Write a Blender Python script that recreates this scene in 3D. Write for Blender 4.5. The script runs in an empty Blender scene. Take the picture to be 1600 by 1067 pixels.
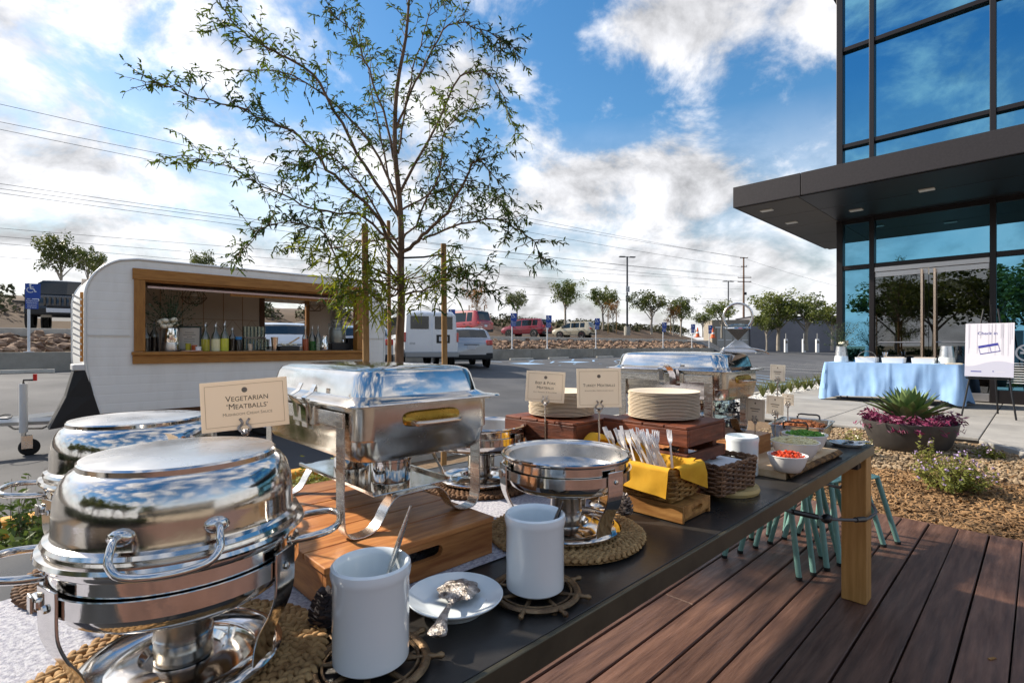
import bpy, bmesh, math, random
from mathutils import Vector, Matrix, noise as mnoise
sc = bpy.context.scene
col = sc.collection
PI = math.pi
rad = math.radians
# ---------------------------------------------------------------- camera
CAMZ = 1.25
cd = bpy.data.cameras.new('camera'); cam = bpy.data.objects.new('camera', cd); col.objects.link(cam)
cd.lens = 18.0; cd.sensor_width = 36.0; cd.shift_y = 0.0041; cd.clip_start = 0.02; cd.clip_end = 3000
cam.location = (0, 0, CAMZ); cam.rotation_euler = (rad(90), 0, 0)
sc.camera = cam
# ---------------------------------------------------------------- sun and sky
SUN = Vector((-0.80, 0.34, 0.62)).normalized()
sun_el = math.asin(SUN.z); sun_az = math.atan2(SUN.x, SUN.y)
sd = bpy.data.lights.new('sun', 'SUN'); sd.energy = 3.7; sd.angle = rad(1.6); sd.color = (1.0, 0.90, 0.76)
so = bpy.data.objects.new('sun', sd); col.objects.link(so)
so.rotation_euler = SUN.to_track_quat('Z', 'Y').to_euler(); so.location = SUN * 60
w = bpy.data.worlds.new('World'); sc.world = w; w.use_nodes = True
SKO = (5.6, 9.1)
def build_sky():
    nt = w.node_tree; N = nt.nodes; L = nt.links
    for n in list(N): N.remove(n)
    def nd(t, **k):
        n = N.new(t)
        for a, b in k.items(): setattr(n, a, b)
        return n
    def mth(op, a, b=None, c=None, clamp=False):
        n = nd('ShaderNodeMath', operation=op); n.use_clamp = clamp
        for i, x in enumerate((a, b, c)):
            if x is None: continue
            if isinstance(x, (int, float)): n.inputs[i].default_value = x
            else: L.new(x, n.inputs[i])
        return n.outputs[0]
    sky = nd('ShaderNodeTexSky', sky_type='NISHITA'); sky.sun_disc = False
    sky.sun_elevation = sun_el; sky.sun_rotation = sun_az; sky.air_density = 1.3; sky.dust_density = 0.6; sky.ozone_density = 2.0
    tc = nd('ShaderNodeTexCoord'); sep = nd('ShaderNodeSeparateXYZ'); L.new(tc.outputs['Generated'], sep.inputs[0])
    zc = mth('ADD', mth('MAXIMUM', sep.outputs[2], 0.0), 0.50)
    px = mth('DIVIDE', sep.outputs[0], zc); py = mth('DIVIDE', sep.outputs[1], zc)
    def noise(ox, oy, scale, detail, rough, oz=0.0, dist=0.0):
        cb = nd('ShaderNodeCombineXYZ')
        L.new(mth('ADD', px, ox), cb.inputs[0]); L.new(mth('ADD', py, oy), cb.inputs[1]); cb.inputs[2].default_value = oz
        n = nd('ShaderNodeTexNoise'); n.inputs['Scale'].default_value = scale; n.inputs['Detail'].default_value = detail
        n.inputs['Roughness'].default_value = rough; n.inputs['Distortion'].default_value = dist
        L.new(cb.outputs[0], n.inputs['Vector']); return n.outputs[0]
    n1 = noise(SKO[0], SKO[1], 4.6, 11, 0.60, 0.0, 0.25)
    n2 = noise(SKO[0] - 0.05, SKO[1] + 0.03, 4.6, 8, 0.60, 0.0, 0.25)      # the same cloud shifted toward the sun: its self-shade
    n3 = noise(8.0, 2.0, 1.0, 4, 0.55, 4.0, 0.2)
    dens = n1
    # the larger banks and gaps of this sky, as soft lobes on directions
    def lobe(x, y, size, amt):
        nonlocal dens
        d = Vector(((x - 800) / 800, 1.0, (540 - y) / 800)).normalized()
        v = nd('ShaderNodeVectorMath', operation='DOT_PRODUCT'); L.new(tc.outputs['Generated'], v.inputs[0]); v.inputs[1].default_value = d
        k = mth('MULTIPLY', mth('SUBTRACT', v.outputs['Value'], 1.0), 1.0 / (size * size))
        g = mth('MULTIPLY', mth('EXPONENT', k), amt * 0.8)
        dens = mth('ADD', dens, g)
    for a in SKY_LOBES: lobe(*a)
    dens = mth('ADD', dens, mth('MULTIPLY', mth('SUBTRACT', n3, 0.5), 0.25))
    cov = nd('ShaderNodeMapRange'); cov.interpolation_type = 'SMOOTHSTEP'
    L.new(dens, cov.inputs[0]); cov.inputs[1].default_value = 0.435; cov.inputs[2].default_value = 0.62
    # low haze of cloud toward the horizon
    hz = nd('ShaderNodeMapRange'); L.new(sep.outputs[2], hz.inputs[0]); hz.inputs[1].default_value = 0.40; hz.inputs[2].default_value = 0.08
    hz.inputs[3].default_value = 0.0; hz.inputs[4].default_value = 1.0
    hzn = mth('MULTIPLY', hz.outputs[0], mth('ADD', 0.35, mth('MULTIPLY', n1, 1.3)), None, True)
    cv = mth('SUBTRACT', mth('ADD', cov.outputs[0], hzn), mth('MULTIPLY', cov.outputs[0], hzn))
    cv = mth('MULTIPLY', cv, 0.97)
    sh = mth('ADD', mth('MULTIPLY', mth('SUBTRACT', n1, n2), 3.0), mth('SUBTRACT', 1.56, mth('MULTIPLY', dens, 1.0)))
    sh = mth('MINIMUM', mth('MAXIMUM', sh, 0.55), 1.25)
    sv = nd('ShaderNodeVectorMath', operation='DOT_PRODUCT'); L.new(tc.outputs['Generated'], sv.inputs[0]); sv.inputs[1].default_value = SUN
    fw = mth('POWER', mth('MAXIMUM', sv.outputs['Value'], 0.0), 5.0)
    br = mth('MULTIPLY', sh, mth('ADD', 4.5, mth('MULTIPLY', fw, 1.3)))
    cc = nd('ShaderNodeCombineXYZ')
    L.new(mth('MULTIPLY', br, 1.0), cc.inputs[0]); L.new(mth('MULTIPLY', br, 1.0), cc.inputs[1]); L.new(mth('MULTIPLY', br, 1.03), cc.inputs[2])
    hs = nd('ShaderNodeHueSaturation'); L.new(sky.outputs[0], hs.inputs['Color']); hs.inputs['Saturation'].default_value = 1.38; hs.inputs['Value'].default_value = 0.80
    mx = nd('ShaderNodeMix', data_type='RGBA'); L.new(cv, mx.inputs['Factor']); L.new(hs.outputs[0], mx.inputs['A']); L.new(cc.outputs[0], mx.inputs['B'])
    bg = nd('ShaderNodeBackground'); bg.inputs[1].default_value = 0.10; L.new(mx.outputs['Result'], bg.inputs[0])
    out = nd('ShaderNodeOutputWorld'); L.new(bg.outputs[0], out.inputs[0])
# pixel of the 1600-wide photograph, angular size, amount (+ cloud, - gap)
SKY_LOBES = [(1140, 185, 0.17, -0.25), (940, 150, 0.08, -0.16), (1280, 230, 0.12, -0.12), (340, 260, 0.11, -0.18), (560, 110, 0.08, -0.16), (430, 15, 0.07, -0.16), (890, 40, 0.06, -0.12),
             (1065, 45, 0.09, 0.28), (985, 300, 0.09, 0.18), (1085, 240, 0.06, 0.20), (730, 130, 0.12, 0.14), (170, 90, 0.20, 0.13), (120, 360, 0.16, 0.12), (230, 215, 0.07, -0.10), (30, 235, 0.05, -0.08), (500, 105, 0.07, -0.10), (680, 40, 0.05, -0.10), (1270, 60, 0.07, 0.24), (500, 60, 0.06, 0.10),
             (770, 300, 0.06, -0.12), (960, 410, 0.20, 0.14), (1030, 345, 0.05, -0.14), (1220, 290, 0.07, 0.22)]
build_sky()
sc.view_settings.view_transform = 'Standard'; sc.view_settings.look = 'None'
sc.view_settings.exposure = 1.0; sc.view_settings.gamma = 1.0; sc.view_settings.use_curve_mapping = False
sc.cycles.max_bounces = 10; sc.cycles.transparent_max_bounces = 24; sc.cycles.caustics_reflective = False; sc.cycles.caustics_refractive = False
sc.cycles.sample_clamp_indirect = 4.0
# ---------------------------------------------------------------- frames of reference
# u runs along the table, deck boards, kerbs and car park; v runs to the left of it
U = Vector((0.719, 0.695, 0)); V = Vector((-0.695, 0.719, 0)); AU = math.atan2(0.695, 0.719)
def uv(u, v, z=0.0): return U * u + V * v + Vector((0, 0, z))
def at(x, y, z): d = (CAMZ - z) * 800.0 / (y - 540.0); return Vector(((x - 800) / 800.0 * d, d, z))
def atd(x, y, d): return Vector(((x - 800) / 800.0 * d, d, CAMZ + (540 - y) / 800.0 * d))
def to_uv(p): p = Vector(p); return (p.x * U.x + p.y * U.y, p.x * V.x + p.y * V.y)
TZ = 0.76
# ---------------------------------------------------------------- mesh building
def rot(axis, a): return Matrix.Rotation(a, 4, axis)
def tr(x, y=0, z=0): return Matrix.Translation((x, y, z)) if not isinstance(x, Vector) else Matrix.Translation(x)
class MB:
    def __init__(self): self.v = []; self.f = []; self.m = None
    def add(self, vs, fs, M=None):
        o = len(self.v)
        M = M if M is not None else self.m
        if M is not None: vs = [M @ Vector(p) for p in vs]
        self.v.extend([tuple(p) for p in vs]); self.f.extend([tuple(i + o for i in f) for f in fs]); return self
    def box(self, c, s, M=None, taper=1.0):
        x, y, z = s[0] / 2, s[1] / 2, s[2] / 2; t = taper
        vs = [(-x, -y, -z), (x, -y, -z), (x, y, -z), (-x, y, -z), (-x * t, -y * t, z), (x * t, -y * t, z), (x * t, y * t, z), (-x * t, y * t, z)]
        vs = [(p[0] + c[0], p[1] + c[1], p[2] + c[2]) for p in vs]
        return self.add(vs, [(3, 2, 1, 0), (4, 5, 6, 7), (0, 1, 5, 4), (1, 2, 6, 5), (2, 3, 7, 6), (3, 0, 4, 7)], M)
    def bb(self, a, b, M=None): return self.box([(a[i] + b[i]) / 2 for i in range(3)], [abs(b[i] - a[i]) for i in range(3)], M)
    def quad(self, a, b, c, d, M=None): return self.add([a, b, c, d], [(0, 1, 2, 3)], M)
    def tube(self, pts, r, n=8, closed=False, caps=True, M=None, sq=(1, 1)):
        P = [Vector(p) for p in pts]; k = len(P)
        rr = r if isinstance(r, (list, tuple)) else [r] * k
        vs = []; up = None
        for i in range(k):
            if closed: t = P[(i + 1) % k] - P[i - 1]
            else: t = P[min(i + 1, k - 1)] - P[max(i - 1, 0)]
            if t.length < 1e-9: t = Vector((0, 0, 1))
            t.normalize()
            if up is None:
                a = Vector((0, 0, 1)) if abs(t.z) < 0.9 else Vector((1, 0, 0))
                up = (a - t * a.dot(t)).normalized()
            else:
                up = up - t * up.dot(t)
                up = up.normalized() if up.length > 1e-6 else t.orthogonal().normalized()
            s = t.cross(up)
            for j in range(n):
                a = 2 * PI * j / n
                vs.append(P[i] + (s * math.cos(a) * sq[0] + up * math.sin(a) * sq[1]) * rr[i])
        fs = []
        for i in range(k if closed else k - 1):
            for j in range(n):
                a = i * n + j; b = i * n + (j + 1) % n; i2 = (i + 1) % k
                fs.append((a, b, i2 * n + (j + 1) % n, i2 * n + j))
        if caps and not closed:
            fs.append(tuple(range(n - 1, -1, -1))); fs.append(tuple((k - 1) * n + j for j in range(n)))
        return self.add(vs, fs, M)
    def lathe(self, prof, n=32, M=None, sx=1.0, sy=1.0):
        vs = []; fs = []; ring = []
        for (r, z) in prof:
            if r < 1e-6: ring.append([len(vs)]); vs.append((0, 0, z))
            else:
                ring.append(list(range(len(vs), len(vs) + n)))
                for j in range(n): a = 2 * PI * j / n; vs.append((r * math.cos(a) * sx, r * math.sin(a) * sy, z))
        for A, B in zip(ring, ring[1:]):
            for j in range(n):
                k = (j + 1) % n
                if len(A) == 1 and len(B) == 1: continue
                if len(A) == 1: fs.append((A[0], B[j], B[k])[::-1])
                elif len(B) == 1: fs.append((A[j], A[k], B[0]))
                else: fs.append((A[j], A[k], B[k], B[j]))
        return self.add(vs, fs, M)
    def loft(self, loops, cap0=True, cap1=True, M=None, closed=True):
        n = len(loops[0]); vs = [p for l in loops for p in l]; fs = []
        for i in range(len(loops) - 1):
            for j in range(n if closed else n - 1):
                k = (j + 1) % n; fs.append((i * n + j, i * n + k, (i + 1) * n + k, (i + 1) * n + j))
        if cap0: fs.append(tuple(range(n - 1, -1, -1)))
        if cap1: fs.append(tuple((len(loops) - 1) * n + j for j in range(n)))
        return self.add(vs, fs, M)
    def prism(self, poly, z0, z1, M=None):
        return self.loft([[(p[0], p[1], z0) for p in poly], [(p[0], p[1], z1) for p in poly]], M=M)
    def strap(self, pts, wdir, width, th, M=None):
        P = [Vector(p) for p in pts]; wd = Vector(wdir).normalized(); loops = []
        for i, p in enumerate(P):
            t = (P[min(i + 1, len(P) - 1)] - P[max(i - 1, 0)]).normalized(); nn = t.cross(wd).normalized()
            a = wd * width / 2; b = nn * th / 2
            loops.append([p - a - b, p + a - b, p + a + b, p - a + b])
        return self.loft(loops, M=M)
    def grid(self, fn, nu, nv, M=None, wrap=False):
        vs = [fn(i / nu, j / nv) for j in range(nv + 1) for i in range(nu + 1)]
        fs = [(j * (nu + 1) + i, j * (nu + 1) + i + 1, (j + 1) * (nu + 1) + i + 1, (j + 1) * (nu + 1) + i) for j in range(nv) for i in range(nu)]
        return self.add(vs, fs, M)
    def ball(self, c, r, n=8, m=5, sc_=(1, 1, 1), M=None):
        T = (M if M is not None else Matrix()) @ tr(*c) @ Matrix.Diagonal((sc_[0], sc_[1], sc_[2], 1))
        return self.lathe([(r * math.sin(PI * i / m), -r * math.cos(PI * i / m)) for i in range(m + 1)], n, T)
    def mesh(self, name, smooth=None):
        me = bpy.data.meshes.new(name); me.from_pydata(self.v, [], self.f); me.validate(); me.update()
        if smooth is not None:
            me.polygons.foreach_set('use_smooth', [True] * len(me.polygons))
            me.set_sharp_from_angle(angle=rad(smooth))
        return me
    def build(self, name, mat, parent=None, smooth=None, bevel=0, loc=None, rz=0, seg=2, fix=False):
        me = self.mesh(name, smooth)
        if fix:
            b = bmesh.new(); b.from_mesh(me); bmesh.ops.recalc_face_normals(b, faces=b.faces); b.to_mesh(me); b.free()
        return link(name, me, mat, parent, bevel, loc, rz, seg)
def link(name, me, mat, parent=None, bevel=0, loc=None, rz=0, seg=2):
    o = bpy.data.objects.new(name, me); col.objects.link(o)
    if mat is not None and len(me.materials) == 0: me.materials.append(M_[mat] if isinstance(mat, str) else mat)
    if parent is not None: o.parent = parent
    if loc is not None: o.location = loc
    if rz: o.rotation_euler = (0, 0, rz)
    if bevel:
        b = o.modifiers.new('bevel', 'BEVEL'); b.width = bevel; b.segments = seg; b.limit_method = 'ANGLE'; b.angle_limit = rad(35)
        b.harden_normals = False
    return o
def tag(o, label=None, cat=None, group=None, kind=None):
    if label: o['label'] = label
    if cat: o['category'] = cat
    if group: o['group'] = group
    if kind: o['kind'] = kind
    return o
def thing(name, label, cat, loc=(0, 0, 0), rz=0, group=None):
    o = bpy.data.objects.new(name, None); col.objects.link(o); o.location = loc; o.rotation_euler = (0, 0, rz); o.empty_display_size = 0.1
    return tag(o, label, cat, group)
def copy_tree(o, parent=None):
    c = o.copy(); col.objects.link(c); c.parent = parent
    for ch in list(o.children): copy_tree(ch, c)
    return c
def dup(o, loc, rz=0, label=None, scale=None):
    c = copy_tree(o); c.location = loc; c.rotation_euler = (0, 0, rz)
    if scale: c.scale = scale if isinstance(scale, tuple) else (scale,) * 3
    if label: c['label'] = label
    return c
def rrect(hx, hy, r, z, n=5):
    out = []
    for cx, cy, a0 in ((hx - r, hy - r, 0), (-hx + r, hy - r, PI / 2), (-hx + r, -hy + r, PI), (hx - r, -hy + r, 1.5 * PI)):
        for i in range(n + 1): a = a0 + PI / 2 * i / n; out.append((cx + r * math.cos(a), cy + r * math.sin(a), z))
    return out
def text_mesh(s, size, align='CENTER'):
    c = bpy.data.curves.new('lettering', 'FONT'); c.body = s; c.size = size; c.align_x = align; c.resolution_u = 3
    o = bpy.data.objects.new('lettering', c); col.objects.link(o)
    dg = bpy.context.evaluated_depsgraph_get(); me = bpy.data.meshes.new_from_object(o.evaluated_get(dg))
    bpy.data.objects.remove(o); bpy.data.curves.remove(c); return me
def lettering(lines, mat, parent, M, name='lettering'):
    # lines: (text, size, x, y); joined into one flat print mesh in the frame M (x right, y up)
    mb = MB()
    for (s, size, x, y) in lines:
        me = text_mesh(s, size)
        mb.add([(v.co.x + x, v.co.y + y, 0) for v in me.vertices], [tuple(p.vertices) for p in me.polygons], M)
        bpy.data.meshes.remove(me)
    return mb.build(name, mat, parent)
def smallcaps(s, size, x, y, k=0.80, adv=None):
    # a line of small capitals: first letters of words larger; widths measured from the font
    parts = []; wsum = 0
    def width(t, sz):
        me = text_mesh(t, sz, 'LEFT'); xs = [v.co.x for v in me.vertices]; bpy.data.meshes.remove(me); return (max(xs) if xs else 0.0)
    for wi, wd in enumerate(s.split(' ')):
        h = 1 if wd[0].isalnum() or len(wd) == 1 else 2
        a, b = wd[:h], wd[h:].upper()
        wa = width(a, size) + size * 0.04; wb = (width(b, size * k) + size * 0.04) if b else 0
        parts.append((a, size, wsum, wa)); wsum += wa
        if b: parts.append((b, size * k, wsum, wb)); wsum += wb
        wsum += size * 0.26
    wsum -= size * 0.26
    return [(t, z, x - wsum / 2 + x0 + wd / 2, y) for (t, z, x0, wd) in parts]
# ---------------------------------------------------------------- materials
M_ = {}
def mat(name, c, rough=0.6, metal=0.0, c2=None, nscale=8.0, namt=1.0, bump=0.0, bscale=None, stretch=(1, 1, 1), rvar=0.0, rnd=0.0, spec=0.5,
        trans=0.0, alpha=1.0, emit=None, coat=0.0, detail=5.0, contrast=(0.35, 0.65), sss=0.0, ior=1.45, wave=None, distort=0.0, transl=0.0):
    m = bpy.data.materials.new(name); m.use_nodes = True; nt = m.node_tree; N = nt.nodes; L = nt.links
    b = N['Principled BSDF']; I = b.inputs
    I['Base Color'].default_value = (*c, 1); I['Roughness'].default_value = rough; I['Metallic'].default_value = metal
    I['Specular IOR Level'].default_value = spec; I['IOR'].default_value = ior; I['Transmission Weight'].default_value = trans; I['Alpha'].default_value = alpha
    I['Coat Weight'].default_value = coat
    if emit: I['Emission Color'].default_value = (*emit[0], 1); I['Emission Strength'].default_value = emit[1]
    tc = N.new('ShaderNodeTexCoord'); mp = N.new('ShaderNodeMapping'); mp.inputs['Scale'].default_value = stretch
    src = tc.outputs['Object']
    if rnd > 0 or c2 is not None:
        oi = N.new('ShaderNodeObjectInfo'); ad = N.new('ShaderNodeVectorMath'); ad.operation = 'ADD'
        ml = N.new('ShaderNodeMath'); ml.operation = 'MULTIPLY'; ml.inputs[1].default_value = 37.0; L.new(oi.outputs['Random'], ml.inputs[0])
        L.new(src, ad.inputs[0]); L.new(ml.outputs[0], ad.inputs[1]); src = ad.outputs[0]
    L.new(src, mp.inputs[0])
    def nz(s, d=detail, r=0.6):
        n = N.new('ShaderNodeTexNoise'); n.inputs['Scale'].default_value = s; n.inputs['Detail'].default_value = d; n.inputs['Roughness'].default_value = r
        n.inputs['Distortion'].default_value = distort; L.new(mp.outputs[0], n.inputs['Vector']); return n
    if c2 is not None:
        n = nz(nscale); fac = n.outputs[0]
        if wave:
            wv = N.new('ShaderNodeTexWave'); wv.inputs['Scale'].default_value = wave[0]; wv.inputs['Distortion'].default_value = wave[1]; wv.inputs['Detail'].default_value = 4
            wv.inputs['Detail Scale'].default_value = 1.5; L.new(mp.outputs[0], wv.inputs['Vector'])
            wv.bands_direction = wave[2]
            mm = N.new('ShaderNodeMath'); mm.operation = 'MULTIPLY_ADD'; mm.inputs[1].default_value = 0.30; L.new(wv.outputs['Fac'], mm.inputs[0])
            m2 = N.new('ShaderNodeMath'); m2.operation = 'MULTIPLY'; m2.inputs[1].default_value = 0.72; L.new(fac, m2.inputs[0]); L.new(m2.outputs[0], mm.inputs[2]); fac = mm.outputs[0]
        rp = N.new('ShaderNodeValToRGB'); rp.color_ramp.elements[0].position = contrast[0]; rp.color_ramp.elements[1].position = contrast[1]
        rp.color_ramp.elements[0].color = (*c, 1); rp.color_ramp.elements[1].color = (*c2, 1); L.new(fac, rp.inputs[0]); cout = rp.outputs[0]
        if rnd > 0:
            hs = N.new('ShaderNodeHueSaturation'); mr = N.new('ShaderNodeMapRange'); L.new(oi.outputs['Random'], mr.inputs[0])
            mr.inputs[3].default_value = 1 - rnd; mr.inputs[4].default_value = 1 + rnd; L.new(mr.outputs[0], hs.inputs['Value']); L.new(cout, hs.inputs['Color']); cout = hs.outputs[0]
        L.new(cout, I['Base Color'])
    if rvar > 0:
        n = nz(nscale * 0.7); mr = N.new('ShaderNodeMapRange'); L.new(n.outputs[0], mr.inputs[0]); mr.inputs[1].default_value = 0.3; mr.inputs[2].default_value = 0.7
        mr.inputs[3].default_value = max(0.02, rough - rvar); mr.inputs[4].default_value = rough + rvar; L.new(mr.outputs[0], I['Roughness'])
    if bump > 0:
        n = nz(bscale or nscale * 3, 6, 0.65); bp = N.new('ShaderNodeBump'); bp.inputs['Strength'].default_value = min(1.0, bump); bp.inputs['Distance'].default_value = 0.01 * max(1.0, bump)
        L.new(n.outputs[0], bp.inputs['Height']); L.new(bp.outputs[0], I['Normal'])
    if transl > 0:
        t = N.new('ShaderNodeBsdfTranslucent'); mxs = N.new('ShaderNodeMixShader'); mxs.inputs[0].default_value = transl
        if c2 is not None: L.new(cout, t.inputs[0])
        else: t.inputs[0].default_value = (*c, 1)
        L.new(b.outputs[0], mxs.inputs[1]); L.new(t.outputs[0], mxs.inputs[2]); L.new(mxs.outputs[0], N['Material Output'].inputs[0])
    M_[name] = m; return m
def glass_mat(name, tint, refl, trans, rough=0.0):
    # coated facade glass: tinted mirror layer over a see-through tinted pane
    m = bpy.data.materials.new(name); m.use_nodes = True; nt = m.node_tree; N = nt.nodes; L = nt.links
    N.remove(N['Principled BSDF'])
    g = N.new('ShaderNodeBsdfGlossy'); g.inputs[0].default_value = (*tint, 1); g.inputs['Roughness'].default_value = rough
    t = N.new('ShaderNodeBsdfTransparent'); t.inputs[0].default_value = (*trans, 1)
    f = N.new('ShaderNodeFresnel'); f.inputs[0].default_value = 1.5
    mr = N.new('ShaderNodeMapRange'); L.new(f.outputs[0], mr.inputs[0]); mr.inputs[1].default_value = 0.04; mr.inputs[2].default_value = 1.0; mr.inputs[3].default_value = refl; mr.inputs[4].default_value = 1.0
    mx = N.new('ShaderNodeMixShader'); L.new(mr.outputs[0], mx.inputs[0]); L.new(t.outputs[0], mx.inputs[1]); L.new(g.outputs[0], mx.inputs[2])
    L.new(mx.outputs[0], N['Material Output'].inputs[0]); M_[name] = m; return m
# metals
mat('steel', (0.72, 0.69, 0.66), 0.10, 1.0, c2=(0.60, 0.57, 0.53), nscale=11, rvar=0.07, bump=0.03, bscale=16, detail=8)
mat('steel_satin', (0.66, 0.63, 0.58), 0.22, 1.0, c2=(0.55, 0.52, 0.47), nscale=22, rvar=0.08)
mat('steel_brushed', (0.72, 0.70, 0.67), 0.26, 1.0, c2=(0.60, 0.58, 0.55), nscale=30, rvar=0.08, stretch=(1, 1, 6))
mat('steel_dull', (0.74, 0.73, 0.72), 0.30, 1.0, c2=(0.62, 0.60, 0.58), nscale=9, rvar=0.10)
mat('steel_dark', (0.10, 0.09, 0.085), 0.22, 1.0, rvar=0.06)
mat('brass', (0.62, 0.43, 0.10), 0.25, 1.0, c2=(0.45, 0.31, 0.06), nscale=20, rvar=0.08)
mat('silver_ornate', (0.70, 0.66, 0.62), 0.28, 1.0, c2=(0.16, 0.13, 0.11), nscale=90, contrast=(0.40, 0.62), bump=0.8, bscale=140)
mat('iron', (0.10, 0.065, 0.04), 0.42, 0.85, c2=(0.30, 0.20, 0.11), nscale=26, bump=0.4, bscale=60)
mat('black_metal', (0.018, 0.018, 0.02), 0.4, 0.3)
mat('black_plastic', (0.012, 0.012, 0.013), 0.38)
mat('chrome', (0.85, 0.85, 0.86), 0.08, 1.0)
# table and wood
mat('tabletop', (0.020, 0.018, 0.017), 0.34, 0.0, c2=(0.034, 0.031, 0.028), nscale=5, rvar=0.10, bump=0.05, bscale=120)
mat('table_edge', (0.075, 0.070, 0.050), 0.38, 0.6, c2=(0.11, 0.10, 0.07), nscale=10)
mat('oak', (0.42, 0.21, 0.06), 0.5, c2=(0.55, 0.30, 0.10), nscale=3.5, stretch=(14, 14, 1), bump=0.12, bscale=6)
mat('acacia', (0.30, 0.10, 0.03), 0.42, c2=(0.60, 0.27, 0.09), nscale=4.0, stretch=(12, 1.4, 12), bump=0.12, bscale=8, rnd=0.28)
mat('acacia_u', (0.30, 0.10, 0.03), 0.42, c2=(0.55, 0.24, 0.08), nscale=4.0, stretch=(1.4, 12, 12), bump=0.12, bscale=8, rnd=0.25)
mat('dark_wood', (0.075, 0.020, 0.009), 0.55, c2=(0.20, 0.055, 0.022), nscale=5.0, stretch=(2, 2, 10), bump=0.25, bscale=9, rnd=0.25)
mat('box_wood', (0.26, 0.11, 0.025), 0.55, c2=(0.48, 0.24, 0.07), nscale=5.0, stretch=(10, 1.5, 10), bump=0.15, rnd=0.15)
mat('pale_wood', (0.60, 0.40, 0.22), 0.6, c2=(0.70, 0.52, 0.32), nscale=4, stretch=(1.2, 9, 9), bump=0.05)
mat('log_pale', (0.52, 0.36, 0.13), 0.7, c2=(0.62, 0.46, 0.22), nscale=9)
mat('bark', (0.07, 0.035, 0.015), 0.9, c2=(0.30, 0.16, 0.06), nscale=40, bump=1.0, bscale=60)
mat('deck', (0.060, 0.025, 0.016), 0.55, c2=(0.205, 0.105, 0.070), nscale=3.2, stretch=(0.9, 10, 4), contrast=(.30,.72), detail=9, spec=.6, bump=0.30, bscale=9, rnd=0.30, rvar=0.16)
mat('deck_under', (0.008, 0.007, 0.006), 0.9)
# ceramics, paper, cloth
mat('ceramic', (0.80, 0.86, 0.88), 0.12, coat=0.4)
mat('bowl_white', (0.82, 0.80, 0.77), 0.3)
mat('paper_plate', (0.70, 0.58, 0.43), 0.8, c2=(0.74, 0.62, 0.47), nscale=6, rnd=.05)
mat('card', (0.93, 0.82, 0.68), 0.7, transl=0.5)
mat('card_pale', (0.93, 0.85, 0.73), 0.7, transl=0.5)
mat('ink', (0.03, 0.025, 0.02), 0.7)
mat('ink_soft', (0.24, 0.19, 0.14), 0.7)
mat('ink_line', (0.42, 0.32, 0.20), 0.7)
mat('runner', (0.46, 0.46, 0.56), 0.95, c2=(0.80, 0.80, 0.86), nscale=120, bump=1.0, bscale=230, detail=3, contrast=(.36, .58))
mat('napkin_yellow', (0.72, 0.36, 0.015), 0.85, c2=(0.80, 0.44, 0.03), nscale=18, bump=0.12, bscale=300, transl=0.12)
mat('napkin_white', (0.80, 0.80, 0.80), 0.9)
mat('plastic_clear', (0.88, 0.89, 0.92), 0.15, trans=0.12)
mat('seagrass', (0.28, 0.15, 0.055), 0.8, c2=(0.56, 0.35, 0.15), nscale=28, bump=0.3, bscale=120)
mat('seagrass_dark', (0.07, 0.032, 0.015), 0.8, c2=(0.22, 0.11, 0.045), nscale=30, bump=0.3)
mat('wicker', (0.085, 0.040, 0.020), 0.6, c2=(0.26, 0.14, 0.07), nscale=36, bump=0.2)
mat('rush', (0.16, 0.075, 0.018), 0.75, c2=(0.42, 0.24, 0.07), nscale=36, bump=0.3)
mat('pine_scale', (0.022, 0.018, 0.022), 0.6, c2=(0.06, 0.05, 0.055), nscale=30)
mat('pine_scale_white', (0.55, 0.50, 0.47), 0.8, c2=(0.12, 0.09, 0.08), nscale=70, contrast=(0.45, 0.6))
mat('tomato', (0.55, 0.035, 0.012), 0.3, c2=(0.70, 0.10, 0.03), nscale=60)
mat('cheese', (0.90, 0.76, 0.40), 0.6, c2=(0.93, 0.84, 0.56), nscale=40)
mat('scallion', (0.05, 0.22, 0.01), 0.4, c2=(0.22, 0.44, 0.04), nscale=60)
mat('meat', (0.20, 0.050, 0.012), 0.45, c2=(0.50, 0.17, 0.04), nscale=70, bump=0.4)
mat('teal', (0.16, 0.33, 0.29), 0.45, c2=(0.20, 0.38, 0.34), nscale=10)
mat('rubber', (0.012, 0.012, 0.012), 0.8)
mat('cable', (0.13, 0.13, 0.13), 0.45, 0.3)
# setting
mat('asphalt', (0.052, 0.054, 0.060), 0.82, c2=(0.092, 0.092, 0.096), nscale=0.6, bump=0.35, bscale=60, rvar=0.08)
mat('asphalt_upper', (0.14, 0.135, 0.13), 0.9, c2=(0.20, 0.195, 0.19), nscale=0.5, bump=0.3, bscale=30)
mat('concrete', (0.27, 0.26, 0.245), 0.85, c2=(0.38, 0.365, 0.34), nscale=1.6, bump=0.25, bscale=90)
mat('concrete_wall', (0.22, 0.205, 0.175), 0.9, c2=(0.33, 0.31, 0.27), nscale=1.2, bump=0.3, bscale=40)
mat('kerb', (0.42, 0.39, 0.34), 0.85, c2=(0.52, 0.49, 0.43), nscale=4, bump=0.2, bscale=70)
mat('kerb_yellow', (0.62, 0.26, 0.02), 0.7, c2=(0.72, 0.36, 0.05), nscale=9)
mat('paint_blue', (0.24, 0.42, 0.66), 0.7, c2=(0.36, 0.52, 0.72), nscale=5)
mat('paint_white', (0.72, 0.72, 0.70), 0.7, c2=(0.55, 0.55, 0.54), nscale=6)
mat('soil', (0.14, 0.09, 0.05), 0.95, c2=(0.24, 0.16, 0.09), nscale=14, bump=0.8, bscale=50)
mat('chip', (0.13, 0.068, 0.028), 0.85, c2=(0.40, 0.235, 0.105), nscale=1.6, contrast=(0.3, 0.7), detail=8)
mat('gravel', (0.20, 0.135, 0.075), 0.85, c2=(0.44, 0.33, 0.21), nscale=9)
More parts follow.
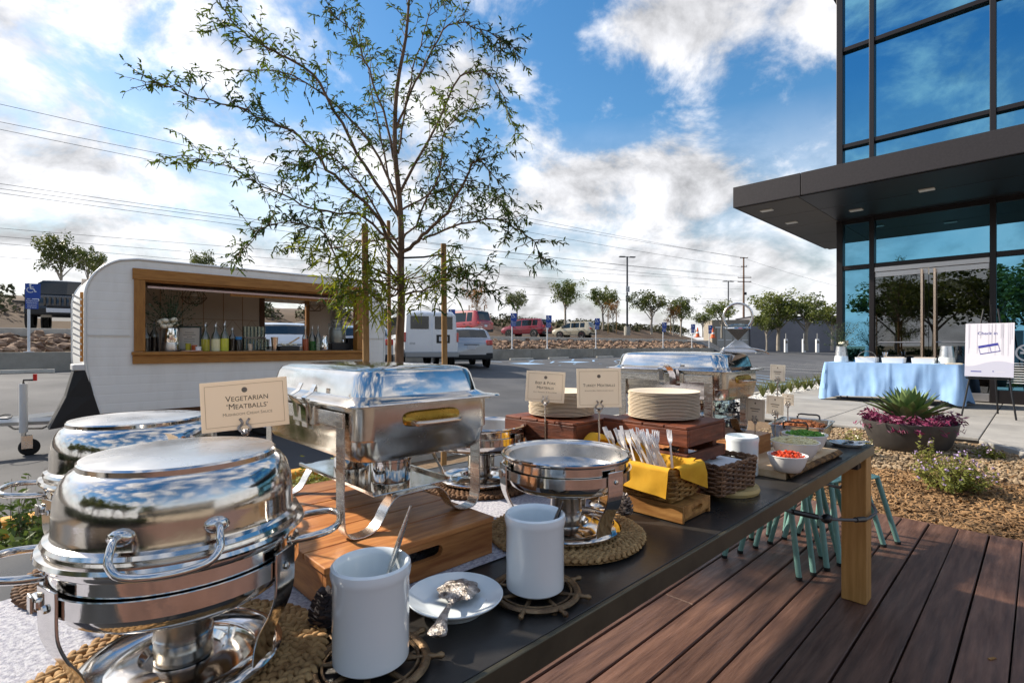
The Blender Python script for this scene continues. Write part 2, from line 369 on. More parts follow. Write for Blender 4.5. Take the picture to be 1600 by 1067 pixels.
mat('pebble_white', (0.62, 0.61, 0.58), 0.8)
mat('rock', (0.12, 0.07, 0.045), 0.9, c2=(0.36, 0.24, 0.16), nscale=0.9, bump=0.5, bscale=9, detail=7)
mat('rear_ground', (0.05, 0.034, 0.024), 0.9, c2=(0.085, 0.06, 0.04), nscale=.8)
mat('leaf_low', (0.10, 0.14, 0.010), 0.55, c2=(0.26, 0.28, 0.015), nscale=1.6, transl=0.5)
mat('berm', (0.065, 0.038, 0.021), 0.95, c2=(0.12, 0.076, 0.042), nscale=0.3, bump=0.5, bscale=3)
mat('scrub', (0.045, 0.055, 0.022), 0.9, c2=(0.12, 0.11, 0.05), nscale=0.8)
mat('field', (0.16, 0.13, 0.07), 0.95, c2=(0.20, 0.17, 0.10), nscale=0.05)
# vegetation
mat('bark_tree', (0.10, 0.06, 0.035), 0.85, c2=(0.19, 0.12, 0.075), nscale=14, stretch=(1, 1, 0.35), bump=0.6, bscale=30)
mat('leaf_feather', (0.030, 0.062, 0.008), 0.55, c2=(0.15, 0.21, 0.015), nscale=1.3, transl=0.35, contrast=(.42,.68))
mat('leaf_street', (0.055, 0.085, 0.014), 0.5, c2=(0.17, 0.19, 0.035), nscale=0.7, transl=0.3, rnd=0.2)
mat('leaf_autumn', (0.24, 0.085, 0.015), 0.6, c2=(0.30, 0.16, 0.03), nscale=1.2, transl=0.3)
mat('bark_pale', (0.25, 0.22, 0.18), 0.85, c2=(0.36, 0.32, 0.27), nscale=3)
mat('stake', (0.24, 0.13, 0.045), 0.7, c2=(0.36, 0.21, 0.08), nscale=5, stretch=(6, 6, 1), bump=0.2)
mat('agave', (0.075, 0.13, 0.045), 0.45, c2=(0.20, 0.27, 0.10), nscale=5)
mat('purple_leaf', (0.12, 0.012, 0.045), 0.5, c2=(0.36, 0.05, 0.15), nscale=6, rnd=0.2, transl=0.25)
mat('purple_leaf_light', (0.44, 0.16, 0.26), 0.5, c2=(0.55, 0.30, 0.38), nscale=6, transl=0.25)
mat('shrub_leaf', (0.13, 0.16, 0.022), 0.6, c2=(0.28, 0.28, 0.06), nscale=3, transl=0.3)
mat('shrub_green', (0.05, 0.09, 0.018), 0.6, c2=(0.13, 0.18, 0.04), nscale=3, transl=0.3)
mat('flower_lilac', (0.45, 0.33, 0.55), 0.7)
mat('flower_cream', (0.80, 0.74, 0.52), 0.7, c2=(0.86, 0.82, 0.70), nscale=20)
mat('flower_leaf', (0.035, 0.065, 0.030), 0.6, c2=(0.08, 0.12, 0.06), nscale=9, transl=0.2)
# trailer
mat('trailer_white', (0.86, 0.86, 0.83), 0.38, c2=(0.76, 0.755, 0.72), nscale=2.6, stretch=(2.5, 2.5, .5), contrast=(.45,.8), rvar=0.06, bump=0.03, bscale=14)
mat('trailer_trim', (0.70, 0.71, 0.71), 0.3, 0.3)
mat('trailer_wood', (0.30, 0.125, 0.022), 0.5, c2=(0.42, 0.19, 0.04), nscale=4, stretch=(1.2, 8, 8), bump=0.1)
mat('trailer_wood_v', (0.27, 0.11, 0.02), 0.5, c2=(0.38, 0.17, 0.035), nscale=4, stretch=(8, 8, 1.2), bump=0.1)
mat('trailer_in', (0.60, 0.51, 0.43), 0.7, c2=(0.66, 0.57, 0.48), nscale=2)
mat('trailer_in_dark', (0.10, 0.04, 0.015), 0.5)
mat('awning', (0.66, 0.48, 0.42), 0.5)
mat('flap_black', (0.012, 0.012, 0.013), 0.6)
mat('frame_white', (0.66, 0.66, 0.65), 0.4)
mat('red_plastic', (0.55, 0.02, 0.015), 0.4)
# vehicles
for nm, c in (('car_white', (0.72, 0.74, 0.77)), ('car_silver', (0.38, 0.41, 0.45)), ('car_red', (0.20, 0.008, 0.018)), ('car_red_bright', (0.30, 0.02, 0.02)), ('car_cream', (0.56, 0.49, 0.36)), ('car_black', (0.015, 0.016, 0.018))):
    mat(nm, c, 0.22, 0.25 if nm in ('car_silver', 'car_cream') else 0.0, coat=1.0)
mat('car_glass', (0.012, 0.016, 0.018), 0.05, spec=0.8)
mat('car_trim', (0.02, 0.02, 0.021), 0.6)
mat('tyre', (0.014, 0.014, 0.014), 0.85)
mat('tail_red', (0.50, 0.012, 0.010), 0.2, coat=1.0)
mat('lamp_clear', (0.75, 0.76, 0.78), 0.15, coat=1.0)
mat('number_plate', (0.62, 0.64, 0.68), 0.5)
mat('bumper_grey', (0.30, 0.31, 0.32), 0.4, 0.3)
# building
glass_mat('facade_glass', (0.19, 0.49, 0.68), 0.74, (0.13, 0.22, 0.25))
glass_mat('door_glass', (0.42, 0.44, 0.46), 0.34, (0.24, 0.26, 0.26))
glass_mat('jar_glass', (0.9, 0.95, 0.95), 0.10, (0.82, 0.87, 0.86), 0.02)
mat('mullion', (0.016, 0.013, 0.014), 0.4, 0.2)
mat('canopy', (0.028, 0.024, 0.026), 0.5, 0.2, c2=(0.036, 0.031, 0.033), nscale=30, bump=0.02)
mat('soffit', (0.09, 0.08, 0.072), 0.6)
mat('light_fitting', (0.75, 0.72, 0.66), 0.4)
mat('interior', (0.16, 0.16, 0.16), 0.8)
mat('interior_floor', (0.10, 0.10, 0.10), 0.4)
mat('door_metal', (0.60, 0.58, 0.58), 0.32, 0.85)
mat('bar_handle', (0.72, 0.56, 0.44), 0.25, 1.0)
mat('grey_building', (0.14, 0.14, 0.16), 0.8, c2=(0.19, 0.19, 0.21), nscale=0.3)
mat('tan_building', (0.30, 0.26, 0.21), 0.85)
mat('gate_metal', (0.42, 0.42, 0.41), 0.5, 0.5)
mat('sign_blue', (0.015, 0.06, 0.30), 0.5)
mat('sign_white', (0.78, 0.79, 0.80), 0.5)
mat('post_white', (0.70, 0.72, 0.74), 0.5)
mat('pole_dark', (0.05, 0.055, 0.065), 0.5, 0.3)
mat('pole_wood', (0.16, 0.095, 0.065), 0.85)
mat('wire', (0.05, 0.05, 0.055), 0.7)
mat('cone_orange', (0.70, 0.13, 0.03), 0.6)
mat('cloth_blue', (0.26, 0.44, 0.72), 0.85, c2=(0.30, 0.48, 0.76), nscale=6, bump=0.05, bscale=300)
mat('planter', (0.038, 0.034, 0.032), 0.6, c2=(0.062, 0.056, 0.052), nscale=5, bump=0.06, bscale=60)
mat('poster', (0.68, 0.66, 0.72), 0.6)
mat('poster_shade', (0.50, 0.50, 0.60), 0.6)
mat('poster_faint', (0.58, 0.565, 0.63), 0.6)
mat('poster_blue', (0.03, 0.035, 0.28), 0.6)
mat('syrup_olive', (0.40, 0.36, 0.03), 0.15, coat=0.5)
mat('syrup_lime', (0.60, 0.60, 0.05), 0.15, coat=0.5)
mat('syrup_cream', (0.80, 0.74, 0.44), 0.15, coat=0.5)
mat('syrup_dark', (0.02, 0.014, 0.012), 0.15, coat=0.5)
mat('syrup_amber', (0.35, 0.06, 0.015), 0.15, coat=0.5)
mat('bottle_green', (0.03, 0.18, 0.03), 0.1, trans=0.5)
mat('can_grey', (0.30, 0.31, 0.28), 0.4, 0.6)
mat('label_blue', (0.04, 0.22, 0.50), 0.6)
mat('grass_blade', (0.10, 0.14, 0.03), 0.6, c2=(0.30, 0.30, 0.10), nscale=4, transl=0.3)
mat('hedge', (0.030, 0.045, 0.015), 0.8, c2=(0.08, 0.10, 0.03), nscale=1.5)
mat('lawn', (0.10, 0.16, 0.03), 0.9)
# ================================================================= SETTING
LOTP = [(4.74, -0.09), (9.0, -0.05), (13.0, 0.20), (16.0, 0.37), (21.6, 0.44), (200, 0.44)]
def lotz(v):
    for (a, za), (b, zb) in zip(LOTP, LOTP[1:]):
        if v <= b: return za + (zb - za) * (v - a) / (b - a)
    return 0.44
def struct(o): o['kind'] = 'structure'; return o
def on_v(x, v):
    # the point of the line at distance v (parallel to the kerbs) that stands in column x
    r = (x - 800) / 800.0; return v * (0.719 * r + 0.695) / (0.719 - 0.695 * r)
PLZ = 0.18
# far ground, out to the horizon
struct(MB().grid(lambda a, b: (-1600 + 3200 * a, -1600 + 3200 * b, -0.45), 4, 4).build('ground', 'field'))
# the car park: a sloping sheet, then level behind the retaining wall's line
def lot_sheet():
    mb = MB(); us = [-70, -30, 0, 30, 60, 110, 200]; vs = [4.74, 9.0, 13.0, 16.0, 21.6, 40, 110]
    for i in range(len(us) - 1):
        for j in range(len(vs) - 1):
            q = [(us[i], vs[j]), (us[i + 1], vs[j]), (us[i + 1], vs[j + 1]), (us[i], vs[j + 1])]
            mb.quad(*[uv(a, b, lotz(b)) for a, b in q])
    return struct(mb.build('parking_lot', 'asphalt'))
lot = lot_sheet()
def stripe(u0, v0, u1, v1, wd, m, par=lot, dz=0.006):
    a = Vector((u0, v0)); b = Vector((u1, v1)); t = (b - a).normalized(); n = Vector((-t.y, t.x)) * wd / 2
    P = [a - n, b - n, b + n, a + n]
    o = MB().quad(*[uv(p.x, p.y, lotz(p.y) + dz) for p in P]).build('painted_line', m, par); return o
for x in (818, 873, 948, 1020, 1075):
    u0 = on_v(x, 21.0) - 3.2
    stripe(u0, 20.6, u0, 15.4, 0.12, 'paint_blue')
for x, k in ((845, 1), (905, 0), (980, 1)):
    u0 = on_v(x, 20.0) - 4.0
    stripe(u0 - 0.6, 17.2, u0 + 0.6, 17.2, 1.3, 'paint_blue')
    for i in range(3): stripe(u0 + 1.6, 15.6 + i * 1.5, u0 + 3.2, 16.8 + i * 1.5, 0.12, 'paint_blue')
for i in range(4): stripe(18 + i * 1.2, 6.4, 20.2 + i * 1.2, 9.2, 0.11, 'paint_blue')
stripe(17.2, 9.4, 25.0, 9.4, 0.11, 'paint_blue'); stripe(17.2, 6.2, 25, 6.2, 0.11, 'paint_blue')
for i in range(6): stripe(27 + i * 2.7, 6.0, 27 + i * 2.7, 11.0, 0.1, 'paint_white')
for i in range(4): stripe(34 + i * 2.7, 16.0, 34 + i * 2.7, 20.6, 0.1, 'paint_white')
for i in range(5): stripe(-12 + i * 2.75, 15.6, -12 + i * 2.75, 20.6, 0.1, 'paint_white')
stripe(-4.1, 11.8, -2.55, 11.8, 0.32, 'paint_white')
# retaining wall in cast lengths, rock bank behind it
wall = thing('retaining_wall', 'long low tan concrete retaining wall at the back of the car park', 'wall', uv(0, 21.6), AU)
for i in range(14):
    u0 = -40 + i * 6.25
    MB().bb((u0 + 0.01, 0, 0.2), (u0 + 6.24, 0.2, 1.05)).build('wall_panel', 'concrete_wall', wall, bevel=0.015)
def bank(v): return 0.98 + (v - 21.8) * 0.27
mb = MB()
for i in range(20):
    for j in range(4):
        q = [(-40 + i * 4.4, 21.8 + j * 0.6), (-35.6 + i * 4.4, 21.8 + j * 0.6), (-35.6 + i * 4.4, 22.4 + j * 0.6), (-40 + i * 4.4, 22.4 + j * 0.6)]
        mb.quad(*[uv(a, b, bank(b)) for a, b in q])
struct(mb.build('rock_bank', 'soil'))
def blob(mb, c, s, rnd, n=6, m=4):
    vs0 = len(mb.v); M = tr(*c) @ rot('Z', rnd.uniform(0, 6.3)) @ rot('X', rnd.uniform(-.4, .4))
    mb.ball((0, 0, 0), 1.0, n, m, (s[0], s[1], s[2]), M)
    for i in range(vs0, len(mb.v)):
        p = mb.v[i]; k = 0.22 * max(s)
        mb.v[i] = (p[0] + rnd.uniform(-k, k), p[1] + rnd.uniform(-k, k), p[2] + rnd.uniform(-k, k) * 0.6)
rn = random.Random(5); mb = MB()
for i in range(2300):
    u_ = rn.uniform(-8, 47) if i < 1600 else rn.uniform(-14, 12); v_ = rn.uniform(21.9, 24.0); s = rn.uniform(0.07, 0.22)
    blob(mb, uv(u_, v_, bank(v_) + s * 0.25), (s * rn.uniform(.8, 1.4), s, s * rn.uniform(.5, .8)), rn)
tag(mb.build('bank_rocks', 'rock'), 'brown and tan rocks spread over the bank above the low wall', 'rocks', kind='stuff')
# upper lot, its kerb, berm and scrub
UPZ = 1.72
def upz(v): return UPZ + 0.03 * (v - 24.2)
struct(MB().bb((-60, 24.0, 1.2), (47, 24.2, UPZ + 0.13)).build('kerb', 'kerb', None, bevel=0.02, rz=AU))
mb = MB()
for (a, b, a2, b2) in ((-60, -20, -60, -20), (-20, 20, -20, 20), (20, 47, 20, 60), (47, 50, 60, 96)):
    mb.quad(uv(a, 24.2, upz(24.2)), uv(b, 24.2, upz(24.2)), uv(b2, 43, upz(43)), uv(a2, 43, upz(43)))
mb.quad(uv(96, 43, upz(43)), uv(50, 24.2, upz(24.2)), uv(53, 23.0, 0.40), uv(104, 43, 0.40)); mb.quad(uv(47, 24.2, upz(24.2)), uv(47, 21.8, .98), uv(53, 23.0, .40), uv(50, 24.2, upz(24.2)))
struct(mb.build('upper_lot', 'asphalt_upper'))
for i in range(12):
    u0 = -8 + i * 2.8
    MB().quad(uv(u0, 36, upz(36) + .008), uv(u0 + .1, 36, upz(36) + .008), uv(u0 + .1, 41.5, upz(41.5) + .008), uv(u0, 41.5, upz(41.5) + .008)).build('painted_line', 'paint_white', bpy.data.objects['upper_lot'])
mb = MB(); rn = random.Random(8)
def bermz(u_, v_): return upz(43) + 0.12 + min(max(0, v_ - 43), 8) * 0.26 + max(0, v_ - 51) * .08 + 0.25 * mnoise.noise((u_ * .15, v_ * .2, 3))
mb.grid(lambda a, b: uv(-60 + 165 * a, 43 + 45 * b, (bermz(-60 + 165 * a, 43 + 45 * b) if b > 0 else upz(43) - 0.1) * (1 if a < 0.9 else max(0.1, (1 - a) / 0.1))), 66, 14)
struct(mb.build('berm', 'berm', None, smooth=60))
def leafball(mb, c, r, n, size, rnd, flat=0.8):
    for k in range(n):
        d = Vector((rnd.gauss(0, 1), rnd.gauss(0, 1), rnd.gauss(0, 1))).normalized() * (r * rnd.uniform(0.55, 1.0) ** 0.6)
        p = Vector(c) + Vector((d.x, d.y, d.z * flat)); leaf(mb, p, size * rnd.uniform(.6, 1.3), rnd)
def leaf(mb, p, s, rnd, asp=0.55):
    a = Vector((rnd.gauss(0, 1), rnd.gauss(0, 1), rnd.gauss(0, .7))).normalized(); b = a.orthogonal().normalized()
    b = Matrix.Rotation(rnd.uniform(0, 6.28), 3, a) @ b
    mb.add([p - a * s, p - b * s * asp, p + a * s, p + b * s * asp], [(0, 1, 2, 3)])
mb = MB(); rn = random.Random(21)
for i in range(260):
    u_ = rn.uniform(-45, 95); v_ = rn.uniform(47, 53); s = rn.uniform(0.6, 1.1)
    leafball(mb, uv(u_, v_, bermz(u_, v_) + s * 0.35), s, 60, 0.20, rn, 0.75)
tag(mb.build('scrub_line', 'scrub'), 'dark dry scrub bushes along the top of the berm', 'bushes', kind='stuff')
# deck: boards with gaps over a dark void
deck = struct(MB().bb((-4, -7.0, -0.30), (4.60, 1.95, -0.06)).build('deck', 'deck_under', None, rz=AU))
me_cache = {}
def plank_mesh(L_):
    k = round(L_, 2)
    if k not in me_cache:
        me_cache[k] = MB().box((0, 0, 0), (L_, 0.147, 0.04)).mesh('plank')
        me_cache[k].materials.append(M_['deck'])
    return me_cache[k]
rn = random.Random(2)
v_ = 1.945 - 0.0775
i = 0
while v_ > -6.9:
    cut = [-3.98, 4.63]
    j = [-1.2, 1.75, 0.3, 3.0, 2.35, -0.5][i % 6]
    segs = [(-3.98, j - 0.002), (j + 0.002, 4.63)] if i % 2 == 0 else [(-3.98, 4.63 + 0)]
    for a, b in segs:
        o = link('plank', plank_mesh(b - a), None, deck, 0.004, (0.5 * (a + b), v_, -0.02 + rn.uniform(-.0012, .0012)), rn.uniform(-.0006, .0006), 1)
    v_ -= 0.155; i += 1
# fascia board across the board ends
MB().bb((4.632, -7.0, -0.25), (4.66, 1.95, -0.006)).build('end_board', 'deck', deck, bevel=0.003)
# walk behind the table, planting strip, kerb with yellow length
struct(MB().bb((-9, 1.97, -0.3), (6.0, 3.1, -0.012)).build('walk', 'concrete', None, bevel=0.01, rz=AU))
struct(MB().grid(lambda a, b: uv(-9 + 16.8 * a, 3.1 + 1.5 * b, 0.02 + 0.03 * mnoise.noise((a * 40, b * 5, 0))), 60, 6).build('planting_strip', 'soil', None, smooth=60))
kerb_o = struct(MB().bb((-30, 4.6, -0.3), (-0.2, 4.74, 0.13)).build('kerb', 'kerb', None, bevel=0.02, rz=AU))
MB().bb((-0.195, 4.6, -0.3), (2.6, 4.742, 0.131)).build('painted_kerb', 'kerb_yellow', kerb_o, bevel=0.02)
MB().bb((2.605, 4.6, -0.3), (60, 4.74, 0.15)).build('kerb_run', 'kerb', kerb_o, bevel=0.02)
# plaza of concrete slabs in front of the building
plaza = struct(MB().bb((8.0, -8, -0.4), (19, 3.9, PLZ - 0.03)).bb((6.7, -8, -0.4), (7.99, -0.2, PLZ - 0.03)).build('plaza', 'deck_under', None, rz=AU))
def slab(poly): return MB().prism(poly, PLZ - 0.12, PLZ).build('slab', 'concrete', plaza, bevel=0.006)
us = [8.0, 9.7, 11.4, 13.1]; vs = [3.89, 2.2, 0.5, -1.2, -2.9, -4.6, -6.3, -8]
for i in range(3):
    for j in range(7):
        slab([(us[i] + .006, vs[j + 1] + .006), (us[i + 1] - .006, vs[j + 1] + .006), (us[i + 1] - .006, vs[j] - .006), (us[i] + .006, vs[j] - .006)])
slab([(7.0, -0.05), (7.994, 0.44), (7.994, 0.494), (7.86, 0.494)])
slab([(6.46, -1.19), (7.994, -1.19), (7.994, 0.43), (6.98, -0.06), (6.42, 0.06)])
slab([(6.30, -2.9), (7.994, -2.9), (7.994, -1.206), (6.47, -1.206)])
for j in range(4): slab([(13.13, 3.89 - 0.01), (13.13, 3.2), (18.9, 3.2), (18.9, 3.89)]) if j == 0 else None
struct(MB().bb((13.1, -9, -0.4), (40, 3.15, PLZ - 0.005)).build('building_floor', 'interior_floor', None, rz=AU))
# pebble strip by the kerb
struct(MB().bb((7.8, 3.9, -0.3), (40, 4.6, 0.10)).build('pebble_bed', 'soil', None, rz=AU))
mb = MB(); rn = random.Random(31)
for i in range(2600):
    u_ = 7.9 + 12 * rn.random() ** 1.2; s = rn.uniform(0.018, 0.04)
    blob(mb, uv(u_, rn.uniform(3.93, 4.57), 0.105 + s * .3), (s * 1.3, s, s * .7), rn, 5, 3)
tag(mb.build('white_pebbles', 'pebble_white'), 'white pebbles along the kerb behind the blue table', 'pebbles', kind='stuff')
# apron at the far end of the strip
struct(MB().bb((17.0, 4.74, -0.2), (60, 4.95, 0.05)).build('gutter', 'kerb', None, rz=AU))
# mulch bed between deck and plaza
def mulz(u_, v_): return -0.03 + 0.15 * max(0.0, min(1.0, (u_ - 4.7) / 2.8)) + 0.025 * mnoise.noise((u_ * 1.5, v_ * 1.5, 1))
BED = [(4.66, 3.1), (4.66, -6.0), (5.6, -6.0), (6.30, -2.9), (6.42, 0.06), (7.0, -0.05), (7.86, 0.49), (8.0, 1.2), (8.0, 3.1)]
def in_bed(u_, v_):
    c = False; n = len(BED)
    for i in range(n):
        a, b = BED[i], BED[(i + 1) % n]
        if (a[1] > v_) != (b[1] > v_) and u_ < (b[0] - a[0]) * (v_ - a[1]) / (b[1] - a[1]) + a[0]: c = not c
    return c
struct(MB().grid(lambda a, b: uv(4.66 + 3.34 * a, -6 + 9.1 * b, mulz(4.66 + 3.34 * a, -6 + 9.1 * b)), 24, 60).build('mulch_bed', 'soil', None, smooth=60))
mb = MB(); mg = MB(); rn = random.Random(12)
nch = 0
while nch < 19000:
    u_ = 4.68 + 3.3 * rn.random() ** 1.3; v_ = rn.uniform(-1.4, 2.6)
    if not in_bed(u_, v_): continue
    nch += 1; z = mulz(u_, v_) + rn.uniform(0.002, 0.028)
    if u_ > 6.1 + 0.35 * mnoise.noise((u_ * 2, v_ * 2, 5)) and rn.random() < 0.88:
        s = rn.uniform(0.010, 0.024); blob(mg, uv(u_, v_, z), (s * 1.2, s, s * .7), rn, 5, 3) if rn.random() < 0.8 else None
        continue
    L_ = rn.uniform(0.010, 0.046); wd = rn.uniform(0.003, 0.011); th = 0.003
    Mx = tr(uv(u_, v_, z)) @ rot('Z', rn.uniform(0, 6.3)) @ rot('Y', rn.gauss(0, .35)) @ rot('X', rn.gauss(0, .5))
    mb.add([(-L_, -wd * .6, 0), (L_ * .9, -wd, 0), (L_, wd * .5, 0), (-L_ * .8, wd, 0), (0, 0, th * 2)], [(0, 1, 4), (1, 2, 4), (2, 3, 4), (3, 0, 4)], Mx)
tag(mb.build('wood_chips', 'chip'), 'tan wood chip mulch covering the planting bed past the deck', 'mulch', kind='stuff')
tag(mg.build('bed_gravel', 'gravel'), 'small tan gravel around the bowl planter', 'gravel', kind='stuff')
# wheel stops
for k, (x, v_, lb) in enumerate(((20, 20.9, 'concrete wheel stop at the left below the wall'), (815, 20.7, 'concrete wheel stop just right of the silver hatchback'), (873, 20.7, 'concrete wheel stop below the cream off-roader'),
                                 (945, 20.7, 'concrete wheel stop left of the lamp post line'), (1022, 20.7, 'concrete wheel stop in the middle distance right of the lamp post'), (1110, 20.7, 'concrete wheel stop at the far end of the low wall'), (1186, 20.7, 'last concrete wheel stop near the grey shed'))):
    t = thing('wheel_stop', lb, 'wheel stop', uv(on_v(x, v_), v_, lotz(v_) + .003), AU, 'wheel stops')
    MB().loft([[(-.92, -.08, 0), (-.92, .08, 0), (-.92, .05, .11), (-.92, -.05, .11)], [(.92, -.08, 0), (.92, .08, 0), (.92, .05, .11), (.92, -.05, .11)]]).build('stop_bar', 'kerb', t, bevel=0.015)
    for s in (-.6, .6): MB().lathe([(0, .108), (.02, .108), (.02, .118), (0, .118)], 8, tr(s, 0, 0)).build('bolt', 'steel_dull', t)
# accessible parking signs on the wall
def wheelchair(mb, M):
    def st(pts, r): 
        mb.m = None
        for a, b in zip(pts, pts[1:]):
            a = Vector(a); b = Vector(b); t = (b - a).normalized() if (b - a).length > 0 else Vector((1, 0)); n = Vector((-t.y, t.x)) * r; e = t * r * .6
            mb.add([(p.x, p.y, 0) for p in (a - n - e, b - n + e, b + n + e, a + n - e)], [(0, 1, 2, 3)], M)
    mb.add([(0.03 * math.cos(a * PI / 6) - .03, 0.03 * math.sin(a * PI / 6) + .125, 0) for a in range(12)], [tuple(range(12))], M)
    st([(-.03, .09), (-.022, .0), (.05, .0), (.085, -.09), (.11, -.08)], .014); st([(-.026, .05), (.04, .05)], .011)
    st([(-.005 + .08 * math.cos(t) - .02, -.035 + .08 * math.sin(t)) for t in [2.2 + i * .42 for i in range(9)]], .010)
def parking_sign(p, h, label, rz):
    t = thing('parking_sign', label, 'sign', p, rz, 'accessible parking signs along the wall')
    MB().tube([(0, 0, 0), (0, 0, h)], 0.035, 10).build('post', 'post_white', t, smooth=40)
    MB().box((0, 0, 0.01), (.22, .16, .02)).build('base_plate', 'post_white', t, bevel=.004)
    F = tr(0, -0.047, h - 0.24) @ rot('X', PI / 2)
    pn = MB().box((0.10, -.040, h - .24), (.36, .008, .46)).build('panel', 'sign_blue', t, bevel=.003)
    mb = MB(); wheelchair(mb, tr(.07, -.046, h - .17) @ rot('X', PI / 2)); mb.build('wheelchair_symbol', 'sign_white', pn)
    lp = MB().box((0.08, -.040, h - .64), (.30, .008, .30)).build('lower_panel', 'sign_blue', t, bevel=.003)
    lettering([('RESERVED', .06, 0, .075), ('PARKING', .06, 0, .01), ('MINIMUM', .05, 0, -.06), ('FINE $250', .05, 0, -.12)], 'sign_white', lp, tr(.08, -.0455, h - .64) @ rot('X', PI / 2))
    return t
for x, lb, rz in ((45, 'blue wheelchair parking sign left of the trailer', .55), (703, 'blue wheelchair parking sign behind the silver hatchback', .1), (800, 'blue wheelchair parking sign in front of the red off-roader', .12), (855, 'blue wheelchair parking sign between the red and the cream off-roader', .12),
                  (931, 'blue wheelchair parking sign at the tail of the cream off-roader', .1), (1036, 'blue wheelchair parking sign right of the first lamp post', -.1), (1081, 'blue wheelchair parking sign second from the far end', -.15), (1108, 'blue wheelchair parking sign nearest the orange cones', -.15)):
    parking_sign(uv(on_v(x, 21.7), 21.7, 1.052), 2.12, lb, rz)
# lamp posts
def lamp_post(p, h, label, letter):
    t = thing('lamp_post', label, 'lamp post', p, 0.2, 'car park lamp posts')
    MB().lathe([(0, 0), (.32, 0), (.32, .85), (.28, .9), (0, .9)], 20).build('footing', 'concrete_wall', t, smooth=40)
    MB().tube([(0, 0, .9), (0, 0, h)], [.10, .085], 10).build('mast', 'pole_dark', t, smooth=40)
    for s in (-1, 1):
        a = MB().bb((0, -.04, h - .09), (s * .3, .04, h - .02)).build('arm', 'pole_dark', t)
        MB().box((s * .55, 0, h - .04), (.6, .32, .10)).build('lamp_head', 'pole_dark', t, bevel=.02)
    if letter:
        for k in range(2):
            b = MB().box((0, -.12, h * .585 - k * .95), (.42, .03, .6)).build('letter_plate', 'sign_white' if k == 0 else 'pole_dark', t)
            lettering([('B', .62, 0, -.22)], 'pole_dark' if k == 0 else 'sign_white', b, tr(0, -.14, h * .585 - k * .95) @ rot('X', PI / 2))
p = atd(980, 524, 52.0); lamp_post(p, 8.0, 'tall dark lamp post with letter plates rising behind the cars', True)
p = atd(1138, 528, 74); lamp_post(p, 8.2, 'dark lamp post farther back left of the utility pole', False)
# utility pole and wires
PB = atd(1162, 520, 98.0)
t = thing('utility_pole', 'brown wooden utility pole with cross arms far beyond the trees', 'utility pole', PB, 0.0)
PH = atd(1162, 402, 98).z - PB.z
MB().tube([(0, 0, 0), (0, 0, PH)], [.22, .13], 10).build('mast', 'pole_wood', t, smooth=40)
for k, (dz, L_) in enumerate(((.15, 1.5), (1.8, 1.1), (3.9, 2.6), (4.7, 2.6))):
    MB().box((0 if k < 2 else .1, -.12, PH - dz), (L_, .12, .14)).build('cross_arm', 'pole_wood', t)
    for s in (-.45, .45): MB().lathe([(0, 0), (.06, 0), (.08, .1), (.05, .2), (0, .22)], 8, tr(s * L_, -.12, PH - dz + .07)).build('insulator', 'sign_white', t)
MB().lathe([(0, 0), (.22, 0), (.22, .5), (0, .55)], 12, tr(.35, 0, PH - 7.2)).build('transformer', 'pole_dark', t, smooth=40)
WL = [((0, 147), (1158, 403)), ((0, 175), (1167, 403)), ((0, 187), (1160, 418)), ((0, 272), (1152, 432)), ((0, 280), (1172, 432)), ((0, 287), (1154, 440)), ((0, 347), (1172, 440)), ((0, 360), (1162, 452)), ((0, 371), (1160, 470)), ((0, 392), (1160, 478))]
pos = ['topmost of the wires crossing the sky at the left', 'second wire from the top crossing the sky at the left', 'third wire from the top crossing the sky at the left', 'fourth wire from the top, upper of the middle group', 'fifth wire from the top, in the middle group',
       'sixth wire from the top, lowest of the middle group', 'seventh wire from the top, faint above the trailer', 'eighth wire from the top, close above the trailer roof', 'ninth wire from the top, just over the trailer roof', 'lowest wire, at the left behind the small tree']
for k, (a, b) in enumerate(WL):
    A = atd(a[0], a[1], 46 + k * .8); B = atd(b[0], b[1], 97.8); A = A + (A - B) * 0.35
    pts = []
    for i in range(41):
        s = i / 40; p = A.lerp(B, s); p.z -= 4 * s * (1 - s) * (1.2 if k < 6 else .8) * 1.0; pts.append(p)
    # keep the sag while passing through the two sighted ends
    tag(MB().tube(pts, .022 if k < 6 else .018, 4, caps=False).build('overhead_wire', 'wire'), 'thin dark overhead wire, ' + pos[k], 'wire', 'overhead wires')
for k, (a, b) in enumerate((((1166, 405), (1420, 470)), ((1168, 440), (1420, 500)))):
    A = atd(*a, 98); B = atd(*b, 120); pts = [A.lerp(B, i / 20) - Vector((0, 0, 4 * (i / 20) * (1 - i / 20) * .8)) for i in range(21)]
    tag(MB().tube(pts, .02, 4, caps=False).build('overhead_wire', 'wire'), 'thin overhead wire running right from the utility pole, ' + ('upper' if k == 0 else 'lower') + ' of the two', 'wire', 'overhead wires')
# grey shed with gate, chargers, cones
SHP = uv(*to_uv(atd(1205, 545, 66)), .44)
sh = thing('grey_shed', 'low dark grey building behind the trees at the far right', 'building', SHP, -.12)
MB().bb((-2.5, 0, 0), (8.6, 6, 4.5)).build('wall', 'grey_building', sh)
MB().bb((-2.6, -.1, 4.5), (8.7, 6.1, 4.62)).build('roof', 'mullion', sh)
MB().bb((-7.2, .5, 0), (-2.52, 5, 4.2)).build('side_wall', 'tan_building', sh)
for i in range(4):
    d_ = MB().bb((-6.6 + i * 1.02, .44, .1), (-5.65 + i * 1.02, .5, 3.1)).build('gate_panel', 'gate_metal', sh)
    MB().bb((-6.5 + i * 1.02, .41, 1.5), (-5.75 + i * 1.02, .44, 1.6)).build('gate_rail', 'sign_white', d_)
MB().bb((-6.8, .40, 3.12), (-2.4, .5, 3.3)).build('gate_head', 'sign_white', sh)
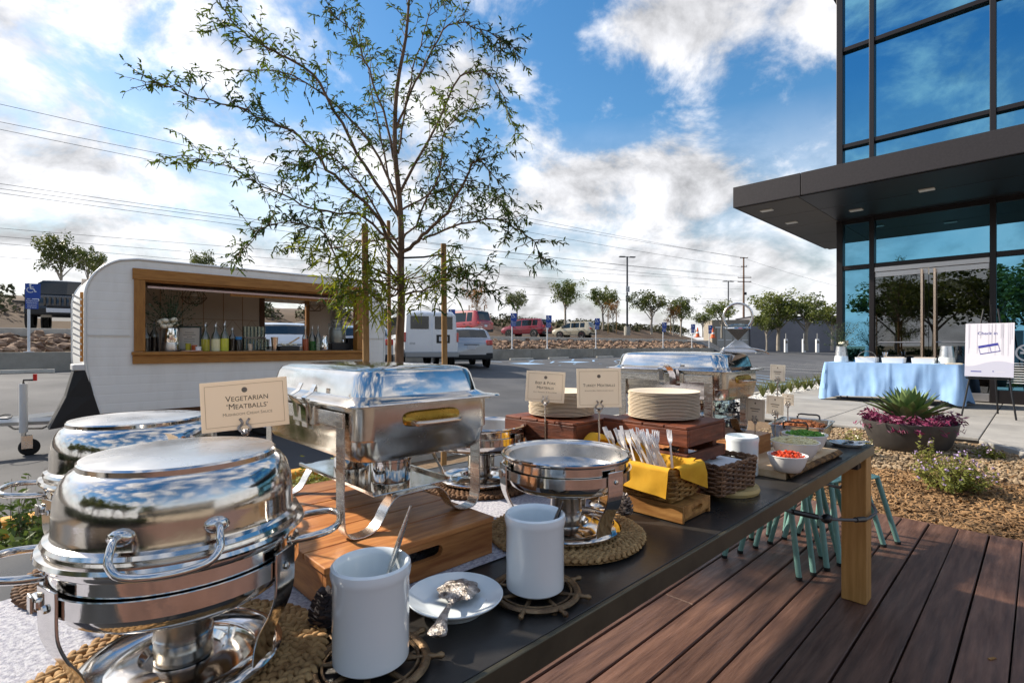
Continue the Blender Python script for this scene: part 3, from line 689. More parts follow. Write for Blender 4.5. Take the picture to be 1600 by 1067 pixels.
for k, x in enumerate((1228, 1256, 1277)):
    p = uv(*to_uv(atd(x, 545, 62)), .44)
    t = thing('charger_post', ('left', 'middle', 'right')[k] + ' white vehicle charger post in front of the grey shed', 'charger', p, 0, 'vehicle chargers')
    MB().box((0, 0, .8), (.34, .3, 1.6)).build('cabinet', 'post_white', t, bevel=.03); MB().tube([(0, 0, 1.6), (0, 0, 2.3)], .05, 8).build('mast', 'gate_metal', t)
    MB().box((0, -.16, 1.25), (.25, .02, .3)).build('screen', 'car_glass', t)
for k, (x, y, d_) in enumerate(((1090, 524, 58), (1114, 525, 58))):
    p = atd(x, y + 3, d_); t = thing('traffic_cone', ('left' if k == 0 else 'right') + ' orange traffic cone beyond the low wall', 'traffic cone', p, 0, 'orange cones')
    MB().box((0, 0, .03), (.6, .6, .06)).build('base', 'cone_orange', t); c = MB().lathe([(.24, .06), (.05, 1.1), (0, 1.12)], 12).build('cone', 'cone_orange', t, smooth=40)
    MB().lathe([(.172, .45), (.122, .7)], 12, tr(0, 0, 0)).build('white_band', 'sign_white', c)
# ================================================================= GLASS BUILDING (front at u = FU, running along v)
FU = 13.1; VC = 3.10
bl = thing('glass_building', 'dark framed blue glass office building with a deep flat canopy over its doors', 'building', uv(0, 0, 0), AU)
# local x = u, y = v. verticals of the curtain wall
VM = [VC, 2.51, 0.63, -1.25, -3.13, -5.0]
ZM = [PLZ, 2.95, 4.02]; ZU = [4.45, 5.62, 7.74, 9.3]
def pane(y0, y1, z0, z1, m='facade_glass', x=FU + 0.05, name='pane'):
    return MB().bb((x, y0 + .03, z0 + .03), (x + .012, y1 - .03, z1 - .03)).build(name, m, bl)
for i in range(len(VM) - 1):
    a, b = VM[i + 1], VM[i]
    for z0, z1 in ((4.45, 5.62), (5.62, 7.74), (7.74, 9.3)): pane(a, b, z0, z1)
    pane(a, b, 2.95, 3.96)
    if i != 1: pane(a, b, PLZ + .22, 2.95)
for i, y in enumerate(VM):
    wd = .045 if i else .06
    MB().bb((FU - .06, y - wd, PLZ), (FU + .10, y + wd, 4.0)).build('mullion', 'mullion', bl, bevel=.006)
    MB().bb((FU - .06, y - wd, 4.42), (FU + .10, y + wd, 9.3)).build('mullion', 'mullion', bl, bevel=.006)
for z in (2.95, 5.62, 7.74):
    for i in range(len(VM) - 1):
        MB().bb((FU - .045, VM[i + 1] + .046, z - .045), (FU + .09, VM[i] - (.046 if i else .061), z + .045)).build('transom', 'mullion', bl, bevel=.006)
for i in range(len(VM) - 1):
    if i == 1: continue
    MB().bb((FU - .04, VM[i + 1] + .046, PLZ), (FU + .09, VM[i] - .061, PLZ + .24)).build('sill', 'mullion', bl, bevel=.006)
MB().bb((FU + .1, -5.05, 3.93), (FU + .5, VC + .03, 4.6)).build('spandrel', 'mullion', bl)
MB().bb((FU - .03, -5.05, 3.90), (FU + .11, VC - .001, 3.999)).build('head', 'mullion', bl)
# side wall (turns the corner, seen edge on) and roof cap
for k in range(4):
    x0 = FU + .12 + k * 1.6
    for z0, z1 in ((PLZ, 2.95), (2.95, 3.96), (4.45, 5.62), (5.62, 7.74), (7.74, 9.3)):
        MB().bb((x0, VC - .05, z0 + .03), (x0 + 1.55, VC - .04, z1 - .03)).build('pane', 'facade_glass', bl)
    MB().bb((x0 + 1.55, VC - .09, PLZ), (x0 + 1.60, VC + .05, 3.99)).build('mullion', 'mullion', bl); MB().bb((x0 + 1.55, VC - .09, 4.43), (x0 + 1.60, VC + .05, 9.3)).build('mullion', 'mullion', bl)
for z in (2.95, 5.62, 7.74): MB().bb((FU + .101, VC - .07, z - .045), (FU + 6.5, VC + .04, z + .045)).build('transom', 'mullion', bl)
MB().bb((FU - .28, -5.1, 9.3), (FU + 6.6, VC + .28, 9.55)).build('roof_cap', 'canopy', bl, bevel=.01)
MB().bb((FU + 6.52, -5.1, PLZ), (FU + 6.75, VC, 9.3)).build('back_wall', 'interior', bl)
MB().bb((FU + .13, -5.1, 4.0), (FU + 6.5, VC - .2, 4.38)).build('upper_floor', 'interior', bl)
# lit slot windows at the back of the hall
glass_mat('clear_pane', (.8, .9, 1.0), .05, (.9, .95, 1.0))
# canopy with fascia panels and soffit
C0, CL = 10.27, 4.28
ca = MB().bb((C0 + .06, -6, 4.01), (16.5, CL - .06, 4.36)).build('canopy', 'canopy', bl)
ed = [CL, 3.05, -1.55, -6.0]
for i in range(3): MB().bb((C0, ed[i + 1] + .012, 3.995), (C0 + .055, ed[i] - .0, 4.40)).build('fascia_panel', 'canopy', ca, bevel=.004)
for a, b in ((C0 + .06, 13.2), (13.22, 16.5)): MB().bb((a, CL - .055, 3.995), (b, CL, 4.40)).build('fascia_panel', 'canopy', ca, bevel=.004)
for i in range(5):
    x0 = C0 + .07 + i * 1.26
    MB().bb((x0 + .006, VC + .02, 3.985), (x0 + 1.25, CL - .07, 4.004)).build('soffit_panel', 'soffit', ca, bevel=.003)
    MB().bb((x0 + .006, -6, 3.985), (x0 + 1.25, VC + .01, 4.004)).build('soffit_panel', 'mullion', ca, bevel=.003)  # near-black over the glass: deep canopy shade put into the panel colour
for (x, y) in ((C0 + .62, 3.86), (C0 + 2.1, 3.86), (C0 + 1.2, 1.4), (C0 + 1.9, 2.6)): MB().bb((x - .07, y - .11, 3.968), (x + .07, y + .11, 3.985)).build('soffit_light', 'light_fitting', ca)
# entrance doors between two verticals
D0, D1 = 0.63 + .045, 2.51 - .045; DM = (D0 + D1) / 2
MB().bb((FU - .03, D0, 2.81), (FU + .06, D1, 2.905)).build('door_head', 'door_metal', bl, bevel=.004)
for k, (a, b) in enumerate(((DM + .006, D1 - .006), (D0 + .006, DM - .006))):
    d = MB().bb((FU + .012, a, PLZ + .17), (FU + .026, b, 2.70)).build('door', 'door_glass', bl)
    MB().bb((FU - .002, a, 2.70), (FU + .04, b, 2.80)).build('top_rail', 'door_metal', d, bevel=.003)
    MB().bb((FU - .002, a, PLZ + .02), (FU + .04, b, PLZ + .17)).build('bottom_rail', 'door_metal', d, bevel=.003)
    hy = DM + (.10 if k == 0 else -.10)
    MB().tube([(FU - .07, hy, PLZ + .35), (FU - .07, hy, 2.78)], .022, 10).build('pull_bar', 'bar_handle', d, smooth=40)
    for z in (.8, 2.3): MB().tube([(FU - .07, hy, z), (FU + .01, hy, z)], .010, 8).build('stand_off', 'door_metal', d)
    s = 1 if k == 0 else -1
    MB().tube([(FU - .04, hy, 1.32), (FU - .04, hy + s * .72, 1.32)], .014, 8).build('push_bar', 'door_metal', d, smooth=40)
# hall inside: a few pieces that show through the glass
MB().bb((FU + .3, -5, PLZ), (FU + 6.5, VC - .1, PLZ + .004)).build('hall_floor', 'interior_floor', bl)
MB().bb((FU + 2.4, .95, PLZ), (FU + 2.7, 1.2, 3.9)).build('hall_column', 'mullion', bl)
MB().bb((FU + 2.0, 1.5, PLZ), (FU + 2.03, 1.62, 2.7)).build('inner_door_stile', 'sign_white', bl)
MB().bb((FU + 3.6, -1.2, PLZ), (FU + 4.3, .6, 1.25)).build('reception_desk', 'interior', bl, bevel=.02)
for i, y in enumerate((-3.6, -1.8, 0.0, 1.5)):
    MB().bb((FU + 6.49, y, 2.9), (FU + 6.515, y + 1.35, 3.8)).build('back_window', M_['light_fitting'], bl)
# notices on the glass right of the doors
mb = MB(); F = tr(FU - .004, -.05, 1.22) @ rot('Z', -PI / 2) @ rot('X', PI / 2)
nt_ = MB().add([(.16 * math.cos(a * PI / 12), .16 * math.sin(a * PI / 12), 0) for a in range(24)] + [(.13 * math.cos(a * PI / 12), .13 * math.sin(a * PI / 12), 0) for a in range(24)], [(i, (i + 1) % 24, 24 + (i + 1) % 24, 24 + i) for i in range(24)], tr(FU + .044, .18, 1.12) @ rot('Z', -PI / 2) @ rot('X', PI / 2))
nt_.add([(-.12, .10, 0), (-.10, .12, 0), (.12, -.10, 0), (.10, -.12, 0)], [(0, 1, 2, 3)], tr(FU + .042, .18, 1.12) @ rot('Z', -PI / 2) @ rot('X', PI / 2))
nt_.add([(-.09, -.02, 0), (.08, -.02, 0), (.08, .02, 0), (-.09, .02, 0)], [(0, 1, 2, 3)], tr(FU + .043, .18, 1.12) @ rot('Z', -PI / 2) @ rot('X', PI / 2))
nt_.build('no_smoking_notice', 'sign_white', bl)
mb = MB(); rn = random.Random(4)
for i in range(9): mb.bb((FU + .040, -.28 + rn.uniform(0, .1), .56 + i * .045), (FU + .044, .46 - rn.uniform(0, .12), .575 + i * .045))
mb.build('printed_notice', 'sign_white', bl)
# ================================================================= TRAILER BAR
TU, TV = 0.575, 7.80; TGZ = -0.06
tl = thing('trailer_bar', 'white vintage caravan turned into a bar with a wood framed serving window', 'trailer', uv(TU, TV, TGZ), AU)
TLEN = 3.93; TTOP = 2.38; TBOT = 0.50; TW = 1.95
def xl(z):
    if z < 1.15: return 0.14 * ((1.15 - z) / .65) ** 1.5
    if z > TTOP - .5: return .5 - math.sqrt(max(0, .25 - (z - TTOP + .5) ** 2))
    return 0.0
def xr(z): return TLEN - xl(z) * (0.85 if z < 1.15 else 1)
WX0, WX1, WZ0, WZ1 = 0.575, 3.415, 1.235, 2.13     # opening of the serving window
def side_wall(y, mb, holes, sgn):
    zs = []; z = TBOT
    while z < TTOP - .001:
        for f, o in ((0, 0), (.08, .0014), (.45, .0020), (.90, .0014)): zs.append((z + f * .112, o))
        z += .112
    zs = [q for q in zs if q[0] < TTOP - .02] + [(TTOP - .02, 0), (TTOP, 0)]
    cuts = sorted({h[2] for h in holes} | {h[3] for h in holes})
    zz = sorted(zs + [(c, 0.0015) for c in cuts])
    for (z0, o0), (z1, o1) in zip(zz, zz[1:]):
        if z1 - z0 < 1e-5: continue
        zm = (z0 + z1) / 2; xs = [(xl, xr)]
        spans = [('L', 'R')]
        hs = sorted([h for h in holes if h[2] < zm < h[3]])
        edges = ['L'] + [e for h in hs for e in (h[0], h[1])] + ['R']
        for a, b in zip(edges[::2], edges[1::2]):
            xa0, xa1 = (xl(z0), xl(z1)) if a == 'L' else (a, a); xb0, xb1 = (xr(z0), xr(z1)) if b == 'R' else (b, b)
            mb.quad((xa0, y - sgn * o0, z0), (xb0, y - sgn * o0, z0), (xb1, y - sgn * o1, z1), (xa1, y - sgn * o1, z1))
sw = MB(); side_wall(0.0, sw, [(WX0, WX1, WZ0, WZ1)], 1)
sw.build('siding', 'trailer_white', tl, smooth=50)
BW = [(2.62, 3.36, 1.30, 2.10)]
bw = MB(); side_wall(TW, bw, BW, -1); bw.build('back_siding', 'trailer_white', tl, smooth=50)
# skin over roof and ends
prof = [(xl(TBOT + (TTOP - TBOT) * i / 60), TBOT + (TTOP - TBOT) * i / 60) for i in range(61)]
out_l = prof; out_r = [(xr(z), z) for x, z in prof]
ring = out_l + out_r[::-1]
EW = (.35, 1.55, 1.35, 2.05)
mb = MB()
loopA = [(x, 0, z) for x, z in ring]; loopB = [(x, TW, z) for x, z in ring]
n = len(ring); keep = []
for i in range(n - 1):
    (x0, z0), (x1, z1) = ring[i], ring[i + 1]
    if x0 > TLEN * .8 and EW[2] < (z0 + z1) / 2 < EW[3]:
        mb.quad((x0, 0, z0), (x0, EW[0], z0), (x1, EW[0], z1), (x1, 0, z1)); mb.quad((x0, EW[1], z0), (x0, TW, z0), (x1, TW, z1), (x1, EW[1], z1))
    else: mb.quad((x0, 0, z0), (x0, TW, z0), (x1, TW, z1), (x1, 0, z1))
mb.build('roof_and_ends', 'trailer_white', tl, smooth=40)
for y in (0, TW): MB().tube([(x, y - .004, z) for x, z in ring], .016, 8).build('edge_trim', 'trailer_trim', tl, smooth=60)
# seam strip along the side
for (a, b) in ((0.0, WX0 - .14), (WX1 + .14, TLEN)): MB().bb((a + .02, -.016, 1.43), (b - .02, -.004, 1.445)).build('seam_strip', 'trailer_trim', tl)
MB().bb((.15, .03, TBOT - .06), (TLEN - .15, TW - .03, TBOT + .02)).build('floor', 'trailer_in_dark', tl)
# window frame
fr = MB().bb((WX0 - .13, -.045, WZ1), (WX1 + .13, -.012, WZ1 + .135)).build('window_frame', 'trailer_wood', tl, bevel=.004)
for a in (WX0 - .115, WX1): MB().bb((a, -.040, WZ0 + .005), (a + .115, -.012, WZ1 - .002)).build('side_board', 'trailer_wood_v', fr, bevel=.004)
MB().bb((WX0 - .13, -.040, WZ0 - .15), (WX1 + .13, -.012, WZ0 - .045)).build('apron_board', 'trailer_wood', fr, bevel=.004)
MB().bb((WX0 - .10, -.008, WZ1 - .02), (WX1 + .10, .10, WZ1 + .02)).build('head_jamb', 'trailer_wood', fr)
for a in (WX0 - .02, WX1): MB().bb((a, -.006, WZ0), (a + .02, .10, WZ1)).build('jamb', 'trailer_wood_v', fr)
ct = MB().bb((WX0 - .14, -.075, WZ0 - .043), (WX1 + .19, -.011, WZ0)).build('counter', 'trailer_wood', tl, bevel=.006)
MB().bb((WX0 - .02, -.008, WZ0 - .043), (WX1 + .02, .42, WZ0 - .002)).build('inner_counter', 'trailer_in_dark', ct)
# hatch folded up under the ceiling, and its timber batten
ha = MB().add([(WX0 + .03, .02, WZ1 - .07), (WX1 - .02, .02, WZ1 - .07), (WX1 - .06, .52, WZ1 + .03), (WX0 + .06, .52, WZ1 + .03), (WX0 + .03, .02, WZ1 - .095), (WX1 - .02, .02, WZ1 - .095), (WX1 - .06, .52, WZ1 + .005), (WX0 + .06, .52, WZ1 + .005)],
              [(3, 2, 1, 0), (4, 5, 6, 7), (0, 1, 5, 4), (1, 2, 6, 5), (2, 3, 7, 6), (3, 0, 4, 7)]).build('hatch', 'awning', tl)
MB().bb((WX0 + 1.0, .10, WZ1 - .125), (WX1 - .06, .13, WZ1 - .085)).build('batten', 'oak', ha)
# inside lining
def lin(a, b, m, nm): return MB().bb(a, b).build(nm, m, tl)
lin((.10, TW - .06, 1.0), (BW[0][0] - .09, TW - .03, 2.28), 'trailer_in', 'lining'); lin((BW[0][1] + .07, TW - .06, 1.0), (TLEN - .1, TW - .03, 2.28), 'trailer_in', 'lining')
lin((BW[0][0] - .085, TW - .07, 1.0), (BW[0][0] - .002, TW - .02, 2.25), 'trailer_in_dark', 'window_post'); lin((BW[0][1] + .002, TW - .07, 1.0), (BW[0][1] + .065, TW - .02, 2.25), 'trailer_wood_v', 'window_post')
lin((.18, .03, 2.29), (TLEN - .18, TW - .03, 2.31), 'trailer_in', 'ceiling'); lin((.10, .05, 1.0), (.12, TW - .07, 2.05), 'trailer_in', 'lining')
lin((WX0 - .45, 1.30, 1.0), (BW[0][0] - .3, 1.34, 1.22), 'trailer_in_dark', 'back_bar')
# faint diamond panelling lines on the lining
mb = MB()
for i in range(6):
    x0 = .75 + i * .3
    mb.bb((x0, TW - .066, 1.2), (x0 + .006, TW - .060, 2.25))
    mb.tube([(x0, TW - .062, 1.55), (x0 + .15, TW - .062, 1.75), (x0 + .3, TW - .062, 1.55)], .003, 4)
mb.bb((.3, TW - .066, 1.75), (2.5, TW - .060, 1.756)); mb.build('panel_lines', 'trailer_wood_v', tl)
# black stone guard at the front end and louvred vent
gd = MB(); gd.add([(.02, -.02, 1.02), (-.10, .02, 1.02), (-.10, .35, 1.02), (.02, .35, 1.02), (.16, -.02, .42), (-.32, .0, .36), (-.32, .4, .36), (.16, .4, .42), (.08, -.025, .72), (-.17, .01, .72), (-.17, .37, .72), (.08, .37, .72)],
       [(0, 1, 9, 8), (8, 9, 5, 4), (1, 2, 10, 9), (9, 10, 6, 5), (2, 3, 11, 10), (10, 11, 7, 6), (3, 0, 8, 11), (11, 8, 4, 7), (0, 3, 2, 1)])
g_ = gd.build('stone_guard', 'flap_black', tl, bevel=.01); MB().bb((-.115, -.01, 1.02), (.015, .36, 1.09)).build('guard_cap', 'frame_white', g_, bevel=.01)
vt = MB().bb((-.035, .16, 1.12), (-.005, .19, 1.95)).build('louvre_frame', 'trailer_wood_v', tl)
for i in range(10): MB().add([(-.03, .14, 1.17 + i * .075), (-.11, .12, 1.22 + i * .075), (-.11, .0, 1.22 + i * .075), (-.03, .02, 1.17 + i * .075), (-.03, .14, 1.185 + i * .075), (-.11, .12, 1.235 + i * .075), (-.11, .0, 1.235 + i * .075), (-.03, .02, 1.185 + i * .075)],
                              [(3, 2, 1, 0), (4, 5, 6, 7), (0, 1, 5, 4), (1, 2, 6, 5), (2, 3, 7, 6), (3, 0, 4, 7)]).build('slat', 'frame_white', vt)
# drawbar and jockey wheel
dr = MB(); dr.tube([(.3, .35, .40), (-.72, .78, .40)], .045, 4); dr.tube([(.3, 1.6, .40), (-.72, .88, .40)], .045, 4)
dr.bb((-.22, .55, .37), (-.16, 1.1, .44)); dr.bb((-1.35, .78, .36), (-.66, .88, .45)); db = dr.build('drawbar', 'frame_white', tl)
MB().tube([(-.1, .62, .45), (-.35, .70, .30), (-.6, .78, .31), (-.72, .80, .42)], .012, 6).build('safety_chain', 'steel_satin', db)
jk = MB().tube([(-.52, .62, .28), (-.52, .62, .86)], .04, 12).build('jack_tube', 'frame_white', tl, smooth=40)
MB().tube([(-.52, .62, .10), (-.52, .62, .30)], .025, 10).build('jack_foot', 'steel_dull', jk)
wh = MB().lathe([(0, -.035), (.05, -.035), (.085, -.03), (.1, -.012), (.1, .012), (.085, .03), (.05, .035), (0, .035)], 20, tr(-.47, .62, .10) @ rot('X', PI / 2)).build('jockey_wheel', 'tyre', jk, smooth=40)
MB().bb((-.54, .56, .09), (-.44, .575, .24)).build('fork', 'steel_dull', jk); MB().bb((-.54, .665, .09), (-.44, .68, .24)).build('fork', 'steel_dull', jk)
MB().tube([(-.52, .62, .86), (-.52, .62, .90), (-.42, .60, .90)], .012, 8).build('crank', 'steel_dark', jk); MB().tube([(-.42, .60, .89), (-.42, .60, .97)], .02, 8).build('crank_knob', 'red_plastic', jk)
MB().tube([(-.75 + .13 * math.cos(a * .5), .72 + .1 * math.sin(a * .5), .47 + .02 * math.sin(a)) for a in range(14)], .008, 6).build('breakaway_cable', 'black_plastic', db)
for k, x in enumerate((1.75, )):
    for y in (.10, TW - .1):
        w_ = MB().lathe([(0, -.09), (.2, -.09), (.28, -.085), (.31, -.05), (.31, .05), (.28, .085), (.2, .09), (0, .09)], 28, tr(x + .3, y, .31) @ rot('X', PI / 2)).build('wheel', 'tyre', tl, smooth=40)
        MB().lathe([(0, .02), (.10, .03), (.18, .0), (.19, .02)], 20, tr(x + .3, y - .085, .31) @ rot('X', PI / 2)).build('hub', 'frame_white', w_, smooth=40)
for x in (.45, 3.5): MB().bb((x - .04, .3, 0), (x + .04, .38, TBOT)).build('stabiliser', 'steel_dark', tl)
# ---------------- things on the counter
CZ = TGZ + WZ0 + .002
def on_counter(x, dv=0.16): v_ = TV + dv; return uv(on_v(x, v_), v_, CZ)
def lathe_thing(name, label, cat, p, parts, group=None, n=16):
    t = thing(name, label, cat, p, 0, group)
    for nm, pr, m in parts: MB().lathe(pr, n).build(nm, m, t, smooth=40)
    return t
def flowers(p, label, name='flower_bunch', n=9, r=.10, seed=1, green=60, gr=.22, m='flower_cream'):
    rn = random.Random(seed); t = thing(name, label, 'flowers', p, 0)
    for i in range(n):
        a = rn.uniform(0, 6.28); d = r * math.sqrt(rn.random()); c = (d * math.cos(a) + .02, d * math.sin(a) - .07, .02 + rn.uniform(0, .09))
        mb = MB()
        for k in range(3): mb.ball((c[0] + rn.uniform(-.008, .008), c[1] + rn.uniform(-.008, .008), c[2] + k * .006), .040 - k * .007, 8, 5, (1, 1, .75))
        mb.build('bloom', m, t, smooth=60)
    mb = MB()
    for i in range(green):
        a = rn.uniform(0, 6.28); d = gr * rn.random(); h = rn.uniform(.02, gr * 1.25)
        mb.tube([(0, 0, 0), (d * .5 * math.cos(a), d * .5 * math.sin(a), h * .6), (d * math.cos(a), d * math.sin(a), h)], .0015, 3)
        for k in range(7): leaf(mb, Vector((d * math.cos(a), d * math.sin(a), h)) * (0.55 + .5 * rn.random()), .016, rn)
    mb.build('greenery', 'flower_leaf', t); return t
p = on_counter(267); lathe_thing('metal_vase', 'tapered mirrored metal vase of cream flowers on the trailer counter', 'vase', p, [('body', [(0, 0), (.105, 0), (.108, .02), (.098, .12), (.10, .125), (.082, .30), (.078, .30), (.07, .1), (0, .02)], 'chrome'), ('base_band', [(.1055, .004), (.1095, .02), (.100, .118)], 'steel_dull')], n=28)
flowers(p + Vector((0, 0, .30)), 'cream roses with dark greenery in the trailer vase', seed=3, n=13, r=.12, green=110, gr=.42)
t = thing('framed_menu', 'black framed menu card on the trailer counter beside the flower vase', 'picture frame', on_counter(296, .2), AU - .25)
MB().box((0, 0, .17), (.28, .02, .34), rot('X', -.12)).build('frame', 'black_plastic', t); c = MB().box((0, -.012, .17), (.23, .006, .29), rot('X', -.12)).build('menu_card', 'card_pale', t)
mb = MB()
for i, w_ in enumerate((.10, .14, .06, .12, .12, .08)): mb.box((0, -.0165, .25 - i * .03), (w_, .001, .007), rot('X', -.12))
mb.build('menu_lines', 'ink_soft', c)
def bottle(x, dv, r, h, liq, lvl, label, group='bottles on the trailer counter', gl='jar_glass', cap='steel_dull', lab=None):
    r *= 1.25; h *= 1.05; t = thing('bottle', label, 'bottle', on_counter(x, dv), 0, group)
    MB().lathe([(0, 0), (r, 0), (r, h * .52), (r * .85, h * .62), (r * .32, h * .76), (r * .28, h * .93), (r * .33, h * .95), (0, h * .95)], 14).build('glass', gl, t, smooth=50)
    MB().lathe([(0, -.001), (r * 1.012, -.001), (r * 1.012, h * lvl), (0, h * lvl)], 14).build('liquid', liq, t, smooth=40)
    MB().tube([(0, 0, h * .93), (0, 0, h * 1.02), (r * .3, 0, h * 1.1)], [r * .3, r * .22, r * .1], 8).build('pourer', cap, t)
    if lab: MB().lathe([(r * 1.01, h * .12), (r * 1.01, h * .4)], 14).build('label', lab, t)
bottle(321, .14, .042, .34, 'syrup_olive', .45, 'bottle of olive green mixer beside the menu frame')
bottle(337, .12, .044, .34, 'syrup_cream', .46, 'bottle of pale cream mixer on the trailer counter')
bottle(351, .12, .042, .36, 'syrup_lime', .46, 'bottle of bright yellow-green mixer on the trailer counter')
bottle(228, .22, .042, .32, 'syrup_dark', .5, 'dark spirit bottle with white label left of the flower vase', lab='sign_white')
bottle(241, .34, .042, .36, 'syrup_dark', .5, 'tall dark bottle half hidden behind the flower vase')
bottle(363, .20, .045, .30, 'syrup_dark', .55, 'short black bottle right of the yellow-green mixer')
bottle(477, .14, .036, .34, 'syrup_amber', .5, 'amber bottle with white label left of the green bottle', lab='sign_white')
bottle(488, .16, .040, .34, 'bottle_green', .3, 'clear bottle with green label on the trailer counter', lab='bottle_green')
bottle(497, .14, .034, .35, 'jar_glass', .3, 'slim clear bottle beside the steel pitcher')
rn = random.Random(6)
gm = MB().lathe([(0, 0), (.030, 0), (.034, .16), (.032, .16), (.028, .006), (0, .006)], 12).mesh('tumbler', 50); gm.materials.append(M_['jar_glass'])
for i in range(7):
    for r_ in range(2):
        o = link('tumbler', gm, None, None, 0, on_counter(383 + i * 5.4 + r_ * 2, .20 + r_ * .10) + Vector((0, 0, .012 + (0.0 if not r_ else .0))))
        tag(o, 'clear tumbler in the ' + ('front' if r_ == 0 else 'back') + ' row of glasses on the trailer counter', 'glass', 'tumblers in the ' + ('front' if r_ == 0 else 'back') + ' row')
bx_ = tag(MB().box((0, 0, .10), (.30, .12, .20)).build('glass_crate', 'steel_dark', None, loc=on_counter(397, .45), rz=AU), 'dark rack behind the tumblers on the trailer counter', 'rack')
for i in range(6):
    o = link('tumbler', gm, None, None, 0, on_counter(383 + i * 5.6, .45) + Vector((0, 0, .202))); tag(o, 'clear tumbler standing on the dark rack in the trailer', 'glass', 'tumblers on the rack')
lathe_thing('jar', 'small glass jar with blue lid between bottles and tumblers', 'jar', on_counter(373, .13), [('glass', [(0, 0), (.04, 0), (.042, .13), (.036, .16), (0, .16)], 'syrup_dark'), ('lid', [(0, .16), (.042, .16), (.042, .20), (0, .20)], 'label_blue')])
lathe_thing('paper_cup', 'small tan paper cup in front of the tumblers', 'cup', on_counter(391, .06), [('cup', [(0, 0), (.022, 0), (.03, .10), (.028, .10), (.02, .005), (0, .005)], 'card')])
lathe_thing('mixing_cup', 'tall copper coloured mixing cup by the trailer window', 'cup', on_counter(429, .12), [('cup', [(0, 0), (.035, 0), (.05, .2), (.047, .2), (.03, .01), (0, .01)], 'bar_handle')])
t = thing('bar_tray', 'black tray of garnishes with a wooden spoon on the trailer counter', 'tray', on_counter(450, .14), AU)
MB().box((0, 0, .035), (.30, .16, .07)).build('tray', 'black_plastic', t, bevel=.01); mb = MB(); rn = random.Random(9)
for i in range(18): mb.ball((rn.uniform(-.12, .12), rn.uniform(-.06, .06), .08 + rn.uniform(0, .02)), .022, 6, 4, (1, 1, .6))
mb.build('garnish', 'flower_cream', t); MB().tube([(-.02, 0, .08), (.17, .0, .20)], .012, 6).build('wooden_spoon', 'pale_wood', t)
lathe_thing('steel_pitcher', 'polished steel pitcher on the trailer counter', 'pitcher', on_counter(507, .12), [('body', [(0, 0), (.06, 0), (.066, .06), (.055, .15), (.042, .21), (.045, .23), (.04, .23), (0, .05)], 'chrome')], n=20)
t = thing('milk_churn', 'grey metal churn drink dispenser with a small tap', 'dispenser', on_counter(527, .30), AU)
MB().box((0, 0, .06), (.30, .26, .12)).build('stand', 'black_metal', t, bevel=.01)
ch = MB().lathe([(0, .12), (.13, .12), (.135, .14), (.135, .33), (.12, .37), (.085, .41), (.085, .46), (.10, .47), (.10, .49), (0, .50)], 28).build('churn', 'can_grey', t, smooth=40)
for z in (.2, .33): MB().tube([(.136 * math.cos(a * PI / 14), .136 * math.sin(a * PI / 14), z) for a in range(28)], .004, 6, closed=True).build('band', 'can_grey', ch)
MB().tube([(0.02, -.13, .16), (0.02, -.18, .16), (.02, -.18, .13)], .012, 8).build('tap', 'chrome', ch)
for s in (-1, 1): MB().tube([(s * .09, 0, .44), (s * .15, 0, .43), (s * .14, 0, .36)], .008, 6).build('lug', 'can_grey', ch)
tag(MB().box((0, 0, .10), (.22, .22, .20)).build('speaker_box', 'black_plastic', None, bevel=.01, loc=on_counter(549, .30), rz=AU), 'black box at the right end of the trailer counter', 'box')
t = thing('drinks_plate', 'small plate of sample drinks in front of the menu frame', 'plate', on_counter(300, .02), 0)
MB().lathe([(0, .0), (.12, 0), (.125, .012), (0, .012)], 20).build('plate', 'awning', t, smooth=30)
for dx, m_, hh in ((-.05, 'syrup_olive', .09), (.03, 'syrup_amber', .07), (.085, 'sign_white', .05)): MB().lathe([(0, .012), (.032, .012), (.034, hh + .012), (0, hh + .012)], 12, tr(dx, 0, 0)).build('drink', m_, t, smooth=40)
# wire pendant lamps inside
for k, (x, z, lb) in enumerate(((303, 461, 'geometric wire pendant lamp hanging behind the flowers in the trailer'), (492, 474, 'geometric wire pendant lamp hanging at the right in the trailer'))):
    v_ = TV + 1.0; u_ = on_v(x, v_); Y = u_ * .695 + v_ * .719; p = uv(u_, v_, CAMZ + (540 - z) / 800 * Y)
    t = thing('pendant_lamp', lb, 'lamp', p, .4, 'wire pendant lamps in the trailer'); ring1 = [(.07 * math.cos(a * PI / 3), .07 * math.sin(a * PI / 3), .11) for a in range(6)]; r2 = [(.17 * math.cos(a * PI / 3), .17 * math.sin(a * PI / 3), -.04) for a in range(6)]; r3 = [(.10 * math.cos(a * PI / 3 + .5), .10 * math.sin(a * PI / 3 + .5), -.13) for a in range(6)]
    mb = MB()
    for i in range(6):
        j = (i + 1) % 6
        for a, b in ((ring1[i], ring1[j]), (r2[i], r2[j]), (r3[i], r3[j]), (ring1[i], r2[i]), (r2[i], r3[i]), (r2[j], r3[i])): mb.tube([a, b], .004, 4)
    mb.build('wire_shade', 'iron', t); MB().ball((0, 0, 0), .04, 10, 6).build('bulb', 'light_fitting', t); MB().tube([(0, 0, .02), (0, 0, min(.55, TGZ + 2.28 - p.z))], .008, 6).build('cord', 'black_plastic', t)
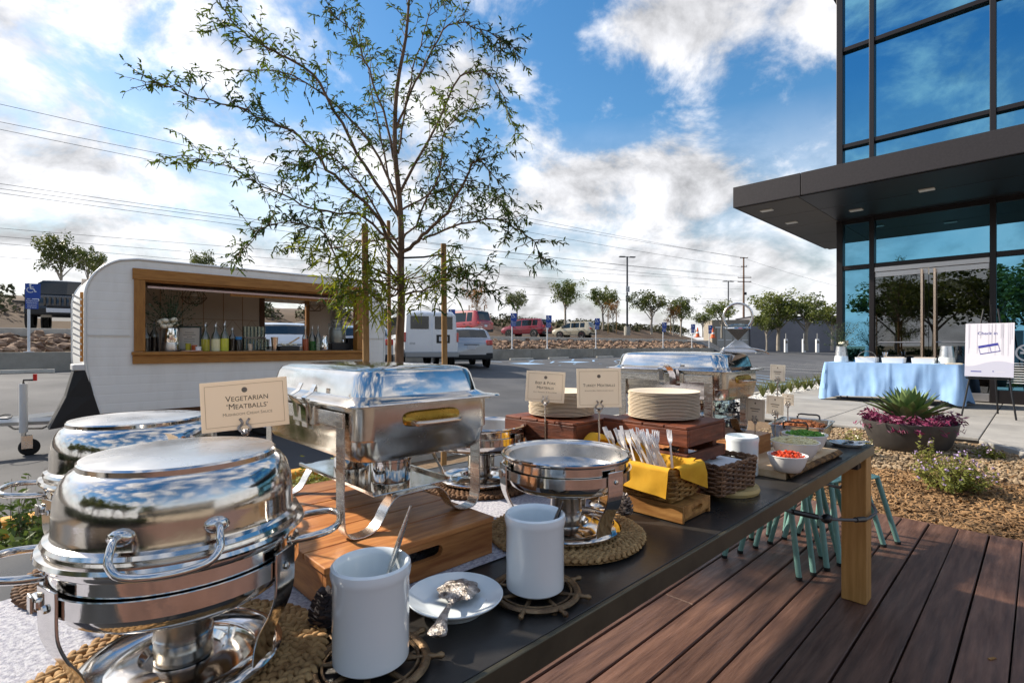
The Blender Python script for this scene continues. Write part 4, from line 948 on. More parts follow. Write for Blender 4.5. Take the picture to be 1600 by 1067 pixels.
# ================================================================= SERVING TABLE (local x = u, y = v)
V0, V1, UE, US = 0.575, 1.70, 3.05, -1.15
tb = thing('serving_table', 'long dark serving table with timber legs set with chafing dishes', 'table', uv(0, 0, 0), AU)
MB().bb((US, V0 + .012, TZ - .03), (UE - .012, V1 - .012, TZ)).build('tabletop', 'tabletop', tb, bevel=.002)
er = MB().bb((US, V0, TZ - .045), (UE, V0 + .010, TZ + .001)).build('edge_rail', 'table_edge', tb, bevel=.002)
MB().bb((US, V1 - .010, TZ - .045), (UE, V1, TZ + .001)).build('edge_rail', 'table_edge', tb, bevel=.002)
MB().bb((UE - .010, V0 + .0105, TZ - .045), (UE, V1 - .0105, TZ + .001)).build('edge_rail', 'table_edge', tb, bevel=.002)
for (x, y) in ((UE - .116, V0 + .0105), (UE - .116, V1 - .116), (US + .05, V0 + .0105), (US + .05, V1 - .116)):
    MB().bb((x, y, 0.002), (x + .105, y + .105, TZ - .031)).build('leg', 'oak', tb, bevel=.004)
    b = MB().bb((x - .07, y + .02, TZ - .10), (x - .002, y + .085, TZ - .032)).build('bracket', 'black_metal', tb, bevel=.003)
    MB().lathe([(0, 0), (.008, 0), (.008, .005), (0, .006)], 8, tr(x - .036, y + .019, TZ - .066) @ rot('X', PI / 2)).build('bolt', 'steel_satin', b)
MB().bb((US + .2, 1.1, TZ - .09), (UE - .2, 1.18, TZ - .031)).build('under_beam', 'black_metal', tb)
# security cable round the far leg
LX, LY = UE - .116, V0 + .0105; zc = .44
cb = thing('security_cable', 'grey steel security cable looped round the near table leg', 'cable', uv(0, 0, 0), AU)
loop = [(LX - .75, LY + .30, .62), (LX - .48, LY + .20, .52), (LX - .33, LY + .10, .475), (LX - .17, LY + .015, .45), (LX - .06, LY - .012, .435), (LX + .03, LY - .016, .43), (LX + .10, LY - .02, .435), (LX + .135, LY + .01, .47), (LX + .14, LY + .06, .52), (LX + .118, LY + .115, .54), (LX + .05, LY + .118, .54), (LX - .05, LY + .12, .56), (LX - .3, LY + .25, .64)]
def smooth_path(pts, k=4):
    P = [Vector(p) for p in pts]; out = []
    for i in range(len(P) - 1):
        a, b, c, d = P[max(i - 1, 0)], P[i], P[i + 1], P[min(i + 2, len(P) - 1)]
        for j in range(k):
            t = j / k; out.append(0.5 * ((2 * b) + (-a + c) * t + (2 * a - 5 * b + 4 * c - d) * t * t + (-a + 3 * b - 3 * c + d) * t ** 3))
    out.append(P[-1]); return out
MB().tube(smooth_path(loop), .007, 8).build('cable', 'cable', cb, smooth=60)
for a, b, r in ((loop[1], loop[2], .012), (loop[3], loop[4], .013)): MB().tube([Vector(a).lerp(Vector(b), .15), Vector(a).lerp(Vector(b), .85)], r, 8).build('sleeve', 'black_plastic', cb, smooth=40)
MB().ball(Vector(loop[2]).lerp(Vector(loop[3]), .12), .024, 10, 6, (1.3, 1, .9)).build('padlock', 'black_plastic', cb, smooth=50)
MB().tube([Vector(loop[2]).lerp(Vector(loop[3]), .25) + Vector((.02 * math.cos(a * .7), .0, .014 * math.sin(a * .7))) for a in range(9)], .004, 6, closed=True).build('ring', 'steel_satin', cb)
# teal stools nested in a row beneath the table
S0 = MB()
def stool(p, rz, h, label):
    t = thing('stool', label, 'stool', p, rz, 'teal stools nested under the table')
    se = MB(); se.loft([rrect(.135, .135, .03, h - .012), rrect(.14, .14, .03, h - .004), rrect(.135, .135, .03, h)]); se.build('seat', 'teal', t, smooth=40)
    for sx in (-1, 1):
        for sy in (-1, 1):
            a = Vector((sx * .12, sy * .12, h - .012)); b = Vector((sx * .20, sy * .20, .014))
            l = MB().tube([b, a], .0150, 10).build('leg', 'teal', t, smooth=40)
            MB().tube([(b.x + sx * .001, b.y + sy * .001, .002), (b.x, b.y, .018)], .0170, 10).build('foot', 'rubber', l, smooth=40)
    return t
nm = ['first', 'second', 'third', 'fourth', 'fifth', 'sixth']
for i in range(6):
    c = uv(3.20 + i * .13, 1.10 - i * .045); stool(c, AU - .05 * i, .425 + (5 - i) * .0135, 'teal metal stool under the table, ' + nm[i] + ' of the nested row from the left')
# runner
def runner_fn(a, b):
    u_ = -1.12 + 3.85 * a; v_ = .86 + .52 * b + .006 * math.sin(u_ * 7) * (1 if b > .5 else -1)
    return uv(u_, v_, TZ + .004 + .0025 * mnoise.noise((u_ * 9, v_ * 9, 0)))
RZ = TZ + .0055
tag(MB().grid(runner_fn, 220, 36).build('table_runner', 'runner', None, smooth=60), 'white and lilac nubby cloth runner down the middle of the table', 'table runner')
# ---------------- woven round mats
def braid_mat(R_, mname, seed):
    rn = random.Random(seed); mb = MB(); k = 0; w_ = .021
    r = .010
    mb.ball((0, 0, .006), .014, 8, 4, (1, 1, .4))
    while r + w_ <= R_:
        rc = r + w_ / 2; n = max(6, int(2 * PI * rc / .017))
        for i in range(n):
            for s in (-1, 1):
                a = 2 * PI * (i + (.5 if s > 0 else 0)) / n
                M = rot('Z', a) @ tr(rc + s * w_ * .23, 0, .0065 + rn.uniform(0, .0015)) @ rot('Z', s * .75 + rn.uniform(-.1, .1)) @ rot('X', rn.uniform(-.15, .15))
                mb.ball((0, 0, 0), 1, 6, 4, (.0065 * rn.uniform(.9, 1.15), .0125, .0062), M)
        r += w_
    mb.lathe([(0, .0005), (R_ - .008, .0005), (R_ - .008, .003), (0, .003)], 32)
    me = mb.mesh('round_mat', 60); me.materials.append(M_[mname]); return me
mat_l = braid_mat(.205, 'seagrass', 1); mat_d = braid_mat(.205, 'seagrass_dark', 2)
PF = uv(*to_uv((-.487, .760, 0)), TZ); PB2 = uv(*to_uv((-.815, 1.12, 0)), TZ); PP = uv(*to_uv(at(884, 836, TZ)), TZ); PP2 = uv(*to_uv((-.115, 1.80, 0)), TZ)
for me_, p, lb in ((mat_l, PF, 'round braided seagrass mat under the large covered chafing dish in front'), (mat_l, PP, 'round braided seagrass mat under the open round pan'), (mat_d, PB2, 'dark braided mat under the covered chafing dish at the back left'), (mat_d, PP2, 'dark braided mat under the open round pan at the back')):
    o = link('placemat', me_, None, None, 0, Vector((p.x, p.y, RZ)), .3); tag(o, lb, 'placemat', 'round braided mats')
MZ = RZ + .0145
# ---------------- round chafing dishes
def ring_band(mb, r, z0, z1, t=.003, n=56): mb.lathe([(r, z0), (r + t, z0), (r + t, z1), (r, z1), (r, z0)], n)
def round_chafer(p, rz, label, lid, legs=(3.6, 5.65, 1.5), sc_=.90):
    t = thing('round_chafing_dish', label, 'chafing dish', Vector((p.x, p.y, MZ)), rz, 'round chafing dishes'); t.scale = (sc_, sc_, .955)
    MB().lathe([(0, .001), (.142, .001), (.148, .006), (.148, .012), (.140, .020), (.130, .022), (.122, .016), (.105, .012), (.085, .020), (.062, .022), (.055, .012), (0, .011)], 64).build('base_plate', 'steel', t, smooth=35)
    bu = MB().lathe([(.036, .012), (.042, .014), (.042, .045), (.0435, .047), (.0435, .051), (.042, .053), (.042, .100), (.0435, .104), (.040, .106), (.037, .102), (.036, .03), (0, .028)], 36).build('burner', 'steel_satin', t, smooth=35)
    MB().lathe([(0, .06), (.0355, .06), (.0355, .0605), (0, .0605)], 24).build('fuel_can', 'steel_dark', bu)
    fr = MB(); ring_band(fr, .1715, .150, .174, .004); fr.build('frame_ring', 'steel', t, smooth=35)
    for a in legs:
        path = [(.178, 0, .186), (.1775, 0, .17), (.1775, 0, .140), (.175, 0, .118), (.165, 0, .092), (.151, 0, .068), (.142, 0, .044), (.139, 0, .020), (.139, 0, .006)]
        l = MB().strap(smooth_path(path, 3), (0, 1, 0), .052, .004, rot('Z', a)).build('leg', 'steel', t, smooth=40, bevel=.0012)
        MB().lathe([(0, 0), (.006, 0), (.005, .003), (0, .004)], 8, rot('Z', a) @ tr(.1805, 0, .16) @ rot('Y', PI / 2)).build('rivet', 'steel_satin', l)
    pn = MB().lathe([(.1735, .197), (.1755, .200), (.1755, .205), (.172, .208), (.168, .205), (.166, .196), (.1645, .165), (.1625, .155), (.160, .140), (.154, .127), (.140, .118), (.11, .114), (0, .113),
                     ], 72).build('water_pan', 'steel', t, smooth=38)
    MB().lathe([(.1655, .204), (.160, .200), (.155, .1975), (.153, .160), (.145, .155), (0, .154)], 72).build('food_pan', 'steel_dull', pn, smooth=38)
    MB().lathe([(.1650, .160), (.1668, .160), (.1668, .197), (.1650, .197)], 72).build('pan_wall', 'steel', pn, smooth=38)
    for a in (4.35, 5.15, 2.0):
        c = MB().box((.178, 0, .162), (.014, .034, .016), rot('Z', a)).build('lid_catch', 'steel', t, bevel=.004)
        MB().box((.187, 0, .162), (.004, .020, .022), rot('Z', a)).build('catch_plate', 'steel_satin', c, bevel=.0015)
    if lid:
        ld = MB().lathe([(.168, .206), (.182, .207), (.1845, .211), (.182, .216), (.1745, .218), (.1735, .222), (.1765, .225), (.1735, .230), (.166, .233), (.1645, .240), (.1645, .262), (.162, .285), (.155, .304), (.146, .315), (.1375, .3195), (.1375, .3265), (.1345, .329), (.10, .3300), (0, .3305)], 96).build('lid', 'steel', t, smooth=30)
        MB().lathe([(.1345, .3292), (.13, .3298), (.06, .3312), (0, .3316)], 96).build('lid_top', 'steel_dull', ld, smooth=30)
        for a0 in (0.0, PI):
            sp = .34
            def pc(a, r, z): return Vector((r * math.cos(a0 + a), r * math.sin(a0 + a), z))
            pts = [pc(-sp, .166, .252), pc(-sp * .98, .183, .253), pc(-sp * .93, .197, .243), pc(-sp * .90, .203, .232), pc(-sp * .72, .210, .221), pc(-sp * .4, .214, .217), pc(0, .215, .216), pc(sp * .4, .214, .217), pc(sp * .72, .210, .221), pc(sp * .90, .203, .232), pc(sp * .93, .197, .243), pc(sp * .98, .183, .253), pc(sp, .166, .252)]
            h = MB().tube(smooth_path(pts, 4), .0052, 10).build('lid_handle', 'steel', ld, smooth=60)
            for s in (-1, 1): MB().ball((0, 0, 0), 1, 10, 6, (.007, .017, .011), tr(pc(s * sp, .168, .252)) @ rot('Z', a0 + s * sp)).build('handle_tab', 'steel', h, smooth=60)
        for a0 in (PI / 2 - .12, -PI / 2 + .06):
            def pc(a, r, z): return Vector((r * math.cos(a0 + a), r * math.sin(a0 + a), z))
            pts = [pc(-.36, .172, .190), pc(-.33, .20, .193), pc(-.24, .232, .197), pc(-.10, .243, .199), pc(.10, .243, .199), pc(.24, .232, .197), pc(.33, .20, .193), pc(.36, .172, .190)]
            MB().tube(smooth_path(pts, 4), .0058, 10).build('side_handle', 'steel', t, smooth=60)
    return t
face = lambda p: math.atan2(-p.y, -p.x)
ch1 = round_chafer(PF, face(PF) - .10, 'large polished round chafing dish with flat topped lid, nearest at the left', True, legs=(-.95, .98, 3.14))
ch2 = round_chafer(PB2, face(PB2) - .1, 'polished round chafing dish with lid standing behind the nearest one', True, legs=(-.95, .98, 3.14))
round_chafer(PP, face(PP), 'open round steel pan on its stand behind the white crock', False, legs=(-1.15, .75, 2.9), sc_=.95)
round_chafer(PP2, face(PP2), 'open round steel pan half hidden behind the rectangular chafing dish', False, legs=(-1.2, .9, 2.9), sc_=.95)
# ---------------- wooden crate under the rectangular dish
CU0, CU1, CV0, CV1, CH = .40, .80, .895, 1.47, .085
cr = thing('wooden_crate', 'reddish planked wooden crate under the nearer rectangular chafing dish', 'crate', uv(CU0, CV0, RZ), AU)
cw, cl = CU1 - CU0, CV1 - CV0
def crate_side(nm, a, b, mt, slot=None): return MB().bb(a, b).build(nm, mt, cr, bevel=.002)
# front board with a rounded hand slot: built as a frame round the slot
fb = MB(); sx0, sx1, sz0, sz1 = cw * .5 - .058, cw * .5 + .058, .034, .060
ol = [(0, 0), (cw, 0), (cw, CH - .013), (0, CH - .013)]
sl = []
for cx, a0 in ((sx1 - .013, -PI / 2), (sx0 + .013, PI / 2)):
    for i in range(7): a = a0 + PI * i / 6; sl.append((cx + .013 * math.cos(a), (sz0 + sz1) / 2 + .013 * math.sin(a)))
import itertools
def plate_with_hole(mb, W_, H_, hole, y0, y1):
    # ring of quads from the hole out to the rectangle
    n = len(hole); cx = sum(h[0] for h in hole) / n; cz = sum(h[1] for h in hole) / n
    outp = []
    for hx, hz in hole:
        dx, dz = hx - cx, hz - cz; k = min((W_ - cx) / dx if dx > 1e-9 else (cx / -dx if dx < -1e-9 else 1e9), (H_ - cz) / dz if dz > 1e-9 else (cz / -dz if dz < -1e-9 else 1e9)); outp.append((cx + dx * k, cz + dz * k))
    vs = [(x, y0, z) for x, z in hole] + [(x, y0, z) for x, z in outp] + [(x, y1, z) for x, z in hole] + [(x, y1, z) for x, z in outp]; fs = []
    for i in range(n):
        j = (i + 1) % n; fs += [(i, j, n + j, n + i), (2 * n + i, 3 * n + i, 3 * n + j, 2 * n + j), (i, 2 * n + i, 2 * n + j, j), (n + i, n + j, 3 * n + j, 3 * n + i)]
    mb.add(vs, fs)
    # corners
    for X, Z in ((0, 0), (W_, 0), (W_, H_), (0, H_)):
        near = sorted(outp, key=lambda q: (q[0] - X) ** 2 + (q[1] - Z) ** 2)
        e1 = [q for q in near if abs(q[0] - X) < 1e-6][:1]; e2 = [q for q in near if abs(q[1] - Z) < 1e-6][:1]
        if e1 and e2: mb.add([(X, y0, Z), (e1[0][0], y0, e1[0][1]), (e2[0][0], y0, e2[0][1])], [(0, 1, 2)])
plate_with_hole(fb, cw, CH - .013, sl, 0, .014); fb.build('front_board', 'acacia_u', cr, fix=True)
crate_side('back_board', (0, cl - .014, 0), (cw, cl, CH - .013), 'acacia_u')
crate_side('end_board', (0, .0145, 0), (.014, cl - .0145, CH - .013), 'acacia'); crate_side('end_board', (cw - .014, .0145, 0), (cw, cl - .0145, CH - .013), 'acacia')
npk = 6
for i in range(npk):
    y0 = -.004 + i * (cl + .008) / npk; MB().bb((-.004, y0 + .0015, CH - .0125), (cw + .004, y0 + (cl + .008) / npk - .0015, CH)).build('top_plank', 'acacia_u', cr, bevel=.002)
# ---------------- rectangular chafing dish
def rect_chafer(p, label, ring=False):
    t = thing('rectangular_chafing_dish', label, 'chafing dish', p, AU, 'rectangular chafing dishes')
    hx, hy = .172, .272
    for s in (-1, 1):
        y = s * .205
        xx = hx + .006
        path = [(-xx, 0, .262), (-xx, 0, .20), (-xx, 0, .05), (-xx + .006, 0, .016), (-xx + .022, 0, .003), (-xx + .055, 0, .003), (-xx + .080, 0, .016), (-xx + .100, 0, .048), (-xx + .118, 0, .066), (-xx + .14, 0, .071)]
        path = path + [(-a, b, c) for a, b, c in path[::-1]]
        MB().strap(smooth_path(path, 3), (0, 1, 0), .036, .003, tr(0, y, 0)).build('leg_frame', 'steel_brushed', t, smooth=40, bevel=.001)
    for sx in (-1, 1): MB().bb((sx * (hx + .0085) - .002, -.223, .232), (sx * (hx + .0085) + .002, .223, .262)).build('side_rail', 'steel_brushed', t, bevel=.001)
    tray = MB().bb((-.10, -.20, .0725), (.10, .20, .0755)).build('burner_tray', 'steel', t, bevel=.001)
    for s in (-1, 1): MB().bb((s * .10 - .003, -.2, .0756), (s * .10 + .003, .2, .082)).build('tray_edge', 'steel', tray)
    for y in (-.10, .10):
        b = MB().lathe([(0, .076), (.046, .076), (.047, .078), (.047, .122), (.050, .124), (.050, .130), (.046, .132), (.044, .155), (.040, .155), (.040, .13), (0, .128)], 32, tr(0, y, 0)).build('burner', 'steel', t, smooth=35)
    wp = MB().loft([rrect(hx - .02, hy - .02, .05, .158), rrect(hx - .010, hy - .010, .05, .163), rrect(hx - .004, hy - .004, .045, .178), rrect(hx - .002, hy - .002, .04, .205), rrect(hx, hy, .035, .208), rrect(hx, hy, .035, .272), rrect(hx + .012, hy + .012, .04, .274), rrect(hx + .012, hy + .012, .04, .277)], M=None).build('water_pan', 'steel_satin', t, smooth=35)
    rz0 = .278
    ld = MB().loft([rrect(hx + .020, hy + .020, .035, rz0), rrect(hx + .026, hy + .026, .035, rz0 + .002), rrect(hx + .024, hy + .024, .035, rz0 + .005), rrect(hx + .002, hy + .002, .045, rz0 + .008), rrect(hx - .010, hy - .010, .05, rz0 + .016), rrect(hx - .020, hy - .020, .05, rz0 + .055), rrect(hx - .026, hy - .026, .05, rz0 + .066), rrect(hx - .040, hy - .040, .05, rz0 + .072), rrect(hx - .09, hy - .10, .05, rz0 + .0765), rrect(.02, .08, .02, rz0 + .079)]).build('lid', 'steel', t, smooth=28)
    # brass handle on the end toward the front edge
    hb = MB().loft([[(x, -hy - .0005, .244 + z) for x, z in [(.074 * math.copysign(min(1, abs(math.cos(a)) ** .35), math.cos(a)), .017 * math.copysign(abs(math.sin(a)) ** .6, math.sin(a))) for a in [2 * PI * i / 32 for i in range(32)]]],
                    [(x, -hy - .006, .244 + z) for x, z in [(.071 * math.copysign(min(1, abs(math.cos(a)) ** .35), math.cos(a)), .014 * math.copysign(abs(math.sin(a)) ** .6, math.sin(a))) for a in [2 * PI * i / 32 for i in range(32)]]]]).build('handle_plate', 'brass', t, smooth=40, fix=True)
    MB().tube(smooth_path([(-.056, -hy - .002, .240), (-.056, -hy - .020, .238), (-.048, -hy - .032, .237), (0, -hy - .036, .237), (.048, -hy - .032, .237), (.056, -hy - .020, .238), (.056, -hy - .002, .240)]), .0062, 10).build('handle_bar', 'bar_handle', hb, smooth=60)
    # lid rest on the long side
    lr = MB().bb((-hx - .016, -.10, .225), (-hx - .001, .02, .268)).build('lid_rest', 'steel_satin', t, bevel=.002)
    for y in (-.075, .0): MB().strap([(-hx - .012, y, .215), (-hx - .020, y, .268), (-hx - .030, y, .285), (-hx - .012, y, .296), (-hx - .004, y, .312)], (0, 1, 0), .020, .002).build('rest_hook', 'steel', lr, smooth=40)
    MB().strap([(-hx - .018, -.055, .218), (-hx - .022, -.055, .262), (-hx - .05, -.055, .290), (-hx - .075, -.055, .302)], (0, 1, 0), .028, .002).build('rest_arm', 'steel', lr, smooth=40)
    return t
NC = uv(.454 + .198, .90 + .298); NC = Vector((NC.x, NC.y, RZ + CH + .001))
rect_chafer(NC, 'rectangular steel chafing dish with domed lid on the reddish crate')
# second one stands on a low orange-brown board
b2 = thing('riser_board', 'low orange brown wooden riser under the far rectangular chafing dish', 'board', uv(2.195, 1.145, RZ), AU)
for i in range(5): MB().bb((-.21, -.31 + i * .124, 0), (.21, -.31 + i * .124 + .121, .100)).build('plank', 'acacia_u', b2, bevel=.002)
R2 = uv(2.195, 1.145, RZ + .101); rect_chafer(R2, 'rectangular steel chafing dish at the far end of the table')
# ring ornament standing on that lid
p = uv(2.27, .925, RZ + .101 + .3550)
t = thing('ring_ornament', 'silver ring on a pyramid foot standing on the far chafing dish lid', 'ornament', p, -.35)
MB().loft([rrect(.072, .072, .006, 0), rrect(.066, .066, .006, .006), rrect(.020, .020, .006, .046), rrect(.016, .016, .005, .05)]).build('pyramid_foot', 'steel_dull', t)
MB().add([(-.045, -.012, .10), (0, -.012, .05), (.045, -.012, .10), (-.045, .012, .10), (0, .012, .05), (.045, .012, .10)], [(0, 1, 2), (5, 4, 3), (0, 2, 5, 3), (1, 0, 3, 4), (2, 1, 4, 5)]).build('wedge', 'steel_dark', t)
MB().tube([(.058 * math.cos(a * PI / 20), 0, .155 + .058 * math.sin(a * PI / 20)) for a in range(40)], .005, 8, closed=True).build('ring', 'steel_dull', t, smooth=60)
MB().ball((0, 0, .112), .03, 12, 6, (1.6, .7, .45)).build('crystal', 'jar_glass', t)
MB().tube([(.05 * math.cos(a * PI / 10), .03 * math.sin(a * PI / 10) , .105 ) for a in range(20)], .003, 6, closed=True).build('crystal_rim', 'chrome', t)
MB().tube(smooth_path([(-.07, -.05, .012), (-.05, -.07, .018), (.03, -.075, .018), (.09, -.07, .008), (.12, -.02, -.004)]), .004, 8).build('wire_handle', 'steel', t, smooth=60)
# ---------------- crocks, spoons, trivets
CROCK = [(0, 0), (.052, 0), (.0565, .004), (.0570, .012), (.0570, .122), (.0590, .128), (.0602, .136), (.0590, .144), (.0555, .147), (.0515, .144), (.0495, .136), (.0500, .125), (.0495, .014), (.045, .008), (0, .007)]
crock_me = MB().lathe(CROCK, 64).mesh('utensil_crock', 40); crock_me.materials.append(M_['ceramic'])
def crock(p, label): o = link('utensil_crock', crock_me, None, None, 0, p); return tag(o, label, 'crock', 'white ceramic utensil crocks')
def trivet(p, rz, label):
    t = thing('iron_trivet', label, 'trivet', p, rz, 'ship wheel trivets')
    MB().tube([(.083 * math.cos(a * PI / 32), .083 * math.sin(a * PI / 32), .008) for a in range(64)], .0058, 8, closed=True, sq=(1.25, .8)).build('rim', 'iron', t, smooth=60)
    MB().tube([(.071 * math.cos(a * PI / 32), .071 * math.sin(a * PI / 32), .008) for a in range(64)], .0030, 6, closed=True).build('inner_rim', 'iron', t, smooth=60)
    MB().lathe([(.016, .004), (.028, .004), (.028, .012), (.016, .012), (.016, .004)], 20).build('hub', 'iron', t, smooth=30)
    for i in range(8):
        M = rot('Z', i * PI / 4)
        MB().tube([(.024, 0, .008), (.05, 0, .008), (.078, 0, .008), (.090, 0, .008), (.097, 0, .008), (.106, 0, .008), (.111, 0, .008)], [.0035, .0048, .0035, .0055, .0035, .0058, .003], 8, M=M).build('spoke', 'iron', t, smooth=60)
    for i in range(3): MB().lathe([(0, 0), (.006, 0), (.006, .004), (0, .004)], 8, rot('Z', i * 2.1 + .4) @ tr(.083, 0, 0)).build('foot', 'iron', t)
    return t
P1 = at(580, 1042, TZ); P1.z = TZ + .001; P2 = at(836, 928, TZ); P2.z = TZ + .001
trivet(P1, .15, 'cast iron ship wheel trivet under the nearest white crock'); trivet(P2, .5, 'cast iron ship wheel trivet under the white crock by the open pan')
c1 = crock(P1 + Vector((0, 0, .0142)), 'white ceramic crock nearest the camera, holding one steel spoon'); c2 = crock(P2 + Vector((0, 0, .0142)), 'white ceramic crock with a dark handled spoon in front of the open pan')
P3 = uv(1.99, .795, TZ + .001); c3 = crock(P3, 'white ceramic crock in the middle beside the wicker napkin basket')
def spoon(p, top, label, m='steel_brushed', r=(.0030, .0036, .0050, .0088, .0098, .0085, .004), bowl=True):
    t = thing('serving_spoon', label, 'spoon', p, 0); v = Vector(top) - Vector(p)
    n = len(r); MB().tube([v * (i / (n - 1)) + Vector((0, 0, 0)) for i in range(n)], list(r), 10, sq=(1, .45)).build('handle', m, t, smooth=60)
    if bowl: MB().ball((0, 0, 0), 1, 12, 6, (.012, .020, .006), tr(v.normalized() * -.004)).build('bowl', m, t, smooth=60)
spoon(P1 + Vector((-.010, .016, .036)), P1 + Vector((.052, .042, .232)), 'steel serving spoon standing in the nearest crock')
spoon(P2 + Vector((.0, .01, .036)), P2 + Vector((.055, .0, .182)), 'dark steel serving spoon leaning in the crock by the open pan', 'steel_dark', (.003, .004, .006, .0095, .0105, .009, .004))
# ---------------- plate with ornate spoon
PL = at(711, 951, TZ); PL.z = TZ + .001
tag(MB().lathe([(0, .006), (.045, .006), (.050, 0), (.054, 0), (.060, .008), (.078, .019), (.0885, .026), (.0895, .0285), (.088, .0295), (.074, .022), (.058, .013), (.050, .0105), (0, .010)], 72).build('plate', 'ceramic', None, smooth=40, loc=PL), 'round white plate holding the ornate silver spoon', 'plate')
t = thing('ornate_spoon', 'ornate silver serving spoon lying on the white plate', 'spoon', PL + Vector((.004, .022, .013)), math.atan2(-.075, -.008)); t.scale = (1.32, 1.32, 1.2)
b = MB()
def sb(a, r):
    th = a * 2 * PI; rr = r * (1 + .07 * math.cos(8 * th)); return (rr * .034 * math.cos(th) - .0, rr * .030 * math.sin(th), .014 * (1 - r * r) * (1 if True else 1) + .006 + .0035 * r * r)
b.grid(lambda a, r: sb(a, max(r, .001)), 64, 10); b.build('bowl', 'silver_ornate', t, smooth=60)
MB().tube([(.030, 0, .010), (.044, 0, .013), (.065, 0, .018), (.085, 0, .020), (.102, 0, .0185), (.114, 0, .0165), (.124, 0, .0155), (.129, 0, .0155)], [.0050, .0040, .0038, .0052, .0075, .0110, .0125, .006], 12, sq=(1, .35)).build('handle', 'silver_ornate', t, smooth=60)
# ---------------- dark crates with paper plates
def slat_crate(u_, v_, h, label, rz=0, wx=.27, wy=.30):
    t = thing('slatted_crate', label, 'crate', uv(u_, v_, RZ), AU + rz, 'dark slatted crates')
    for sx in (-1, 1):
        for sy in (-1, 1): MB().bb((sx * (wx / 2 - .035) - .014, sy * (wy / 2 - .024) - .009, .001), (sx * (wx / 2 - .035) + .014, sy * (wy / 2 - .024) + .009, h - .003)).build('corner_post', 'dark_wood', t, bevel=.002)
    nr = 4; sh_ = h / nr
    for k in range(nr):
        z0 = .004 + k * sh_; z1 = z0 + sh_ - .022 + (.0175 if k == nr - 1 else 0)
        for s in (-1, 1):
            MB().bb((-wx / 2 + .0145, s * wy / 2 - .007, z0), (wx / 2 - .0145, s * wy / 2 + .007, z1)).build('slat', 'dark_wood', t, bevel=.002)
            MB().bb((s * (wx / 2 - .007) - .007, -wy / 2 - .007, z0), (s * (wx / 2 - .007) + .007, wy / 2 + .007, z1)).build('slat', 'dark_wood', t, bevel=.002)
    for i in range(4): MB().bb((-wx / 2, -wy / 2 - .006 + i * (wy + .012) / 4 + .002, h), (wx / 2, -wy / 2 - .006 + (i + 1) * (wy + .012) / 4 - .002, h + .009)).build('bottom_board', 'dark_wood', t, bevel=.002)
    return t
SA = (1.60, .905); SB_ = (1.425, 1.215)
slat_crate(*SA, .226, 'dark slatted wooden crate under the right stack of paper plates'); slat_crate(*SB_, .222, 'dark slatted wooden crate under the left stack of paper plates', .04)
pm = MB().lathe([(0, 0), (.080, 0), (.088, .003), (.112, .0085), (.1185, .0100), (.1185, .0122), (.110, .0112), (.087, .0062), (.079, .0028), (0, .0028)], 56).mesh('paper_plate', 50); pm.materials.append(M_['paper_plate'])
rn = random.Random(14)
for (u_, v_), n_, nm_ in ((SA, 19, 'right'), (SB_, 18, 'left')):
    for i in range(n_):
        o = link('paper_plate', pm, None, None, 0, uv(u_ + rn.uniform(-.0015, .0015), v_ + rn.uniform(-.0015, .0015), RZ + (.2355 if nm_ == 'right' else .2315) + i * .0046), rn.uniform(0, 6)); tag(o, 'beige paper plate in the ' + nm_ + ' stack on the dark crates', 'paper plate', 'plates of the ' + nm_ + ' stack')
# ---------------- box, fork basket and napkin
bx0 = thing('wooden_box', 'low honey coloured wooden box under the fork basket', 'box', uv(1.303, .678, TZ + .001), AU)
BXW, BXL, BXH = .165, .33, .050
MB().bb((0, 0, .002), (.009, BXL, BXH - .001)).build('side', 'box_wood', bx0, bevel=.002); MB().bb((BXW - .009, 0, .002), (BXW, BXL, BXH - .001)).build('side', 'box_wood', bx0, bevel=.002)
fe = MB(); hole = []
for cx, a0 in ((BXW / 2 + .026, -PI / 2), (BXW / 2 - .026, PI / 2)):
    for i in range(6): a = a0 + PI * i / 5; hole.append((cx + .006 * math.cos(a) - .0095, .030 + .006 * math.sin(a)))
plate_with_hole(fe, BXW - .019, BXH - .003, hole, 0, .009)
o = fe.build('end', 'box_wood', bx0, fix=True); o.location = (.0095, .0, .002)
MB().bb((.0095, BXL - .009, .002), (BXW - .0095, BXL, BXH - .001)).build('end', 'box_wood', bx0, bevel=.002); MB().bb((.0095, .0095, .002), (BXW - .0095, BXL - .0095, BXH - .004)).build('lid_board', 'box_wood', bx0)
